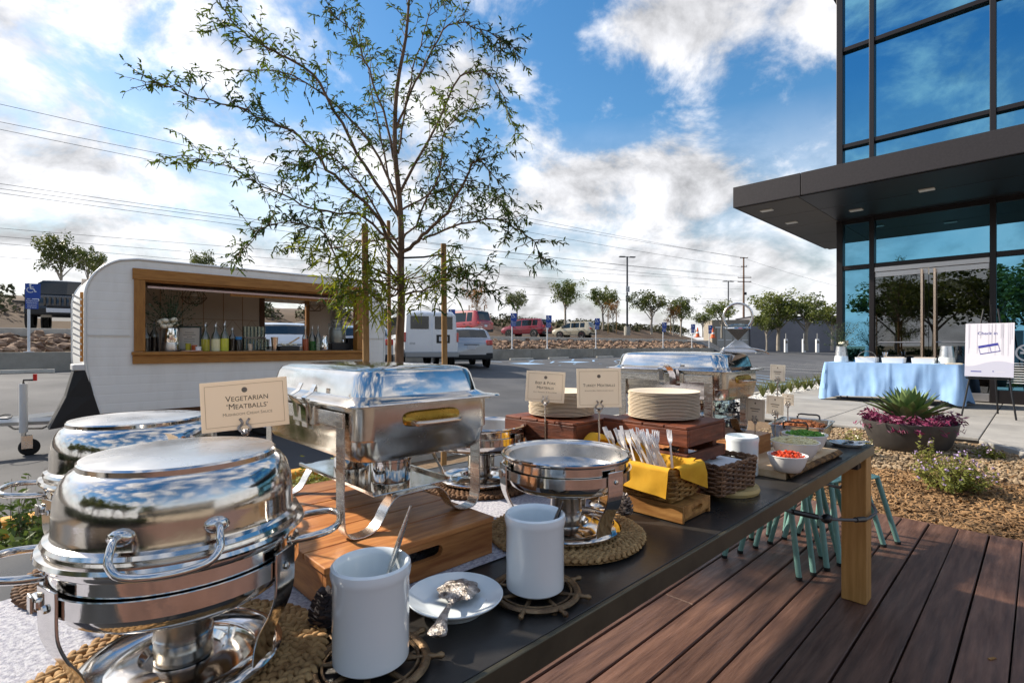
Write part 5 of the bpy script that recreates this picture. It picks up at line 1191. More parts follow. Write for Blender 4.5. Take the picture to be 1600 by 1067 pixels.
def woven_basket(t, hx, hy, h, m, rows, nst, amp=.004, r=.0042, lean=.0, rimr=.007, seed=0):
    rn = random.Random(seed); per = 4 * (hx + hy)
    def loopat(z, off):
        k = 1 + lean * z / h; pts = []
        base = rrect(hx * k, hy * k, .018, z, 3)
        P = [Vector(q) for q in base]; Ls = [0]
        for i in range(len(P)): Ls.append(Ls[-1] + (P[(i + 1) % len(P)] - P[i]).length)
        tot = Ls[-1]; n = nst * 4
        for s in range(n):
            d = tot * s / n; i = 0
            while Ls[i + 1] < d: i += 1
            a, b = P[i], P[(i + 1) % len(P)]; f = (d - Ls[i]) / max(1e-9, Ls[i + 1] - Ls[i]); q = a.lerp(b, f); tg = (b - a).normalized(); nn = Vector((tg.y, -tg.x, 0))
            ph = math.sin(2 * PI * s / 4 / 2 + off); pts.append(q + nn * amp * ph + Vector((0, 0, rn.uniform(-.0008, .0008))))
        return pts
    mb = MB()
    for k in range(rows): mb.tube(loopat(.006 + (h - .012) * k / (rows - 1), PI * (k % 2)), r, 5, closed=True)
    mb.build('weave', m, t, smooth=70)
    mb = MB()
    for q, qt in zip(loopat(.004, 0)[::2], loopat(h, 0)[::2]): mb.tube([q, qt], r * .8, 4)
    mb.build('stakes', m, t)
    L0 = loopat(h, 0); rimb = MB(); n = len(L0)
    for ph in (0, PI): rimb.tube([L0[i] + Vector((0, 0, rimr * .5 * math.sin(i * 1.1 + ph))) + Vector((0, 0, .002)) for i in range(n)], rimr * .62, 5, closed=True)
    rimb.build('rim', m, t, smooth=70); MB().box((0, 0, .003), (hx * 2 - .006, hy * 2 - .006, .005)).build('bottom', m, t)
FBZ = TZ + .001 + BXH
fbk = thing('fork_basket', 'golden rush basket lined with a yellow napkin, on the wooden box', 'basket', uv(1.385, .865, FBZ), AU + .02); woven_basket(fbk, .080, .150, .085, 'rush', 11, 26, .004, .0040, .04, .007, 3)
# napkin: lies inside the basket, over the rim and down its outside
nk = thing('yellow_napkin', 'mustard yellow cloth napkin draped over the fork basket', 'napkin', uv(1.385, .865, FBZ), AU + .02)
def wob(x, y, a): return a * mnoise.noise((x * 18, y * 18, 2.0))
def flap(ax, s, half, drop0, drop1, rimoff, skew=0.0, inw=.05):
    # a sheet that rises inside, crosses the rim at distance rimoff from the centre and hangs down outside
    def fn(a, b):
        y = -half + 2 * half * a + skew * b; dr = drop0 + (drop1 - drop0) * a; L_ = inw + .012 + dr; d = b * L_
        if d < inw: o = rimoff - .012; z = .094 - (inw - d) * .9; o -= (inw - d) * .35
        elif d < inw + .012: f = (d - inw) / .012; o = rimoff - .012 + .026 * f; z = .094 + .006 * math.sin(PI * f)
        else: f = d - inw - .012; o = rimoff + .014 + f * .10 + wob(y, f, .007) * min(1, f * 30); z = .094 - f * .985
        z += wob(y * .7, 3, .006) * (1 - b)
        p = (o * s, y, z) if ax == 0 else (y, o * s, z); return p
    return fn
mb = MB(); mb.grid(flap(0, -1, .150, .078, .050, .083, .006), 30, 24); f1 = mb.build('front_drape', 'napkin_yellow', nk, smooth=60)
mb = MB(); mb.grid(flap(1, -1, .080, .020, .080, .155, .010), 24, 20); mb.build('side_drape', 'napkin_yellow', nk, smooth=60)
mb = MB(); mb.grid(flap(0, 1, .14, .03, .03, .083), 20, 16); mb.build('back_drape', 'napkin_yellow', nk, smooth=60)
mb = MB(); mb.grid(flap(1, 1, .08, .05, .02, .155), 20, 16); mb.build('far_drape', 'napkin_yellow', nk, smooth=60)
mb = MB(); mb.grid(lambda a, b: (-.072 + .144 * a, -.140 + .280 * b, .046 + .016 * math.cos(PI * a * 2) * .4 + wob(a * .3, b * .3, .02)), 24, 28); mb.build('inner_fold', 'napkin_yellow', nk, smooth=60)
mb = MB(); mb.tube(smooth_path([(.06, .13, .085), (.03, .145, .125), (-.02, .155, .14), (-.06, .15, .12), (-.075, .135, .09)], 5), [.012 + .012 * math.sin(PI * i / 20) for i in range(21)], 8, sq=(1, .55)); mb.build('loose_fold', 'napkin_yellow', nk, smooth=70)
mb = MB(); mb.tube(smooth_path([(.085, .02, .085), (.075, .05, .118), (.05, .085, .128), (.04, .115, .10)], 5), [.010 + .012 * math.sin(PI * i / 15) for i in range(16)], 8, sq=(1, .55)); mb.build('loose_fold', 'napkin_yellow', nk, smooth=70)
# forks
fk = MB()
fk.prism([(-.006, 0), (.006, 0), (.005, .05), (.0035, .10), (.004, .115), (.011, .128), (.0125, .138), (-.0125, .138), (-.011, .128), (-.004, .115), (-.0035, .10), (-.005, .05)], -.0009, .0009)
for i in range(4): x = -.0106 + i * .00706; fk.prism([(x - .0019, .138), (x + .0019, .138), (x + .0008, .176), (x - .0008, .176)], -.0009, .0009)
fkm = fk.mesh('plastic_fork'); fkm.materials.append(M_['plastic_clear']); rn = random.Random(17)
for i in range(38):
    o = link('plastic_fork', fkm, None, None, 0); a = rn.uniform(-.055, .05); b = rn.uniform(-.10, .12)
    lean = Vector((-.10 + rn.gauss(0, .16), .36 + rn.gauss(0, .16), 1)).normalized()
    Mx = tr(uv(1.385 + a * .75, .865 + b * .8 - .03, FBZ + .058 + rn.uniform(-.01, .014))) @ rot('Z', AU) @ lean.to_track_quat('Y', 'Z').to_matrix().to_4x4() @ rot('Y', rn.gauss(.45, .35)) @ Matrix.Diagonal((.95, .70, .9, 1))
    o.matrix_world = Mx; tag(o, 'clear plastic fork standing tines up in the yellow lined basket', 'fork', 'plastic forks in the basket')
# ---------------- napkin basket on a log slice
tag(MB().lathe([(0, 0), (.098, 0), (.102, .010), (.098, .020), (0, .021)], 40, None, 1.0, .92).build('log_slice', 'log_pale', None, smooth=30, loc=uv(1.735, .735, TZ + .001), rz=AU), 'round pale log slice under the wicker napkin basket', 'log slice')
nb = thing('napkin_basket', 'dark wicker basket filled with white napkins', 'basket', uv(1.675, .805, TZ + .0225), AU - .06); woven_basket(nb, .116, .128, .092, 'wicker', 12, 28, .0045, .0042, .05, .0075, 5)
MB().tube(smooth_path([(.118, -.05, .03), (.155, -.045, .012), (.17, 0, .008), (.155, .045, .012), (.118, .05, .03)], 5), .006, 6).build('handle_loop', 'wicker', nb, smooth=60)
for i in range(6):
    o = MB().grid(lambda a, b: (-.098 + .196 * a, -.112 + .224 * b, .0025 * mnoise.noise((a * 3 + i, b * 3, i)) + .004 * b), 8, 8).build('paper_napkin', 'napkin_white', None, smooth=60, loc=uv(1.675, .805, TZ + .0225 + .064 + i * .0036), rz=AU - .06 + .02 * math.sin(i * 2.1)); tag(o, 'white paper napkin stacked in the wicker basket', 'napkin', 'paper napkins in the wicker basket')
# ---------------- board with bark edge, bowls
cbd = thing('bark_board', 'pale wooden serving board with a bark edge under the white bowls', 'board', uv(2.01, .63, TZ + .001), AU - .03)
MB().bb((0, .018, 0), (.62, .24, .028)).build('slab', 'pale_wood', cbd, bevel=.002)
mb = MB(); rn = random.Random(3)
mb.grid(lambda a, b: (.62 * a, .0175 - .016 * math.sin(PI * b) - .006 * abs(mnoise.noise((a * 26, b * 3, 1))), .0005 + .027 * b + .001 * math.sin(a * 60)), 90, 6); mb.build('bark_edge', 'bark', cbd, smooth=60)
def bowl(u_, v_, R_, h, label, z=TZ + .030):
    t = link('bowl', MB().lathe([(0, .004), (R_ * .55, .004), (R_ * .58, 0), (R_ * .64, .002), (R_ * .82, h * .38), (R_ * .95, h * .82), (R_ * .965, h * .93), (R_ * 1.0, h * .95), (R_, h), (R_ * .95, h), (R_ * .90, h * .8), (R_ * .78, h * .4), (R_ * .58, .010), (0, .009)], 56).mesh('bowl', 40), 'bowl_white', None, 0, uv(u_, v_, z)); return tag(t, label, 'bowl', 'white bowls on the bark board')
bu = to_uv(at(1229, 736, TZ + .03)); B1 = (bu[0] + .01, bu[1]); B2 = (2.285, .70); B3 = (2.49, .725)
bowl(*B1, .068, .060, 'small white bowl of diced red tomatoes'); bowl(*B2, .090, .072, 'white bowl of shredded pale cheese'); bowl(*B3, .090, .075, 'white bowl of chopped green onions')
def heap(u_, v_, R_, z, n, m, fn, name, label, cat, seed):
    rn = random.Random(seed); mb = MB(); mb.lathe([(0, 0.006), (R_ * .6, .004), (R_, 0)], 24, tr(uv(u_, v_, z)))
    for i in range(n):
        a = rn.uniform(0, 6.28); r = R_ * math.sqrt(rn.random()) * .98; fn(mb, uv(u_, v_, z + .013 * (1 - (r / R_) ** 2) + rn.uniform(0, .007)) + Vector((r * math.cos(a), r * math.sin(a), 0)), rn)
    return tag(mb.build(name, m), label, cat, kind='stuff')
def cube(mb, p, rn): s = rn.uniform(.005, .009); mb.box((0, 0, 0), (s, s, s * .8), tr(p) @ rot('Z', rn.uniform(0, 3)) @ rot('X', rn.uniform(-.6, .6)))
def shred(mb, p, rn):
    d = Vector((rn.gauss(0, 1), rn.gauss(0, 1), rn.gauss(0, .25))).normalized() * rn.uniform(.012, .022); mb.tube([p - d, p + Vector((0, 0, .003)), p + d], .0017, 4)
def onion(mb, p, rn): r = rn.uniform(.004, .0065); mb.tube([Vector((0, 0, -.0015)), Vector((0, 0, .0015))], r, 7, M=tr(p) @ rot('X', rn.uniform(-1, 1)) @ rot('Y', rn.uniform(-1, 1)))
heap(*B1, .055, TZ + .030 + .052, 150, 'tomato', cube, 'diced_tomato', 'diced red tomato heaped in the small bowl', 'tomatoes', 1)
heap(*B2, .080, TZ + .030 + .064, 330, 'cheese', shred, 'shredded_cheese', 'shredded pale cheese heaped in the middle bowl', 'cheese', 2)
heap(*B3, .074, TZ + .030 + .067, 300, 'scallion', onion, 'chopped_onion', 'chopped green onion heaped in the far bowl', 'green onions', 3)
# ---------------- roasting pan of meat
RPu, RPv = 2.865, .845
rp = thing('roasting_pan', 'steel roasting pan of browned meat near the end of the table', 'pan', uv(RPu, RPv, TZ + .028), AU + .12)
MB().loft([rrect(.15, .10, .03, .002), rrect(.155, .105, .03, .0), rrect(.168, .118, .03, .070), rrect(.176, .126, .03, .073), rrect(.174, .124, .03, .075), rrect(.164, .114, .03, .071), rrect(.152, .102, .03, .006)]).build('tray', 'steel_satin', rp, smooth=35)
for s in (-1, 1): MB().tube(smooth_path([(s * .17, -.05, .060), (s * .178, -.048, .092), (s * .178, 0, .094), (s * .178, .048, .092), (s * .17, .05, .060)], 3), .0045, 8).build('handle', 'steel_dark', rp, smooth=60)
MB().bb((-.12, -.09, -.026), (.12, .09, -.001)).build('stand', 'acacia', rp)
mb = MB(); rn = random.Random(8)
for i in range(420):
    x, y = rn.uniform(-.14, .14), rn.uniform(-.094, .094); blob(mb, (x, y, .044 + .030 * max(0, 1 - ((x - .02) / .15) ** 2) * max(0.2, 1 - (y / .11) ** 2) + rn.uniform(-.004, .005)), (.011, .008, .006), rn, 6, 4)
mb.box((0, 0, .036), (.28, .19, .016)); o = tag(mb.build('browned_meat', 'meat', None, smooth=60, loc=uv(RPu, RPv, TZ + .028), rz=AU + .12), 'browned crumbled meat in the roasting pan', 'meat', kind='stuff')
# white plate with tongs at the end
PE = uv(2.93, .665, TZ + .001)
tag(MB().lathe([(0, .004), (.05, .003), (.055, 0), (.06, .002), (.072, .012), (.075, .015), (.070, .015), (.055, .008), (0, .007)], 44).build('plate', 'ceramic', None, smooth=40, loc=PE), 'white plate at the far corner of the table holding spoons', 'plate')
spoon(PE + Vector((.03, .02, .014)), PE + Vector((-.07, -.075, .022)), 'steel spoon resting on the far corner plate, front one', 'steel_dark'); spoon(PE + Vector((.035, .035, .014)), PE + Vector((.09, -.04, .024)), 'steel spoon resting on the far corner plate, rear one', 'steel_satin')
# ---------------- menu cards in clip stands
def card_stand(p, cz, cw_, chh, rz, tilt, lines, label, hlabel, lean=0.0, small=False, m='card'):
    # stand
    ph = cz - chh / 2 - .008 - p.z
    t = thing('card_holder', hlabel, 'card holder', p, rz, 'wire card holders')
    MB().lathe([(0, 0), (.030, 0), (.032, .004), (.026, .010), (.008, .014), (0, .015)], 24).build('foot', 'iron' if small else 'steel_satin', t, smooth=40)
    MB().tube([(0, 0, .012), (0, 0, ph)], .0030, 8).build('stem', 'steel_satin', t, smooth=50)
    cl_ = MB().ball((0, 0, ph), .008, 8, 5).build('clip', 'silver_ornate', t)
    for s in (-1, 1):
        MB().strap(smooth_path([(s * .002, -.001, ph), (s * .012, -.005, ph + .010), (s * .004, -.006, ph + .020), (s * .009, -.007, ph + .030)], 3), (0, 1, 0), .004, .0045).build('prong', 'silver_ornate', cl_)
    c = thing('menu_card', label, 'card', Vector((p.x, p.y, cz)), rz, 'menu cards'); c.rotation_euler = (lean, tilt, rz)
    MB().box((0, 0, 0), (cw_, .0012, chh)).build('paper', m, c)
    F = tr(0, -.0010, 0) @ rot('X', PI / 2)
    bd = MB(); e = .008
    for a, b in (((-cw_ / 2 + e, chh / 2 - e), (cw_ / 2 - e, chh / 2 - e - .0008)), ((-cw_ / 2 + e, -chh / 2 + e), (cw_ / 2 - e, -chh / 2 + e + .0008)), ((-cw_ / 2 + e, -chh / 2 + e), (-cw_ / 2 + e + .0008, chh / 2 - e)), ((cw_ / 2 - e - .0008, -chh / 2 + e), (cw_ / 2 - e, chh / 2 - e))):
        bd.add([(a[0], a[1], 0), (b[0], a[1], 0), (b[0], b[1], 0), (a[0], b[1], 0)], [(0, 1, 2, 3)], F)
    bd.build('border', 'ink_line', c)
    em = MB(); ey = chh * .30; er_ = .0055 if not small else .004
    em.add([(er_ * math.cos(a * PI / 8), ey + er_ * math.sin(a * PI / 8), 0) for a in range(16)], [tuple(range(16))], F); em.build('crest', 'ink_soft', c)
    main = [l for l in lines if l[4] == 0]; sub = [l for l in lines if l[4] == 1]
    if main: lettering([q for l in main for q in smallcaps(l[0], l[1], l[2], l[3])], 'ink', c, F)
    if sub: lettering([q for l in sub for q in smallcaps(l[0], l[1], l[2], l[3])], 'ink_soft', c, F, 'small_lettering')
    return c
pv = Vector((-.547, 1.05, RZ))
card_stand(pv, 1.130, .162, .100, .30, -.075, [('Vegetarian', .0165, .004, .008, 0), ("\u2018Meatballs\u2019", .0165, .004, -.008, 0), ('Mushroom Cream Sauce', .0088, .004, -.021, 1)], "cream card reading Vegetarian 'Meatballs' behind the front chafing dish", 'clip stand holding the vegetarian card', lean=-.12)
pb = atd(852, 604, 1.74); card_stand(Vector((pb.x, pb.y, RZ)), pb.z, .132, .104, -.10, .05, [('Beef & Pork', .0135, 0, .008, 0), ('Meatballs', .0135, 0, -.008, 0), ('Spicy Marinara & Wild Herbs', .0062, 0, -.021, 1)], 'cream card reading Beef & Pork Meatballs', 'clip stand holding the beef and pork card', m='card_pale', lean=-.1)
pt = atd(936, 606, 1.56); card_stand(Vector((pt.x, pt.y, RZ)), pt.z, .136, .118, .03, -.01, [('Turkey Meatballs', .0128, 0, .004, 0), ('Roasted Bell Pepper & Leek Sauce', .0060, 0, -.010, 1)], 'cream card reading Turkey Meatballs', 'clip stand holding the turkey card', m='card_pale', lean=-.06)
for k, (x, y, d_, w_, h_, rz, lb) in enumerate(((1180, 640, 2.22, .085, .095, -.95, 'nearest'), (1211, 633, 2.45, .085, .09, -1.0, 'second'), (1215, 582, 2.75, .085, .085, -1.05, 'tallest'), (1231, 624, 2.76, .07, .06, -1.1, 'farthest'))):
    p = atd(x, y, d_); q = to_uv(p); card_stand(Vector((p.x, p.y, RZ if q[1] > .87 else TZ + .001)), p.z, w_, h_, rz, .03, [('Salsa', .010, 0, .002, 1)] if False else [], lb + ' of the small narrow cards among the far dishes', 'clip stand of the ' + lb + ' small card', small=True, m='card_pale')
    c = [o for o in bpy.data.objects if o.name.startswith('menu_card')][-1]
    MB().box((0, -.0011, .004), (w_ * .5, .0006, .004)).build('print_line', 'ink_soft', c); MB().box((0, -.0011, -.006), (w_ * .36, .0006, .003)).build('print_line', 'ink_soft', c)
# ---------------- pine cones
def pine_cone(p, r, h, label, white, seed=0, tilt=0.2):
    rn = random.Random(seed); t = thing('pine_cone', label, 'pine cone', p, rn.uniform(0, 6), 'pine cones'); 
    core = MB().lathe([(0, 0), (r * .5, h * .1), (r * .6, h * .4), (r * .3, h * .85), (0, h)], 10).build('core', 'pine_scale', t)
    n = 54; mb = MB()
    for i in range(n):
        f = i / n; a = i * 2.39996; z = h * (.04 + .92 * f); rr = r * (1.0 * math.sin(PI * min(1, .28 + .66 * f)) ) ; M = rot('Z', a) @ tr(rr * .45, 0, z) @ rot('Y', -.45 - .5 * f)
        s = r * .62 * (1 - .4 * f)
        mb.add([(0, -s * .28, 0), (s * .75, -s * .55, s * .05), (s, 0, s * .16), (s * .75, s * .55, s * .05), (0, s * .28, 0), (s * .6, 0, -s * .10)], [(0, 1, 2), (0, 2, 3), (0, 3, 4), (0, 5, 1), (1, 5, 2), (2, 5, 3), (3, 5, 4)], M)
    mb.build('scales', 'pine_scale_white' if white else 'pine_scale', t)
pine_cone(uv(*to_uv(at(974, 806, TZ)), TZ + .001), .034, .060, 'white tipped pine cone between the open pan and the wooden box', True, 1)
pine_cone(uv(*to_uv(at(507, 985, TZ)), TZ + .006), .032, .062, 'dark pine cone between the front chafing dish and the nearest crock', False, 2)
pine_cone(uv(.12, 1.205, TZ + .006), .03, .05, 'dark pine cone between the two covered chafing dishes', False, 3)
# glass drink jar and dark wreath behind the far dish
pj = uv(2.60, 1.16, TZ + .006)
t = thing('glass_jar', 'clear glass jar with a dark wreath behind the far chafing dish', 'jar', pj)
MB().lathe([(0, 0), (.075, 0), (.08, .01), (.08, .24), (.06, .27), (.06, .29), (.057, .29), (.057, .265), (.076, .24), (.076, .012), (0, .01)], 32).build('glass', 'jar_glass', t, smooth=40)
mb = MB(); rn = random.Random(2)
for i in range(420): a = rn.uniform(0, 6.28); q = rn.uniform(0, 6.28); r_ = .035 * math.sqrt(rn.random()); leaf(mb, Vector(((.09 + r_ * math.cos(q)) * math.cos(a), (.09 + r_ * math.cos(q)) * math.sin(a), .13 + 1.8 * r_ * math.sin(q))), .014, rn)
mb.build('wreath', 'pine_scale', t)
# ================================================================= VEHICLES (x forward, y left)
def interp(pts, x):
    if x <= pts[0][0]: return pts[0][1]
    for (a, za), (b, zb) in zip(pts, pts[1:]):
        if x <= b: return za + (zb - za) * (x - a) / (b - a)
    return pts[-1][1]
def vehicle(name, label, cat, p, heading, L, W, top, belt, sill, roofw, paint, wheels, wr, side_win, ends=(.93, .9), nose_round=.10, tail_round=.06, clad=None, group=None):
    """top: centre line heights along x; belt: height of the window line along x; side_win: list of (x0, x1) window spans"""
    t = thing(name, label, cat, p, math.atan2(heading[1], heading[0]), group)
    xs = sorted(set([round(q[0], 3) for q in top] + [round(-L / 2 + L * i / 26, 3) for i in range(27)] + [round(q, 3) for w_ in side_win for q in w_]))
    H = W / 2; loops = []; info = []
    for x in xs:
        zt = interp(top, x); zb_ = min(interp(belt, x), zt - .03); f = 1.0
        if x > L / 2 - .5: f = 1 - nose_round * ((x - L / 2 + .5) / .5) ** 2
        if x < -L / 2 + .4: f = 1 - tail_round * ((-L / 2 + .4 - x) / .4) ** 2
        w = H * f; s = sill + (.08 if abs(x) > L / 2 - .25 else 0)
        g = zt > zb_ + .22
        k = min(1.0, max(0.0, (zt - zb_) / .5)); wr_ = w * (roofw + (1 - roofw) * (1 - k) * .75)
        half = [(w * .84, s), (w * .975, s + .10), (w, s + (zb_ - s) * .55), (w * .985, zb_ - .05), (w * .955, zb_), (wr_ + (.02 if g else 0), zb_ + (zt - zb_) * .86), (wr_ * .88, zt - .012), (wr_ * .5, zt), ]
        lp = [(x, y, z) for y, z in half] + [(x, -y, z) for y, z in half[::-1]]
        loops.append(lp); info.append((x, w, zb_, zt, wr_))
    body = MB().loft(loops).build('body', paint, t, smooth=38, fix=True)
    def S(x, j, out=.006):
        i = max(0, min(len(xs) - 2, next((q for q in range(len(xs) - 1) if xs[q] <= x <= xs[q + 1]), 0))); f = (x - xs[i]) / (xs[i + 1] - xs[i]); return Vector(loops[i][j]).lerp(Vector(loops[i + 1][j]), f)
    for sd_ in (0, 1):
        jb, jt = (4, 5) if sd_ == 0 else (11, 10); sg = 1 if sd_ == 0 else -1
        for a, b in side_win:
            pad = .035; mb = MB(); n = 4; vs = []
            for i in range(n + 1):
                x = a + pad + (b - a - 2 * pad) * i / n; lo = S(x, jb); hi = S(x, jt); d = hi - lo
                if d.z < .07: d = Vector((0, 0, .07))
                vs.append((lo + d * .08 + Vector((0, sg * .008, 0)), lo + d * .95 + Vector((0, sg * .008, 0))))
            for (a0, a1), (b0, b1) in zip(vs, vs[1:]): mb.quad(a0, b0, b1, a1)
            mb.build('side_window', 'car_glass', t)
        mb = MB()
        for a, b in side_win[1:]:
            x = a; mb.tube([S(x, 1) + Vector((0, sg * .004, .02)), S(x, 2) + Vector((0, sg * .004, 0)), S(x, 4) + Vector((0, sg * .004, 0))], .005, 4)
        if len(mb.v): mb.build('door_seam', 'car_trim', t)
        for a, b in side_win[:2]: MB().box((a + .16, sg * (H + .012), interp(belt, a) - .10), (.16, .02, .03)).build('door_handle', 'car_trim', t)
    def cross_panel(x0, x1, nm, m, k=.86, lift=.008, lo=.10, hi=.92, wk=1.0, body_only=False):
        # pane across the car between two stations of the top line (windscreen or rear window)
        mb = MB(); n = 4; rows = []
        for i in range(n + 1):
            x = x0 + (x1 - x0) * (lo + (hi - lo) * i / n); c = S(x, 7); e = S(x, 6); nx = 1 if x1 < x0 else -1
            rows.append([Vector((x, e.y * wk * q, c.z - (c.z - e.z) * abs(q))) + Vector((-.012 if x0 < x1 and x0 < 0 else .012, 0, .012)) for q in (-1, -.5, 0, .5, 1)])
        for r0, r1 in zip(rows, rows[1:]):
            for q in range(4): mb.quad(r0[q], r0[q + 1], r1[q + 1], r1[q])
        return mb.build(nm, m, t)
    for k_, (x, side) in enumerate([(wheels[0], 1), (wheels[0], -1), (wheels[1], 1), (wheels[1], -1)]):
        M = tr(x, side * (H - .10), wr) @ rot('X', PI / 2)
        MB().lathe([(0, -.02), (wr * 1.2, -.02), (wr * 1.2, .02), (0, .02)], 24, tr(x, side * (H - .013), wr + .02) @ rot('X', PI / 2)).build('wheel_arch', 'car_trim', t)
        w_ = MB().lathe([(wr * .6, -.10), (wr * .93, -.105), (wr, -.07), (wr, .07), (wr * .93, .105), (wr * .6, .10)], 28, tr(x, side * (H - .075), wr) @ rot('X', PI / 2)).build('wheel', 'tyre', t, smooth=40)
        rim = MB().lathe([(0, .0), (wr * .60, .0), (wr * .64, -.02 * side), (0, -.02 * side)], 24, tr(x, side * (H + .012), wr) @ rot('X', PI / 2)).build('rim', 'car_trim', w_)
        sp = MB()
        for q in range(5): sp.box((wr * .33, 0, 0), (wr * .58, .02, wr * .16), tr(x, side * (H + .022), wr) @ rot('Y', q * 2 * PI / 5 + .3))
        sp.lathe([(wr * .55, -.012), (wr * .63, -.012), (wr * .63, .012), (wr * .55, .012), (wr * .55, -.012)], 24, tr(x, side * (H + .022), wr) @ rot('X', PI / 2)); sp.build('spokes', 'chrome', w_)
    return t, S, cross_panel
def patch(t, nm, m, c, s, bevel=.01, par=None): return MB().box(c, s).build(nm, m, par or t, bevel=bevel)
def number_plate(t, x, z, face=-1, y=0, par=None):
    patch(t, 'number_plate', 'number_plate', (x, y, z), (.012, .32, .16), .004, par)
def suv(label, p, heading, paint, spare=False, group='off-roaders on the upper lot', name='parked_car', taillights=True, plate_frame=False, roof=1.70, Lh=4.5, hat=False, cat='car'):
    L, W = Lh, 1.82; r = -L / 2
    if hat:
        top = [(r, .98), (r + .03, 1.02), (r + .18, 1.17), (r + .55, roof - .10), (r + .85, roof - .02), (0.1, roof), (.62, roof - .10), (1.35, 1.06), (L / 2 - .25, .92), (L / 2, .70)]
    else:
        top = [(r, 1.00), (r + .05, 1.10), (r + .30, roof - .10), (r + .55, roof - .01), (0.1, roof), (.60, roof - .10), (1.32, 1.12), (L / 2 - .25, .98), (L / 2, .75)]
    belt = [(r, .99), (r + .6, 1.07), (1.3, .98), (L / 2, .72)]
    t, S, cp = vehicle(name, label, cat, p, heading, L, W, top, belt, .30, .80, paint, (-L / 2 + .95, L / 2 - .92), .345, [(r + .62, r + 1.18), (r + 1.22, .02), (.06, 1.12)], group=group)
    cp(r + .05 if not hat else r + .16, r + .42 if not hat else r + .66, 'rear_window', 'car_glass', wk=.97); cp(1.34, .62, 'windscreen', 'car_glass')
    for s in (-1, 1):
        patch(t, 'tail_light', 'tail_red', (r + .035, s * .72, .98), (.14, .26, .20), .03); patch(t, 'headlight', 'lamp_clear', (L / 2 - .16, s * .62, .74), (.26, .32, .15), .03)
        patch(t, 'mirror', paint, (.98, s * 1.0, 1.08), (.12, .18, .14), .03); MB().tube([(r + .7, s * .62, roof - .01), (r + .9, s * .60, roof + .04), (.3, s * .60, roof + .045), (.5, s * .62, roof - .03)], .018, 6).build('roof_rail', 'car_trim', t)
        patch(t, 'bumper_corner', 'car_trim', (r + .06, s * .72, .46), (.18, .28, .24), .04)
    patch(t, 'rear_bumper', 'car_trim', (r + .02, 0, .43), (.10, 1.3, .16), .03); patch(t, 'front_bumper', 'car_trim', (L / 2 - .05, 0, .42), (.14, 1.4, .18), .03); number_plate(t, r - .004, .80)
    patch(t, 'plate_trim', 'car_trim', (r + .0, 0, .905), (.03, .62, .03), .008)
    if spare:
        w_ = MB().lathe([(0, -.1), (.28, -.1), (.34, -.06), (.34, .06), (.28, .1), (0, .1)], 28, tr(r - .10, .05, .95) @ rot('Y', PI / 2)).build('spare_wheel', paint, t, smooth=40)
    return t
H1 = (-.30, .954)
pz = lambda p, z: Vector((p.x, p.y, z))
def ground_at(x, y, zf):
    # point of the sloping car park in column x that shows at row y
    d = 19.0
    for _ in range(12):
        z = zf(to_uv(((x - 800) / 800 * d, d))[1]); d = (CAMZ - z) * 800 / (y - 540) if y > 541 else d
    return Vector(((x - 800) / 800 * d, d, z))
# silver hatchback: rear faces the camera
p = Vector(((735 - 800) / 800 * 20.2, 20.2, 0)); cpos = p + Vector((H1[0], H1[1], 0)) * 2.0; cpos.z = lotz(to_uv(cpos)[1]) - .0
suv('silver hatchback parked right of the white van, seen from behind', cpos, H1, 'car_silver', group='cars in the lower car park', roof=1.60, Lh=4.45, hat=True)
# white van
Hv = (-.40, .917); L, W = 5.3, 2.02; r = -L / 2
p = Vector(((674 - 800) / 800 * 18.4, 18.4, 0)); cpos = p + Vector((Hv[0], Hv[1], 0)) * 2.6; cpos.z = lotz(to_uv(cpos)[1])
t, S, cp = vehicle('white_van', 'white passenger van parked behind the trailer, seen from behind', 'van', cpos, Hv, L, W, [(r, 1.96), (r + .03, 2.02), (r + .2, 2.11), (0, 2.13), (1.15, 2.08), (1.75, 1.30), (L / 2 - .15, 1.10), (L / 2, .8)], [(r, 1.24), (1.6, 1.20), (L / 2, .8)], .42, .90, 'car_white', (-1.75, 1.75), .36, [(r + .3, r + 1.5), (r + 1.55, .2), (.25, 1.25)], tail_round=.03)
for s in (-1, 1):
    d = MB().box((r - .006, s * .455, 1.26), (.02, .86, 1.42)).build('rear_door', 'car_white', t, bevel=.02)
    MB().box((r - .020, s * .44, 1.68), (.012, .66, .46)).build('rear_window', 'car_glass', d, bevel=.006)
    patch(t, 'tail_light', 'tail_red', (r + .0, s * .965, 1.16), (.06, .08, .34), .015); patch(t, 'mirror', 'car_trim', (1.35, s * 1.14, 1.35), (.1, .2, .3), .03)
    patch(t, 'headlight', 'lamp_clear', (L / 2 - .03, s * .75, .85), (.08, .26, .2), .02)
patch(t, 'rear_bumper', 'bumper_grey', (r - .06, 0, .54), (.16, 1.96, .20), .03); f = patch(t, 'plate_frame', 'black_plastic', (r - .02, -.42, 1.10), (.02, .50, .30), .01); number_plate(t, r - .036, 1.10, y=-.42, par=f)
lettering([('E350', .10, 0, 0)], 'car_trim', t, tr(r - .018, .70, .90) @ rot('Z', -PI / 2) @ rot('X', PI / 2)); cp(1.72, 1.16, 'windscreen', 'car_glass')
# white hatch seen through the trailer window, another farther on
for x, d_, hd, lb in ((452, 14.2, (-.55, .83), 'white hatchback seen through the back window of the trailer'), (572, 16.5, (-.4, .9), 'pale silver car seen through the end window of the trailer')):
    p = Vector(((x - 800) / 800 * d_, d_, 0)); c_ = p + Vector((hd[0], hd[1], 0)).normalized() * 2; c_.z = lotz(to_uv(c_)[1]); suv(lb, c_, hd, 'car_white' if x < 500 else 'car_silver', group='cars in the lower car park', roof=1.55, Lh=4.2, hat=True)
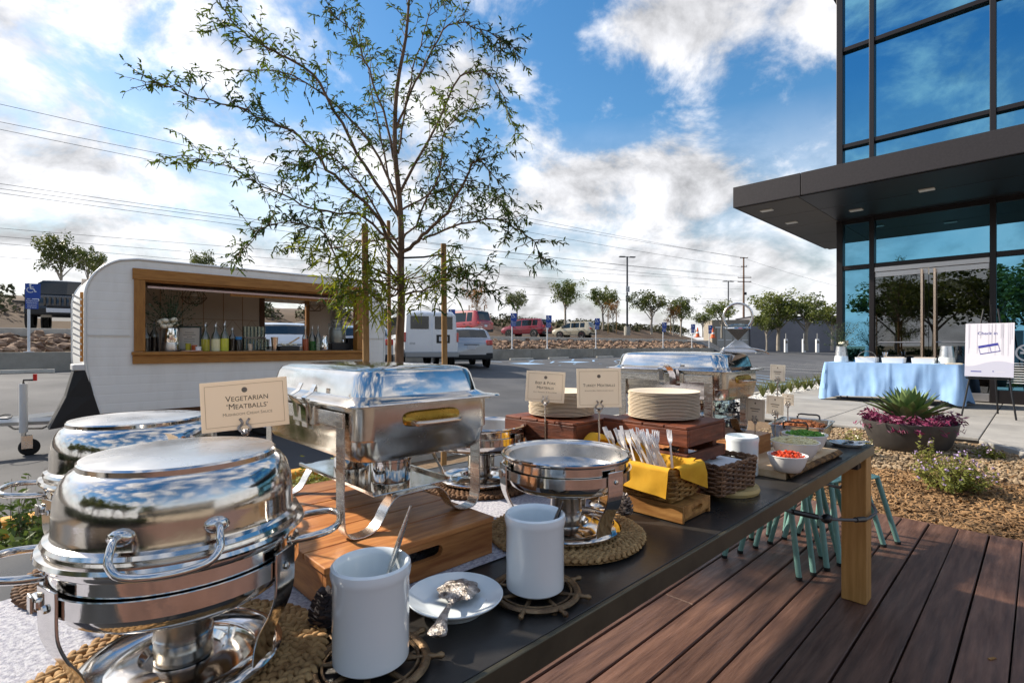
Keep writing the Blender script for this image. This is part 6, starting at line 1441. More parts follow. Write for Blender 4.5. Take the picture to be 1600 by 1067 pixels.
# upper lot
def upper(x, y, v_): u_ = on_v(x, v_); return uv(u_, v_, upz(v_))
HV = (V.x, V.y)
suv('dark red off-roader on the upper lot, left of the cream one', upper(822, 0, 33.5), (-.86, .50), 'car_red', roof=1.74)
suv('cream off-roader with spare wheel on the upper lot', upper(897, 0, 34.0), (-.86, .50), 'car_cream', True, roof=1.70, Lh=4.3)
# red van with rear quarter glass
p = upper(720, 0, 31.0); suv('bright red sport utility van above the silver hatchback', p, (-.80, .60), 'car_red_bright', roof=1.95, Lh=5.0)
suv('pale car parked far left on the upper lot', upper(-60, 0, 38), HV, 'car_cream', roof=1.6) if False else None
# black off-roader facing the camera behind the left sign
hj = (.55, -.835); p = atd(96, 515, 19.4); L, W = 4.1, 1.85; p = p - Vector((hj[0], hj[1], 0)) * 1.9; p.z = upz(to_uv(p)[1]) ; r = -L / 2
t, S, cp = vehicle('off_roader', 'black open fronted off-roader facing the camera at the left', 'car', p, hj, L, W, [(r, 1.2), (r + .04, 1.80), (r + .3, 1.86), (.25, 1.86), (.45, 1.80), (.72, 1.24), (.8, 1.20), (L / 2 - .12, 1.14), (L / 2 - .06, .70), (L / 2, .62)], [(r, 1.18), (.7, 1.16), (L / 2 - .1, 1.1), (L / 2, .6)], .45, .86, 'car_black', (-1.2, 1.3), .40, [(r + .2, r + 1.2), (r + 1.3, .35)], nose_round=.02)
cp(.72, .40, 'windscreen', 'car_glass', wk=1.0)
for s in (-1, 1):
    l = MB().lathe([(0, .03), (.06, .028), (.088, .012), (.095, 0), (0, 0)], 20, tr(L / 2 - .07, s * .62, 1.0) @ rot('Y', PI / 2)).build('headlight', 'lamp_clear', t, smooth=40)
    MB().box((L / 2 - .25, s * .98, .92), (.95, .32, .06)).build('fender', 'car_trim', t, bevel=.02); patch(t, 'mirror', 'car_trim', (.55, s * 1.05, 1.35), (.1, .2, .22), .03); patch(t, 'turn_light', 'cone_orange', (L / 2 + .0, s * .74, .80), (.04, .10, .06))
for i in range(7): patch(t, 'grille_slot', 'steel_dark', (L / 2 - .055, -.39 + i * .13, .98), (.02, .06, .30), .008)
patch(t, 'front_bumper', 'car_trim', (L / 2 + .10, 0, .62), (.24, 1.7, .22), .03); patch(t, 'number_plate', 'number_plate', (L / 2 + .225, 0, .66), (.012, .62, .14), .004); patch(t, 'winch', 'black_metal', (L / 2 + .1, 0, .78), (.2, .6, .1), .03)
t.scale = (1.1, 1.1, 1.1)
MB().tube([(.5, -.8, 1.20), (L / 2 - .1, -.78, 1.155)], .02, 6).build('bonnet_edge', 'bumper_grey', t)
# ================================================================= CHECK-IN TABLE, EASEL, PLANTER
BT0, BT1, BV0, BV1 = 11.62, 12.35, 0.98, 3.02; BZ = PLZ + .74
bt = thing('folding_table', 'long folding table hidden under the light blue cloth', 'table', uv(0, 0, 0), AU)
MB().bb((BT0 + .02, BV0 + .02, BZ - .035), (BT1 - .02, BV1 - .02, BZ - .006)).build('tabletop', 'sign_white', bt, bevel=.004)
for x in (BT0 + .12, BT1 - .12):
    for y in (BV0 + .25, BV1 - .25): MB().tube([(x, y, PLZ + .002), (x, y, BZ - .035)], .014, 8).build('leg', 'steel_dark', bt)
# cloth: flat top, pleated sides
def cloth():
    mb = MB(); cx, cy = (BT0 + BT1) / 2, (BV0 + BV1) / 2; hx, hy = (BT1 - BT0) / 2 + .008, (BV1 - BV0) / 2 + .008; n = 220
    base = rrect(hx, hy, .03, 0, 4); P = [Vector(q) for q in base]; Ls = [0]
    for i in range(len(P)): Ls.append(Ls[-1] + (P[(i + 1) % len(P)] - P[i]).length)
    tot = Ls[-1]; rows = 16; grid = []
    for s in range(n):
        d = tot * s / n; i = 0
        while Ls[i + 1] < d: i += 1
        a, b = P[i], P[(i + 1) % len(P)]; q = a.lerp(b, (d - Ls[i]) / max(1e-9, Ls[i + 1] - Ls[i])); tg = (b - a).normalized(); nn = Vector((tg.y, -tg.x, 0))
        corner = max(0, 1 - min(abs(abs(q.x) - hx) + abs(abs(q.y) - hy), .35) / .35) ** 2
        c_ = []
        for r in range(rows + 1):
            f = r / rows; drop = f * (.63 + .085 * corner + .02 * math.sin(d * 2.2))
            fold = (.085 * mnoise.noise((d * 2.6, f * .5, 1.0)) + .060 * mnoise.noise((d * 6.1, f * .9, 5.0)) + .018 * mnoise.noise((d * 13, f * 3.0, 9.0))) * f ** .75 + .09 * f * corner + .05 * f + .012 * max(0, 1 - abs((d % .52) - .26) / .02)
            c_.append(Vector((cx, cy, 0)) + Vector((q.x, q.y, 0)) + nn * fold + Vector((0, 0, BZ + .002 - drop)))
        grid.append(c_)
    vs = [p for c_ in grid for p in c_]; k = rows + 1
    fs = [(i * k + r, ((i + 1) % n) * k + r, ((i + 1) % n) * k + r + 1, i * k + r + 1) for i in range(n) for r in range(rows)]
    fs.append(tuple(i * k for i in range(n))); mb.add(vs, fs)
    # pressed fold lines
    return mb.build('blue_tablecloth', 'cloth_blue', None, smooth=60, rz=AU, fix=True)
tag(cloth(), 'light blue cloth over the check-in table before the glass doors', 'tablecloth')
for i, y in enumerate((1.45, 1.96, 2.48)):
    pass
for k, (y, lb) in enumerate(((2.38, 'left'), (1.95, 'middle'), (1.50, 'right'))):
    t = thing('badge_tray', lb + ' white tray of name badges on the blue table', 'tray', uv(BT0 + .36, y, BZ + .003), AU, 'badge trays')
    MB().loft([rrect(.15, .16, .01, 0), rrect(.16, .17, .01, .10), rrect(.154, .164, .01, .10), rrect(.144, .154, .01, .01)]).build('tray', 'sign_white', t, smooth=30)
    for i in range(7): MB().box((-.11 + i * .036, 0, .07), (.004, .28, .09)).build('badge', 'poster' if i % 2 else 'card_pale', t)
    if k == 0: MB().tube([(0, .15 * math.cos(a * PI / 12), .09 + .13 * math.sin(a * PI / 12)) for a in range(13)], .006, 6).build('bail', 'steel_dull', t)
def mvase(u_, v_, lb, s=1.0):
    t = thing('metal_vase', lb, 'vase', uv(u_, v_, BZ + .003)); MB().lathe([(0, 0), (.12 * s, 0), (.122 * s, .03 * s), (.11 * s, .13 * s), (.088 * s, .32 * s), (.083 * s, .32 * s), (.09 * s, .1 * s), (0, .02)], 32).build('body', 'steel_dull', t, smooth=40)
    MB().lathe([(.1215 * s, .004), (.1235 * s, .03 * s), (.1125 * s, .12 * s)], 32).build('base_band', 'ceramic', t, smooth=40); return t
mvase(BT0 + .30, 2.80, 'metal vase of flowers at the left end of the blue table'); mvase(BT0 + .34, 1.18, 'metal pitcher shaped vase at the right end of the blue table')
flowers(uv(BT0 + .30, 2.80, BZ + .30), 'cream flower and loose greenery in the left vase of the blue table', seed=12, n=5, r=.09, green=90, gr=.40)
tag(MB().lathe([(0, 0), (.09, 0), (.1, .012), (0, .02)], 24).build('small_dish', 'ceramic', None, smooth=40, loc=uv(BT0 + .15, 1.27, BZ + .003)), 'small white dish at the right end of the blue table', 'dish')
tag(MB().box((0, 0, .012), (.3, .22, .022)).build('paper_stack', 'card_pale', None, bevel=.003, loc=uv(BT0 + .2, 1.08, BZ + .003), rz=AU + .2), 'stack of papers on the right corner of the blue table', 'papers')
tag(MB().lathe([(0, 0), (.05, 0), (.035, .14), (.055, .2), (0, .2)], 20).build('steel_cup', 'chrome', None, smooth=40, loc=uv(BT0 + .55, 2.12, BZ + .003)), 'polished cup standing behind the badge trays', 'cup')
# easel with the check-in sign
EP = uv(*to_uv(at(1546, 652, PLZ)), PLZ); q = to_uv(EP); eang = math.atan2(-EP.y, -EP.x) + PI / 2 - .15
es = thing('easel', 'black folding easel carrying the check-in sign', 'easel', EP, eang)
dE = EP.y; hgt = .40
for s in (-1, 1): MB().tube([(s * .30, -.10, .0), (s * .08, .10, 1.62)], .012, 8).build('leg', 'black_metal', es)
MB().tube([(0, .65, 0), (0, .12, 1.68)], .012, 8).build('back_leg', 'black_metal', es); MB().tube([(-.26, -.045, .58), (.26, -.045, .58)], .012, 8).build('ledge', 'black_metal', es)
sg = thing('check_in_sign', 'pale check-in board with a blue ticket drawing on the easel', 'sign', EP + Vector((0, 0, .60)), eang); sg.rotation_euler = (-.10, 0, eang)
SW, SH = .54, .80
MB().bb((-SW / 2, -.075, 0), (SW / 2, -.065, SH)).build('board', 'poster', sg)
F = tr(0, -.0765, 0) @ rot('X', PI / 2)
mb = MB(); n = 24
mb.add([(-SW / 2 + SW * i / n, .20 - .045 * math.sin(i / n * 5 + 1.2) * (1 if i < 12 else .8), 0) for i in range(n + 1)] + [(SW / 2 - SW * i / n, .004, 0) for i in range(n + 1)], [tuple(range(2 * n + 2))[::-1]], F); mb.build('wave_print', 'poster_shade', sg)
lettering([('Check in', .062, -.02, .63)], 'poster_blue', sg, tr(0, -.0775, 0) @ rot('X', PI / 2))
tk = MB(); T = tr(0, -.078, .0) @ rot('X', PI / 2) @ tr(0, .42, 0) @ rot('Z', .22) @ Matrix.Scale(.68, 4)
for a, b in (((-.165, .045), (.165, .095)), ((-.165, -.095), (.165, -.08)), ): tk.add([(a[0], a[1], 0), (b[0], a[1], 0), (b[0], b[1], 0), (a[0], b[1], 0)], [(0, 1, 2, 3)], T)
for x in (-.163, .02, .163): tk.add([(x - .003, -.09, 0), (x + .003, -.09, 0), (x + .003, .05, 0), (x - .003, .05, 0)], [(0, 1, 2, 3)], T)
tk.build('ticket_print', 'poster_blue', sg)
lg = MB()
for a, b in (((-.20, .07), (-.08, .084)), ): lg.add([(a[0], a[1], 0), (b[0], a[1], 0), (b[0], b[1], 0), (a[0], b[1], 0)], [(0, 1, 2, 3)], tr(0, -.078, 0) @ rot('X', PI / 2))
lg.add([(.04, .09, 0), (.05, .07, 0), (.06, .09, 0)], [(0, 1, 2)], tr(0, -.078, 0) @ rot('X', PI / 2)); lg.build('footer_mark', 'poster_blue', sg)
lg = MB(); lg.add([(.075, .072, 0), (.18, .072, 0), (.18, .082, 0), (.075, .082, 0)], [(0, 1, 2, 3)], tr(0, -.078, 0) @ rot('X', PI / 2)); rn = random.Random(5)
for i in range(18): x = rn.uniform(-.24, .25); y1 = .79; y0 = rn.uniform(.28, .6); lg.add([(x, y0, 0), (x + .006, y0, 0), (x + .006, y1, 0), (x, y1, 0)], [(0, 1, 2, 3)], tr(0, -.0770, 0) @ rot('X', PI / 2))
lg.build('faint_print', 'poster_faint', sg)
# ---------------- bowl planter with agave and purple trailing plants
PQ = at(1420, 712, .07); PQ = uv(*to_uv((PQ.x * 1.04, PQ.y * 1.04, 0)), .06)
pl = tag(MB().lathe([(0, 0), (.26, 0), (.30, .02), (.37, .12), (.415, .26), (.435, .34), (.435, .355), (.42, .355), (.40, .32), (0, .30)], 64).build('bowl_planter', 'planter', None, smooth=30, loc=PQ), 'wide dark grey bowl planter in the gravel bed', 'planter')
ag = thing('agave', 'large green agave rosette growing in the bowl planter', 'plant', PQ + Vector((0, .0, .345)), 0); rn = random.Random(11)
def agave_leaf(L_, w_, a, el, m='agave'):
    mb = MB(); n = 8; rows = []
    for i in range(n + 1):
        f = i / n; e = el + .30 * f * f * (-1 if el < .6 else .2); d = L_ * f; ww = w_ * (.55 + 1.6 * f * (1 - f) * 1.25 - .0) * (1 - f ** 4) + .001
        x = .03 + d * math.cos(el) ; z = d * math.sin(el) - .10 * L_ * f * f; cup = .35 * ww
        rows.append([(x - cup * 0, -ww, z + cup), (x, 0, z), (x, ww, z + cup), (x, 0, z - .012 * (1 - f) - .004)])
    vs = [q for r_ in rows for q in r_]; fs = []
    for i in range(n):
        for j in range(4): k = (j + 1) % 4; fs.append((i * 4 + j, (i + 1) * 4 + j, (i + 1) * 4 + k, i * 4 + k)) if j < 2 else fs.append((i * 4 + (2 if j == 2 else 3), (i + 1) * 4 + (2 if j == 2 else 3), (i + 1) * 4 + (3 if j == 2 else 0), i * 4 + (3 if j == 2 else 0)))
    mb.add(vs, fs, rot('Z', a)); return mb.build('leaf', m, ag, smooth=50)
for i in range(58):
    f = i / 58; a = i * 2.39996; el = 1.50 - 1.02 * f ** .9 + rn.uniform(-.06, .06); agave_leaf(.43 + .02 * f + rn.uniform(-.03, .02), .040 + .012 * f, a, el)
pp = thing('purple_trailing_plant', 'purple leaved trailing plant spilling over the bowl planter rim', 'plant', PQ + Vector((0, 0, .33)), 0)
mb = MB(); ml = MB(); ms = MB()
for i in range(150):
    a = rn.uniform(0, 6.28); r0 = rn.uniform(.22, .36); r1 = r0 + rn.uniform(.05, .17); h = rn.uniform(.02, .11); p0 = Vector((r0 * math.cos(a), r0 * math.sin(a), -.02)); p1 = Vector((r1 * math.cos(a + .2), r1 * math.sin(a + .2), h if rn.random() < .75 else -.06)); ms.tube([p0, (p0 + p1) / 2 + Vector((0, 0, .05)), p1], .003, 4)
    for k in range(7):
        q = p0.lerp(p1, rn.uniform(.25, 1.05)) + Vector((rn.gauss(0, .012), rn.gauss(0, .012), .02 + rn.gauss(0, .015))); leaf(mb if rn.random() < .8 else ml, q, rn.uniform(.022, .042), rn, .32)
mb.build('foliage', 'purple_leaf', pp); ml.build('pale_foliage', 'purple_leaf_light', pp); ms.build('stems', 'purple_leaf', pp)
# ================================================================= VEGETATION
# ---- the young feathery tree beside the trailer
TR = Vector((-.94, 4.30, .03)); D0_ = 4.30
tree = thing('feathery_tree', 'young feathery leaved tree tied to timber stakes beside the trailer', 'tree', TR, 0); rn = random.Random(77)
def tp(x, y, d): return atd(x, y, d) - TR
trunk = [Vector((0, 0, -.03)), tp(624, 560, 4.3), tp(627, 480, 4.3), tp(626, 420, 4.31), tp(627, 370, 4.3), tp(624, 310, 4.3), tp(617, 230, 4.28), tp(620, 140, 4.27), tp(634, 60, 4.26), tp(640, -10, 4.25), tp(646, -60, 4.25)]
limbs = [  # start (x, y on trunk), then way points (x, y, depth), start radius
    ([(626, 415, 4.31), (580, 330, 4.2), (520, 275, 4.05), (470, 215, 3.95), (400, 180, 3.85), (310, 152, 3.8), (242, 130, 3.75)], .016),
    ([(626, 400, 4.31), (570, 340, 4.3), (500, 330, 4.25), (430, 300, 4.2), (360, 262, 4.15), (305, 245, 4.1)], .012),
    ([(625, 340, 4.3), (560, 240, 4.25), (500, 130, 4.15), (440, 85, 4.1), (390, 60, 4.0), (345, 10, 3.95), (330, -20, 3.95)], .015),
    ([(624, 310, 4.3), (560, 200, 4.45), (480, 130, 4.55), (420, 110, 4.6), (330, 112, 4.7)], .012),
    ([(620, 260, 4.3), (590, 150, 4.3), (555, 60, 4.3), (520, 25, 4.3)], .012),
    ([(627, 395, 4.3), (660, 370, 4.2), (700, 330, 4.1), (730, 275, 4.0), (750, 250, 3.95), (790, 300, 3.9)], .018),
    ([(660, 375, 4.2), (720, 350, 4.2), (780, 345, 4.25), (830, 375, 4.3), (845, 405, 4.3)], .010),
    ([(626, 300, 4.3), (670, 220, 4.3), (720, 120, 4.35), (770, 125, 4.4), (805, 200, 4.4)], .013),
    ([(620, 200, 4.28), (660, 110, 4.3), (700, 40, 4.35), (760, 50, 4.4), (800, 75, 4.4)], .011),
    ([(622, 240, 4.28), (640, 130, 4.4), (665, 40, 4.5), (680, -20, 4.5)], .010),
    ([(626, 455, 4.3), (590, 440, 4.15), (540, 430, 4.0), (500, 360, 3.95), (420, 350, 3.9), (375, 395, 3.9)], .011),
    ([(626, 460, 4.3), (660, 455, 4.15), (700, 430, 4.0), (740, 440, 3.95), (770, 455, 3.9)], .010),
    ([(626, 450, 4.3), (600, 470, 4.1), (560, 455, 3.9), (530, 465, 3.8)], .009),
    ([(625, 350, 4.3), (600, 240, 4.5), (580, 140, 4.7), (560, 40, 4.8)], .011),
    ([(625, 370, 4.3), (560, 380, 4.5), (500, 390, 4.7), (450, 385, 4.8)], .009),
    ([(625, 330, 4.3), (680, 300, 4.5), (730, 290, 4.7), (790, 330, 4.8)], .010),
    ([(627, 390, 4.3), (570, 300, 4.0), (520, 245, 3.7), (480, 260, 3.5)], .010),
    ([(627, 380, 4.3), (680, 290, 4.0), (700, 200, 3.8), (740, 170, 3.7)], .010),
]
trunk = smooth_path(trunk, 3); nT = len(trunk)
MB().tube(trunk, [.040 - .034 * i / (nT - 1) for i in range(nT)], 12).build('trunk', 'bark_tree', tree, smooth=60)
lm = MB(); lf = MB(); lf2 = MB(); paths = []
def wiggle(P, a):
    return [p + Vector((rn.gauss(0, a), rn.gauss(0, a), rn.gauss(0, a))) * (1 if i > 0 else 0) for i, p in enumerate(P)]
for pts, r0 in limbs:
    P = wiggle(smooth_path([tp(*q) for q in pts], 5), .008); n = len(P); lm.tube(P, [r0 * (1 - .85 * i / (n - 1)) for i in range(n)], 7); paths.append((P, r0))
paths.append((trunk[nT // 2:], .015))
def frond(p, d, L_, mb_=None):
    # a feather leaf: a drooping, slightly folded blade with a toothed outline
    d = d.normalized(); side = d.cross(Vector((0, 0, 1)))
    side = side.normalized() if side.length > .1 else Vector((1, 0, 0)); side = Matrix.Rotation(rn.uniform(-1.2, 1.2), 3, d) @ side; upv = side.cross(d); n = 6; cur = rn.gauss(0, .25); vs = []
    for i in range(n + 1):
        f = i / n; c = p + d * L_ * f + Vector((0, 0, -.30 * L_ * f * f)) + side * cur * L_ * f * f; ww = (.0075 * math.sin(PI * (.10 + .82 * f)) + .001) * (1 if i % 2 else .62)
        vs += [c - side * ww + upv * ww * .4, c, c + side * ww + upv * ww * .4]
    (mb_ or lf).add(vs, [q for i in range(n) for q in ((i * 3, i * 3 + 1, i * 3 + 4, i * 3 + 3), (i * 3 + 1, i * 3 + 2, i * 3 + 5, i * 3 + 4))])
def twig(p, d, L_, r, depth):
    P = [p]; q = p.copy(); dd = d.normalized()
    n = max(3, int(L_ / .07))
    for i in range(n):
        dd = (dd + Vector((rn.gauss(0, .18), rn.gauss(0, .18), rn.gauss(-.02, .15)))).normalized(); q = q + dd * L_ / n; P.append(q.copy())
    lm.tube(P, [r * (1 - .7 * i / n) for i in range(n + 1)], 4, caps=False)
    for i in range(1, n + 1):
        for k in range(3):
            if rn.random() < .80: frond(P[i], (dd * .5 + Vector((rn.gauss(0, .7), rn.gauss(0, .7), rn.gauss(-.05, .45)))), rn.uniform(.024, .060))
        if depth > 0 and rn.random() < .45: twig(P[i], dd + Vector((rn.gauss(0, .6), rn.gauss(0, .6), rn.gauss(.1, .4))), L_ * .5, r * .6, depth - 1)
for P, r0 in paths:
    n = len(P)
    for i in range(max(1, n // 6), n):
        f = i / n; dd = (P[i] - P[i - 1]).normalized()
        for k in range(3):
            if rn.random() < .56: twig(P[i], dd * .7 + Vector((rn.gauss(0, .65), rn.gauss(0, .65), rn.gauss(.12, .5))), rn.uniform(.12, .34) * (1.05 - .3 * f), .0038, 1)
        if f > .5:
            for k in range(3): frond(P[i], dd + Vector((rn.gauss(0, .6), rn.gauss(0, .6), rn.gauss(-.1, .4))), rn.uniform(.03, .07))
# low bright sprays near the stakes
for x, y, d_ in ((540, 460, 3.9), (560, 480, 3.85), (520, 440, 3.95), (590, 470, 3.9), (600, 490, 4.0), (655, 470, 4.0), (690, 450, 3.9), (575, 440, 3.9), (550, 425, 3.95), (640, 440, 4.2), (500, 380, 3.95), (470, 370, 4.0), (560, 350, 3.9), (530, 400, 3.9), (560, 395, 3.95), (590, 410, 4.0), (600, 440, 3.9), (585, 375, 4.0), (700, 400, 4.0), (720, 420, 3.95), (670, 430, 4.0)):
    p = tp(x, y, d_)
    for k in range(26): frond(p + Vector((rn.gauss(0, .06), rn.gauss(0, .06), rn.gauss(0, .05))), Vector((rn.gauss(-.2, .8), rn.gauss(0, .6), rn.gauss(-.35, .4))), rn.uniform(.06, .14), lf2)
    lm.tube([p, p.lerp(trunk[8], .25) + Vector((0, 0, .06)), p.lerp(trunk[8], .6), trunk[8]], [.002, .003, .005, .006], 5)
lm.build('limbs', 'bark_tree', tree, smooth=60); lf.build('crown', 'leaf_feather', tree); lf2.build('low_foliage', 'leaf_low', tree)
# stakes with their cross tie
for k, (x, d_, yt, lb, tilt) in enumerate(((570, 4.05, 350, 'left timber tree stake in front of the trailer window', .00), (693, 4.55, 381, 'right timber tree stake in front of the white van', .0), (607, 4.95, 345, 'thin rear timber tree stake behind the tree trunk', .0))):
    p = atd(x, 540, d_); p.z = .02; zt = atd(x, yt, d_).z - .02
    o = MB().tube([(0, 0, -.03), (.01, 0, zt * .5), (0, 0, zt)], [.027, .026, .025] if k < 2 else [.018] * 3, 10).build('tree_stake', 'stake', None, smooth=40, loc=p); tag(o, lb, 'stake', 'tree stakes')
ps = atd(693, 397, 4.5); pe = atd(630, 403, 4.27)
tag(MB().tube([ps, (ps + pe) / 2 + Vector((0, 0, -.01)), pe], .009, 6).build('tree_tie', 'rubber'), 'dark strap tying the tree trunk to the right stake', 'strap')
# ---- street trees: three crowns reused at different sizes
def crown_tree(seed, autumn=False, dense=1.0):
    rn = random.Random(seed); tk = MB(); cr_ = MB(); tips = []
    tk.tube([(0, 0, 0), (.02, 0, .7), (-.02, .02, 1.3), (0, 0, 1.9)], [.09, .075, .065, .055], 8)
    for i in range(9):
        a = i * 2.4 + rn.uniform(-.3, .3); h0 = 1.1 + .1 * i; r1 = rn.uniform(.5, 1.15); h1 = h0 + rn.uniform(.7, 1.5); P = [Vector((0, 0, h0)), Vector((.4 * r1 * math.cos(a), .4 * r1 * math.sin(a), h0 + .45 * (h1 - h0))), Vector((r1 * math.cos(a), r1 * math.sin(a), h1))]
        tk.tube(P, [.04, .025, .012], 6)
        for k in range(4): tips.append(P[2] + Vector((rn.gauss(0, .28), rn.gauss(0, .28), rn.gauss(0, .25)))); tk.tube([P[1].lerp(P[2], rn.random()), tips[-1]], [.015, .006], 4)
        tips.append(P[1] + Vector((rn.gauss(0, .2), rn.gauss(0, .2), .3)))
    for i in range(6): tips.append(Vector((rn.gauss(0, .35), rn.gauss(0, .35), rn.uniform(2.4, 3.3))))
    for c in tips:
        r = rn.uniform(.20, .42)
        for k in range(int(60 * dense)):
            d = Vector((rn.gauss(0, 1), rn.gauss(0, 1), rn.gauss(0, 1))).normalized() * r * rn.random() ** .45; leaf(cr_, c + d, rn.uniform(.045, .085), rn, .6)
    return tk.mesh('trunk', 60), cr_.mesh('crown')
TV_ = [crown_tree(s) for s in (3, 14, 25)]; TA = crown_tree(40, True, .5)
for a, b in TV_: a.materials.append(M_['bark_pale']); b.materials.append(M_['leaf_street'])
TA[0].materials.append(M_['bark_pale']); TA[1].materials.append(M_['leaf_autumn'])
def street_tree(p, h, var, label, wide=1.0, group='street trees around the car park'):
    t = thing('street_tree', label, 'tree', p, var * 1.9 + p.x, group); s = h / 3.5; t.scale = (s * wide, s * wide, s)
    a, b = (TA if var == 9 else TV_[var % 3]); link('trunk', a, None, t); link('crown', b, None, t); return t
def far_pt(x, ybase, d): return atd(x, ybase, d)
for x, yb, yt, d_, var, wd, lb in ((95, 470, 372, 30, 0, .95, 'small reddish leaved tree behind the black off-roader'), (138, 470, 385, 33, 2, .8, 'small tree just left of the trailer roof corner'), (318, 470, 393, 40, 1, .7, 'tree top showing over the trailer roof'),
        (745, 512, 445, 44, 9, .7, 'thin young tree with autumn leaves above the silver hatchback'), (808, 506, 455, 52, 1, 1.05, 'round street tree left of the dark red off-roader'), (883, 508, 440, 52, 0, 1.1, 'street tree standing over the gap between the two off-roaders'), (942, 515, 447, 52, 2, 1.0, 'street tree just left of the tall lamp post'), (958, 517, 470, 50, 9, .75, 'small autumn tree beside the tall lamp post'),
        (1018, 522, 455, 52, 1, 1.15, 'street tree right of the tall lamp post'), (1052, 524, 478, 52, 9, .8, 'small autumn tree in the middle distance'), (1064, 526, 466, 53, 0, 1.05, 'street tree second right of the tall lamp post'), (1098, 527, 488, 60, 2, 1.0, 'small street tree left of the shed gate'), (1128, 528, 470, 62, 1, 1.2, 'street tree in front of the tan gate building'),
        (1198, 548, 490, 55, 2, 1.0, 'low street tree left of the grey shed'), (1216, 548, 458, 56, 0, 1.3, 'large street tree left in front of the grey shed'), (1260, 548, 460, 55, 1, 1.35, 'large street tree right in front of the grey shed'), (1300, 548, 474, 52, 2, 1.1, 'street tree at the left corner of the glass building')):
    p = far_pt(x, yb, d_); h = (yb - yt) / 800 * d_ + .15; street_tree(p, h, var, lb, wd)
for k, (x, d_) in enumerate(((733, 43), (757, 43), (963, 50), (950, 50), (1048, 52))):
    tag(MB().tube([(0, 0, -.2), (0, 0, 2.2)], .05, 6).build('tree_stake', 'stake', None, loc=far_pt(x, 518, d_)), ('left stake of the thin autumn tree', 'right stake of the thin autumn tree', 'right stake by the tall lamp post', 'left stake by the tall lamp post', 'stake of the small autumn tree in the middle distance')[k] , 'stake', 'far tree stakes')
# trees behind the camera: they stand in the reflections of the glass front
for k, (u_, v_, h, var) in enumerate(((-9.5, 1.6, 5.2, 0), (-14, 4.5, 6.0, 1), (-13, -3.0, 6.0, 2), (-18, 0.5, 7.0, 0), (-21, 7.5, 6.5, 2), (-19, -8.5, 7.0, 1), (-12, -12, 6.0, 0))):
    street_tree(uv(u_, v_, -.1), h, var, ('nearest', 'second', 'third', 'fourth', 'fifth', 'sixth', 'seventh')[k] + ' of the trees reflected in the glass doors', 1.25, 'trees behind the camera seen in reflections')
mb = MB(); r2 = random.Random(61)
for i in range(120): u_ = -9.5 + r2.uniform(-.6, .6); v_ = -9 + 18 * i / 120; leafball(mb, uv(u_, v_, .45), r2.uniform(.6, 1.0), 70, .14, r2)  # unseen hedge, set close and dark for a dark band in the reflections
tag(mb.build('hedge', 'hedge'), 'dark hedge added behind the camera for the reflections', 'hedge', kind='stuff')
struct(MB().quad(uv(-60, -60, -.42), uv(40, -60, -.42), uv(40, 4.55, -.32), uv(-60, 4.55, -.32)).build('rear_ground', 'rear_ground'))  # unseen ground, coloured dark to darken the chafing dish reflections
bk = thing('tan_building', 'long tan building added behind the camera for the reflections', 'building', uv(0, 0, 0), AU)  # added out of view to give the chafing dishes a tan reflection
MB().bb((-16, -17, -.4), (4, -12, 3.0)).build('wall', 'tan_building', bk); MB().bb((-16.4, -17.3, 3.0), (4.4, -11.6, 3.2)).build('roof', 'mullion', bk)
MB().bb((-16, -11.99, 1.2), (4, -11.96, 2.3)).build('window_band', 'car_glass', bk)
# ---- shrubs
def shrub(p, r, h, label, m, n, fl=None, seed=0, lsz=.014, up=.9, asp=.28):
    rn = random.Random(seed); t = thing('shrub', label, 'shrub', p, 0); st = MB(); lf_ = MB(); fw = MB()
    for i in range(n):
        a = rn.uniform(0, 6.28); d = r * math.sqrt(rn.random()); hh = h * (1 - .55 * (d / r) ** 2) * rn.uniform(.55, 1.1); b = Vector((d * math.cos(a), d * math.sin(a), hh)); c0 = Vector((d * .25 * math.cos(a), d * .25 * math.sin(a), 0)); st.tube([c0, c0.lerp(b, .5) + Vector((0, 0, .03)), b], [.003, .002, .001], 3)
        for k in range(16):
            q = c0.lerp(b, rn.uniform(.3, 1.02)); leaf(lf_, q + Vector((rn.gauss(0, .012), rn.gauss(0, .012), rn.gauss(0, .012))), lsz * rn.uniform(.7, 1.4), rn, asp)
        if fl and rn.random() < .4:
            for k in range(4): leaf(fw, b + Vector((rn.gauss(0, .01), rn.gauss(0, .01), rn.gauss(.004, .008))), .010, rn, .8)
    st.build('stems', 'bark_tree', t); lf_.build('foliage', m, t)
    if fl and len(fw.v): fw.build('blossom', fl, t)
    return t
q = at(1490, 765, .05); shrub(uv(*to_uv(q), mulz(*to_uv(q))), .30, .34, 'yellow green shrub with lilac flowers in the mulch bed', 'shrub_leaf', 120, 'flower_lilac', 1, .020)
q = at(1447, 735, .05); shrub(uv(*to_uv(q), mulz(*to_uv(q))), .10, .38, 'upright flowering sprig just left of the yellow green shrub', 'shrub_leaf', 18, 'flower_lilac', 2, .02)
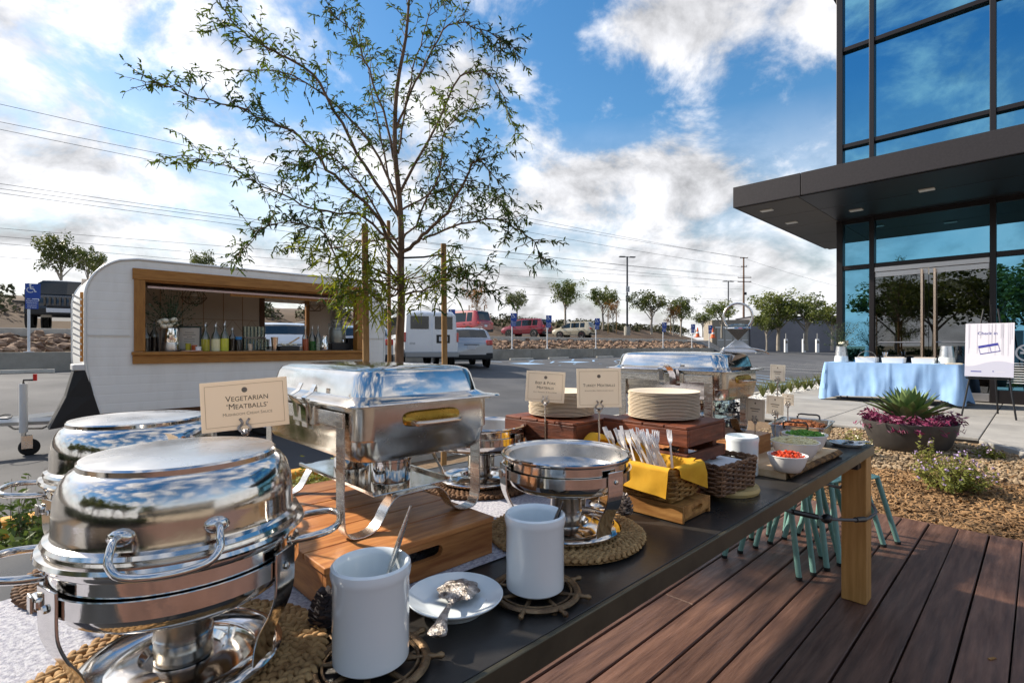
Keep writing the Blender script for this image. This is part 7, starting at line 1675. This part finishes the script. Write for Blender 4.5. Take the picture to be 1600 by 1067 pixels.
q = at(1545, 720, .08); shrub(uv(*to_uv(q), mulz(*to_uv(q))), .14, .16, 'low sprig at the edge of the bed near the concrete', 'shrub_leaf', 22, 'flower_lilac', 3, .02)
q = at(1338, 712, .08); shrub(uv(*to_uv(q), mulz(*to_uv(q))), .20, .30, 'thin flowering weeds left of the bowl planter', 'shrub_leaf', 40, 'flower_cream', 4, .018)
for k, (x, v_, r_, h_, lb) in enumerate(((12, 3.75, .45, .52, 'dense green shrub at the far left below the drawbar'), (55, 3.5, .35, .42, 'green shrub partly hidden by the back left chafing dish'), (500, 3.9, .30, .40, 'loose green shrub beside the yellow kerb'), (585, 3.6, .35, .30, 'low green shrub at the foot of the young tree'), (975, 3.6, .30, .30, 'pale green shrub seen between the plate stacks'))):
    u_ = on_v(x, v_); shrub(uv(u_, v_, .02), r_, h_, lb, 'shrub_green' if k != 2 else 'shrub_leaf', 110 if k < 2 else 60, None, 20 + k, .024, asp=.4)
# grass tufts along the pebble strip
rn = random.Random(91)
for k in range(9):
    x = (1192, 1206, 1222, 1236, 1247, 1258, 1268, 1280, 1290)[k]; v_ = 4.25 + .12 * math.sin(k * 2.0); u_ = on_v(x, v_); mb = MB()
    for i in range(46):
        a = rn.uniform(0, 6.28); L_ = rn.uniform(.18, .42); lean = rn.uniform(.1, .7); b = Vector((lean * L_ * math.cos(a), lean * L_ * math.sin(a), L_)); wv = Vector((-math.sin(a), math.cos(a), 0)) * .008; mb.add([-wv, wv, b * .6 + wv * .8 + Vector((0, 0, .02)), b, b * .6 - wv * .8 + Vector((0, 0, .02))], [(0, 1, 2, 3, 4)])
    tag(mb.build('grass_tuft', 'grass_blade', None, loc=uv(u_, v_, .11)), ('first', 'second', 'third', 'fourth', 'fifth', 'sixth', 'seventh', 'eighth', 'last')[k] + ' grass tuft from the left in the white pebble strip', 'grass tuft', 'grass tufts by the kerb')
# ---- small litter on the deck
tag(MB().box((0, 0, 0), (.035, .010, .004)).build('bark_chip', 'box_wood', None, loc=at(1550, 1028, .004), rz=.3), 'orange bark chip lying on the deck at the lower right', 'chip')
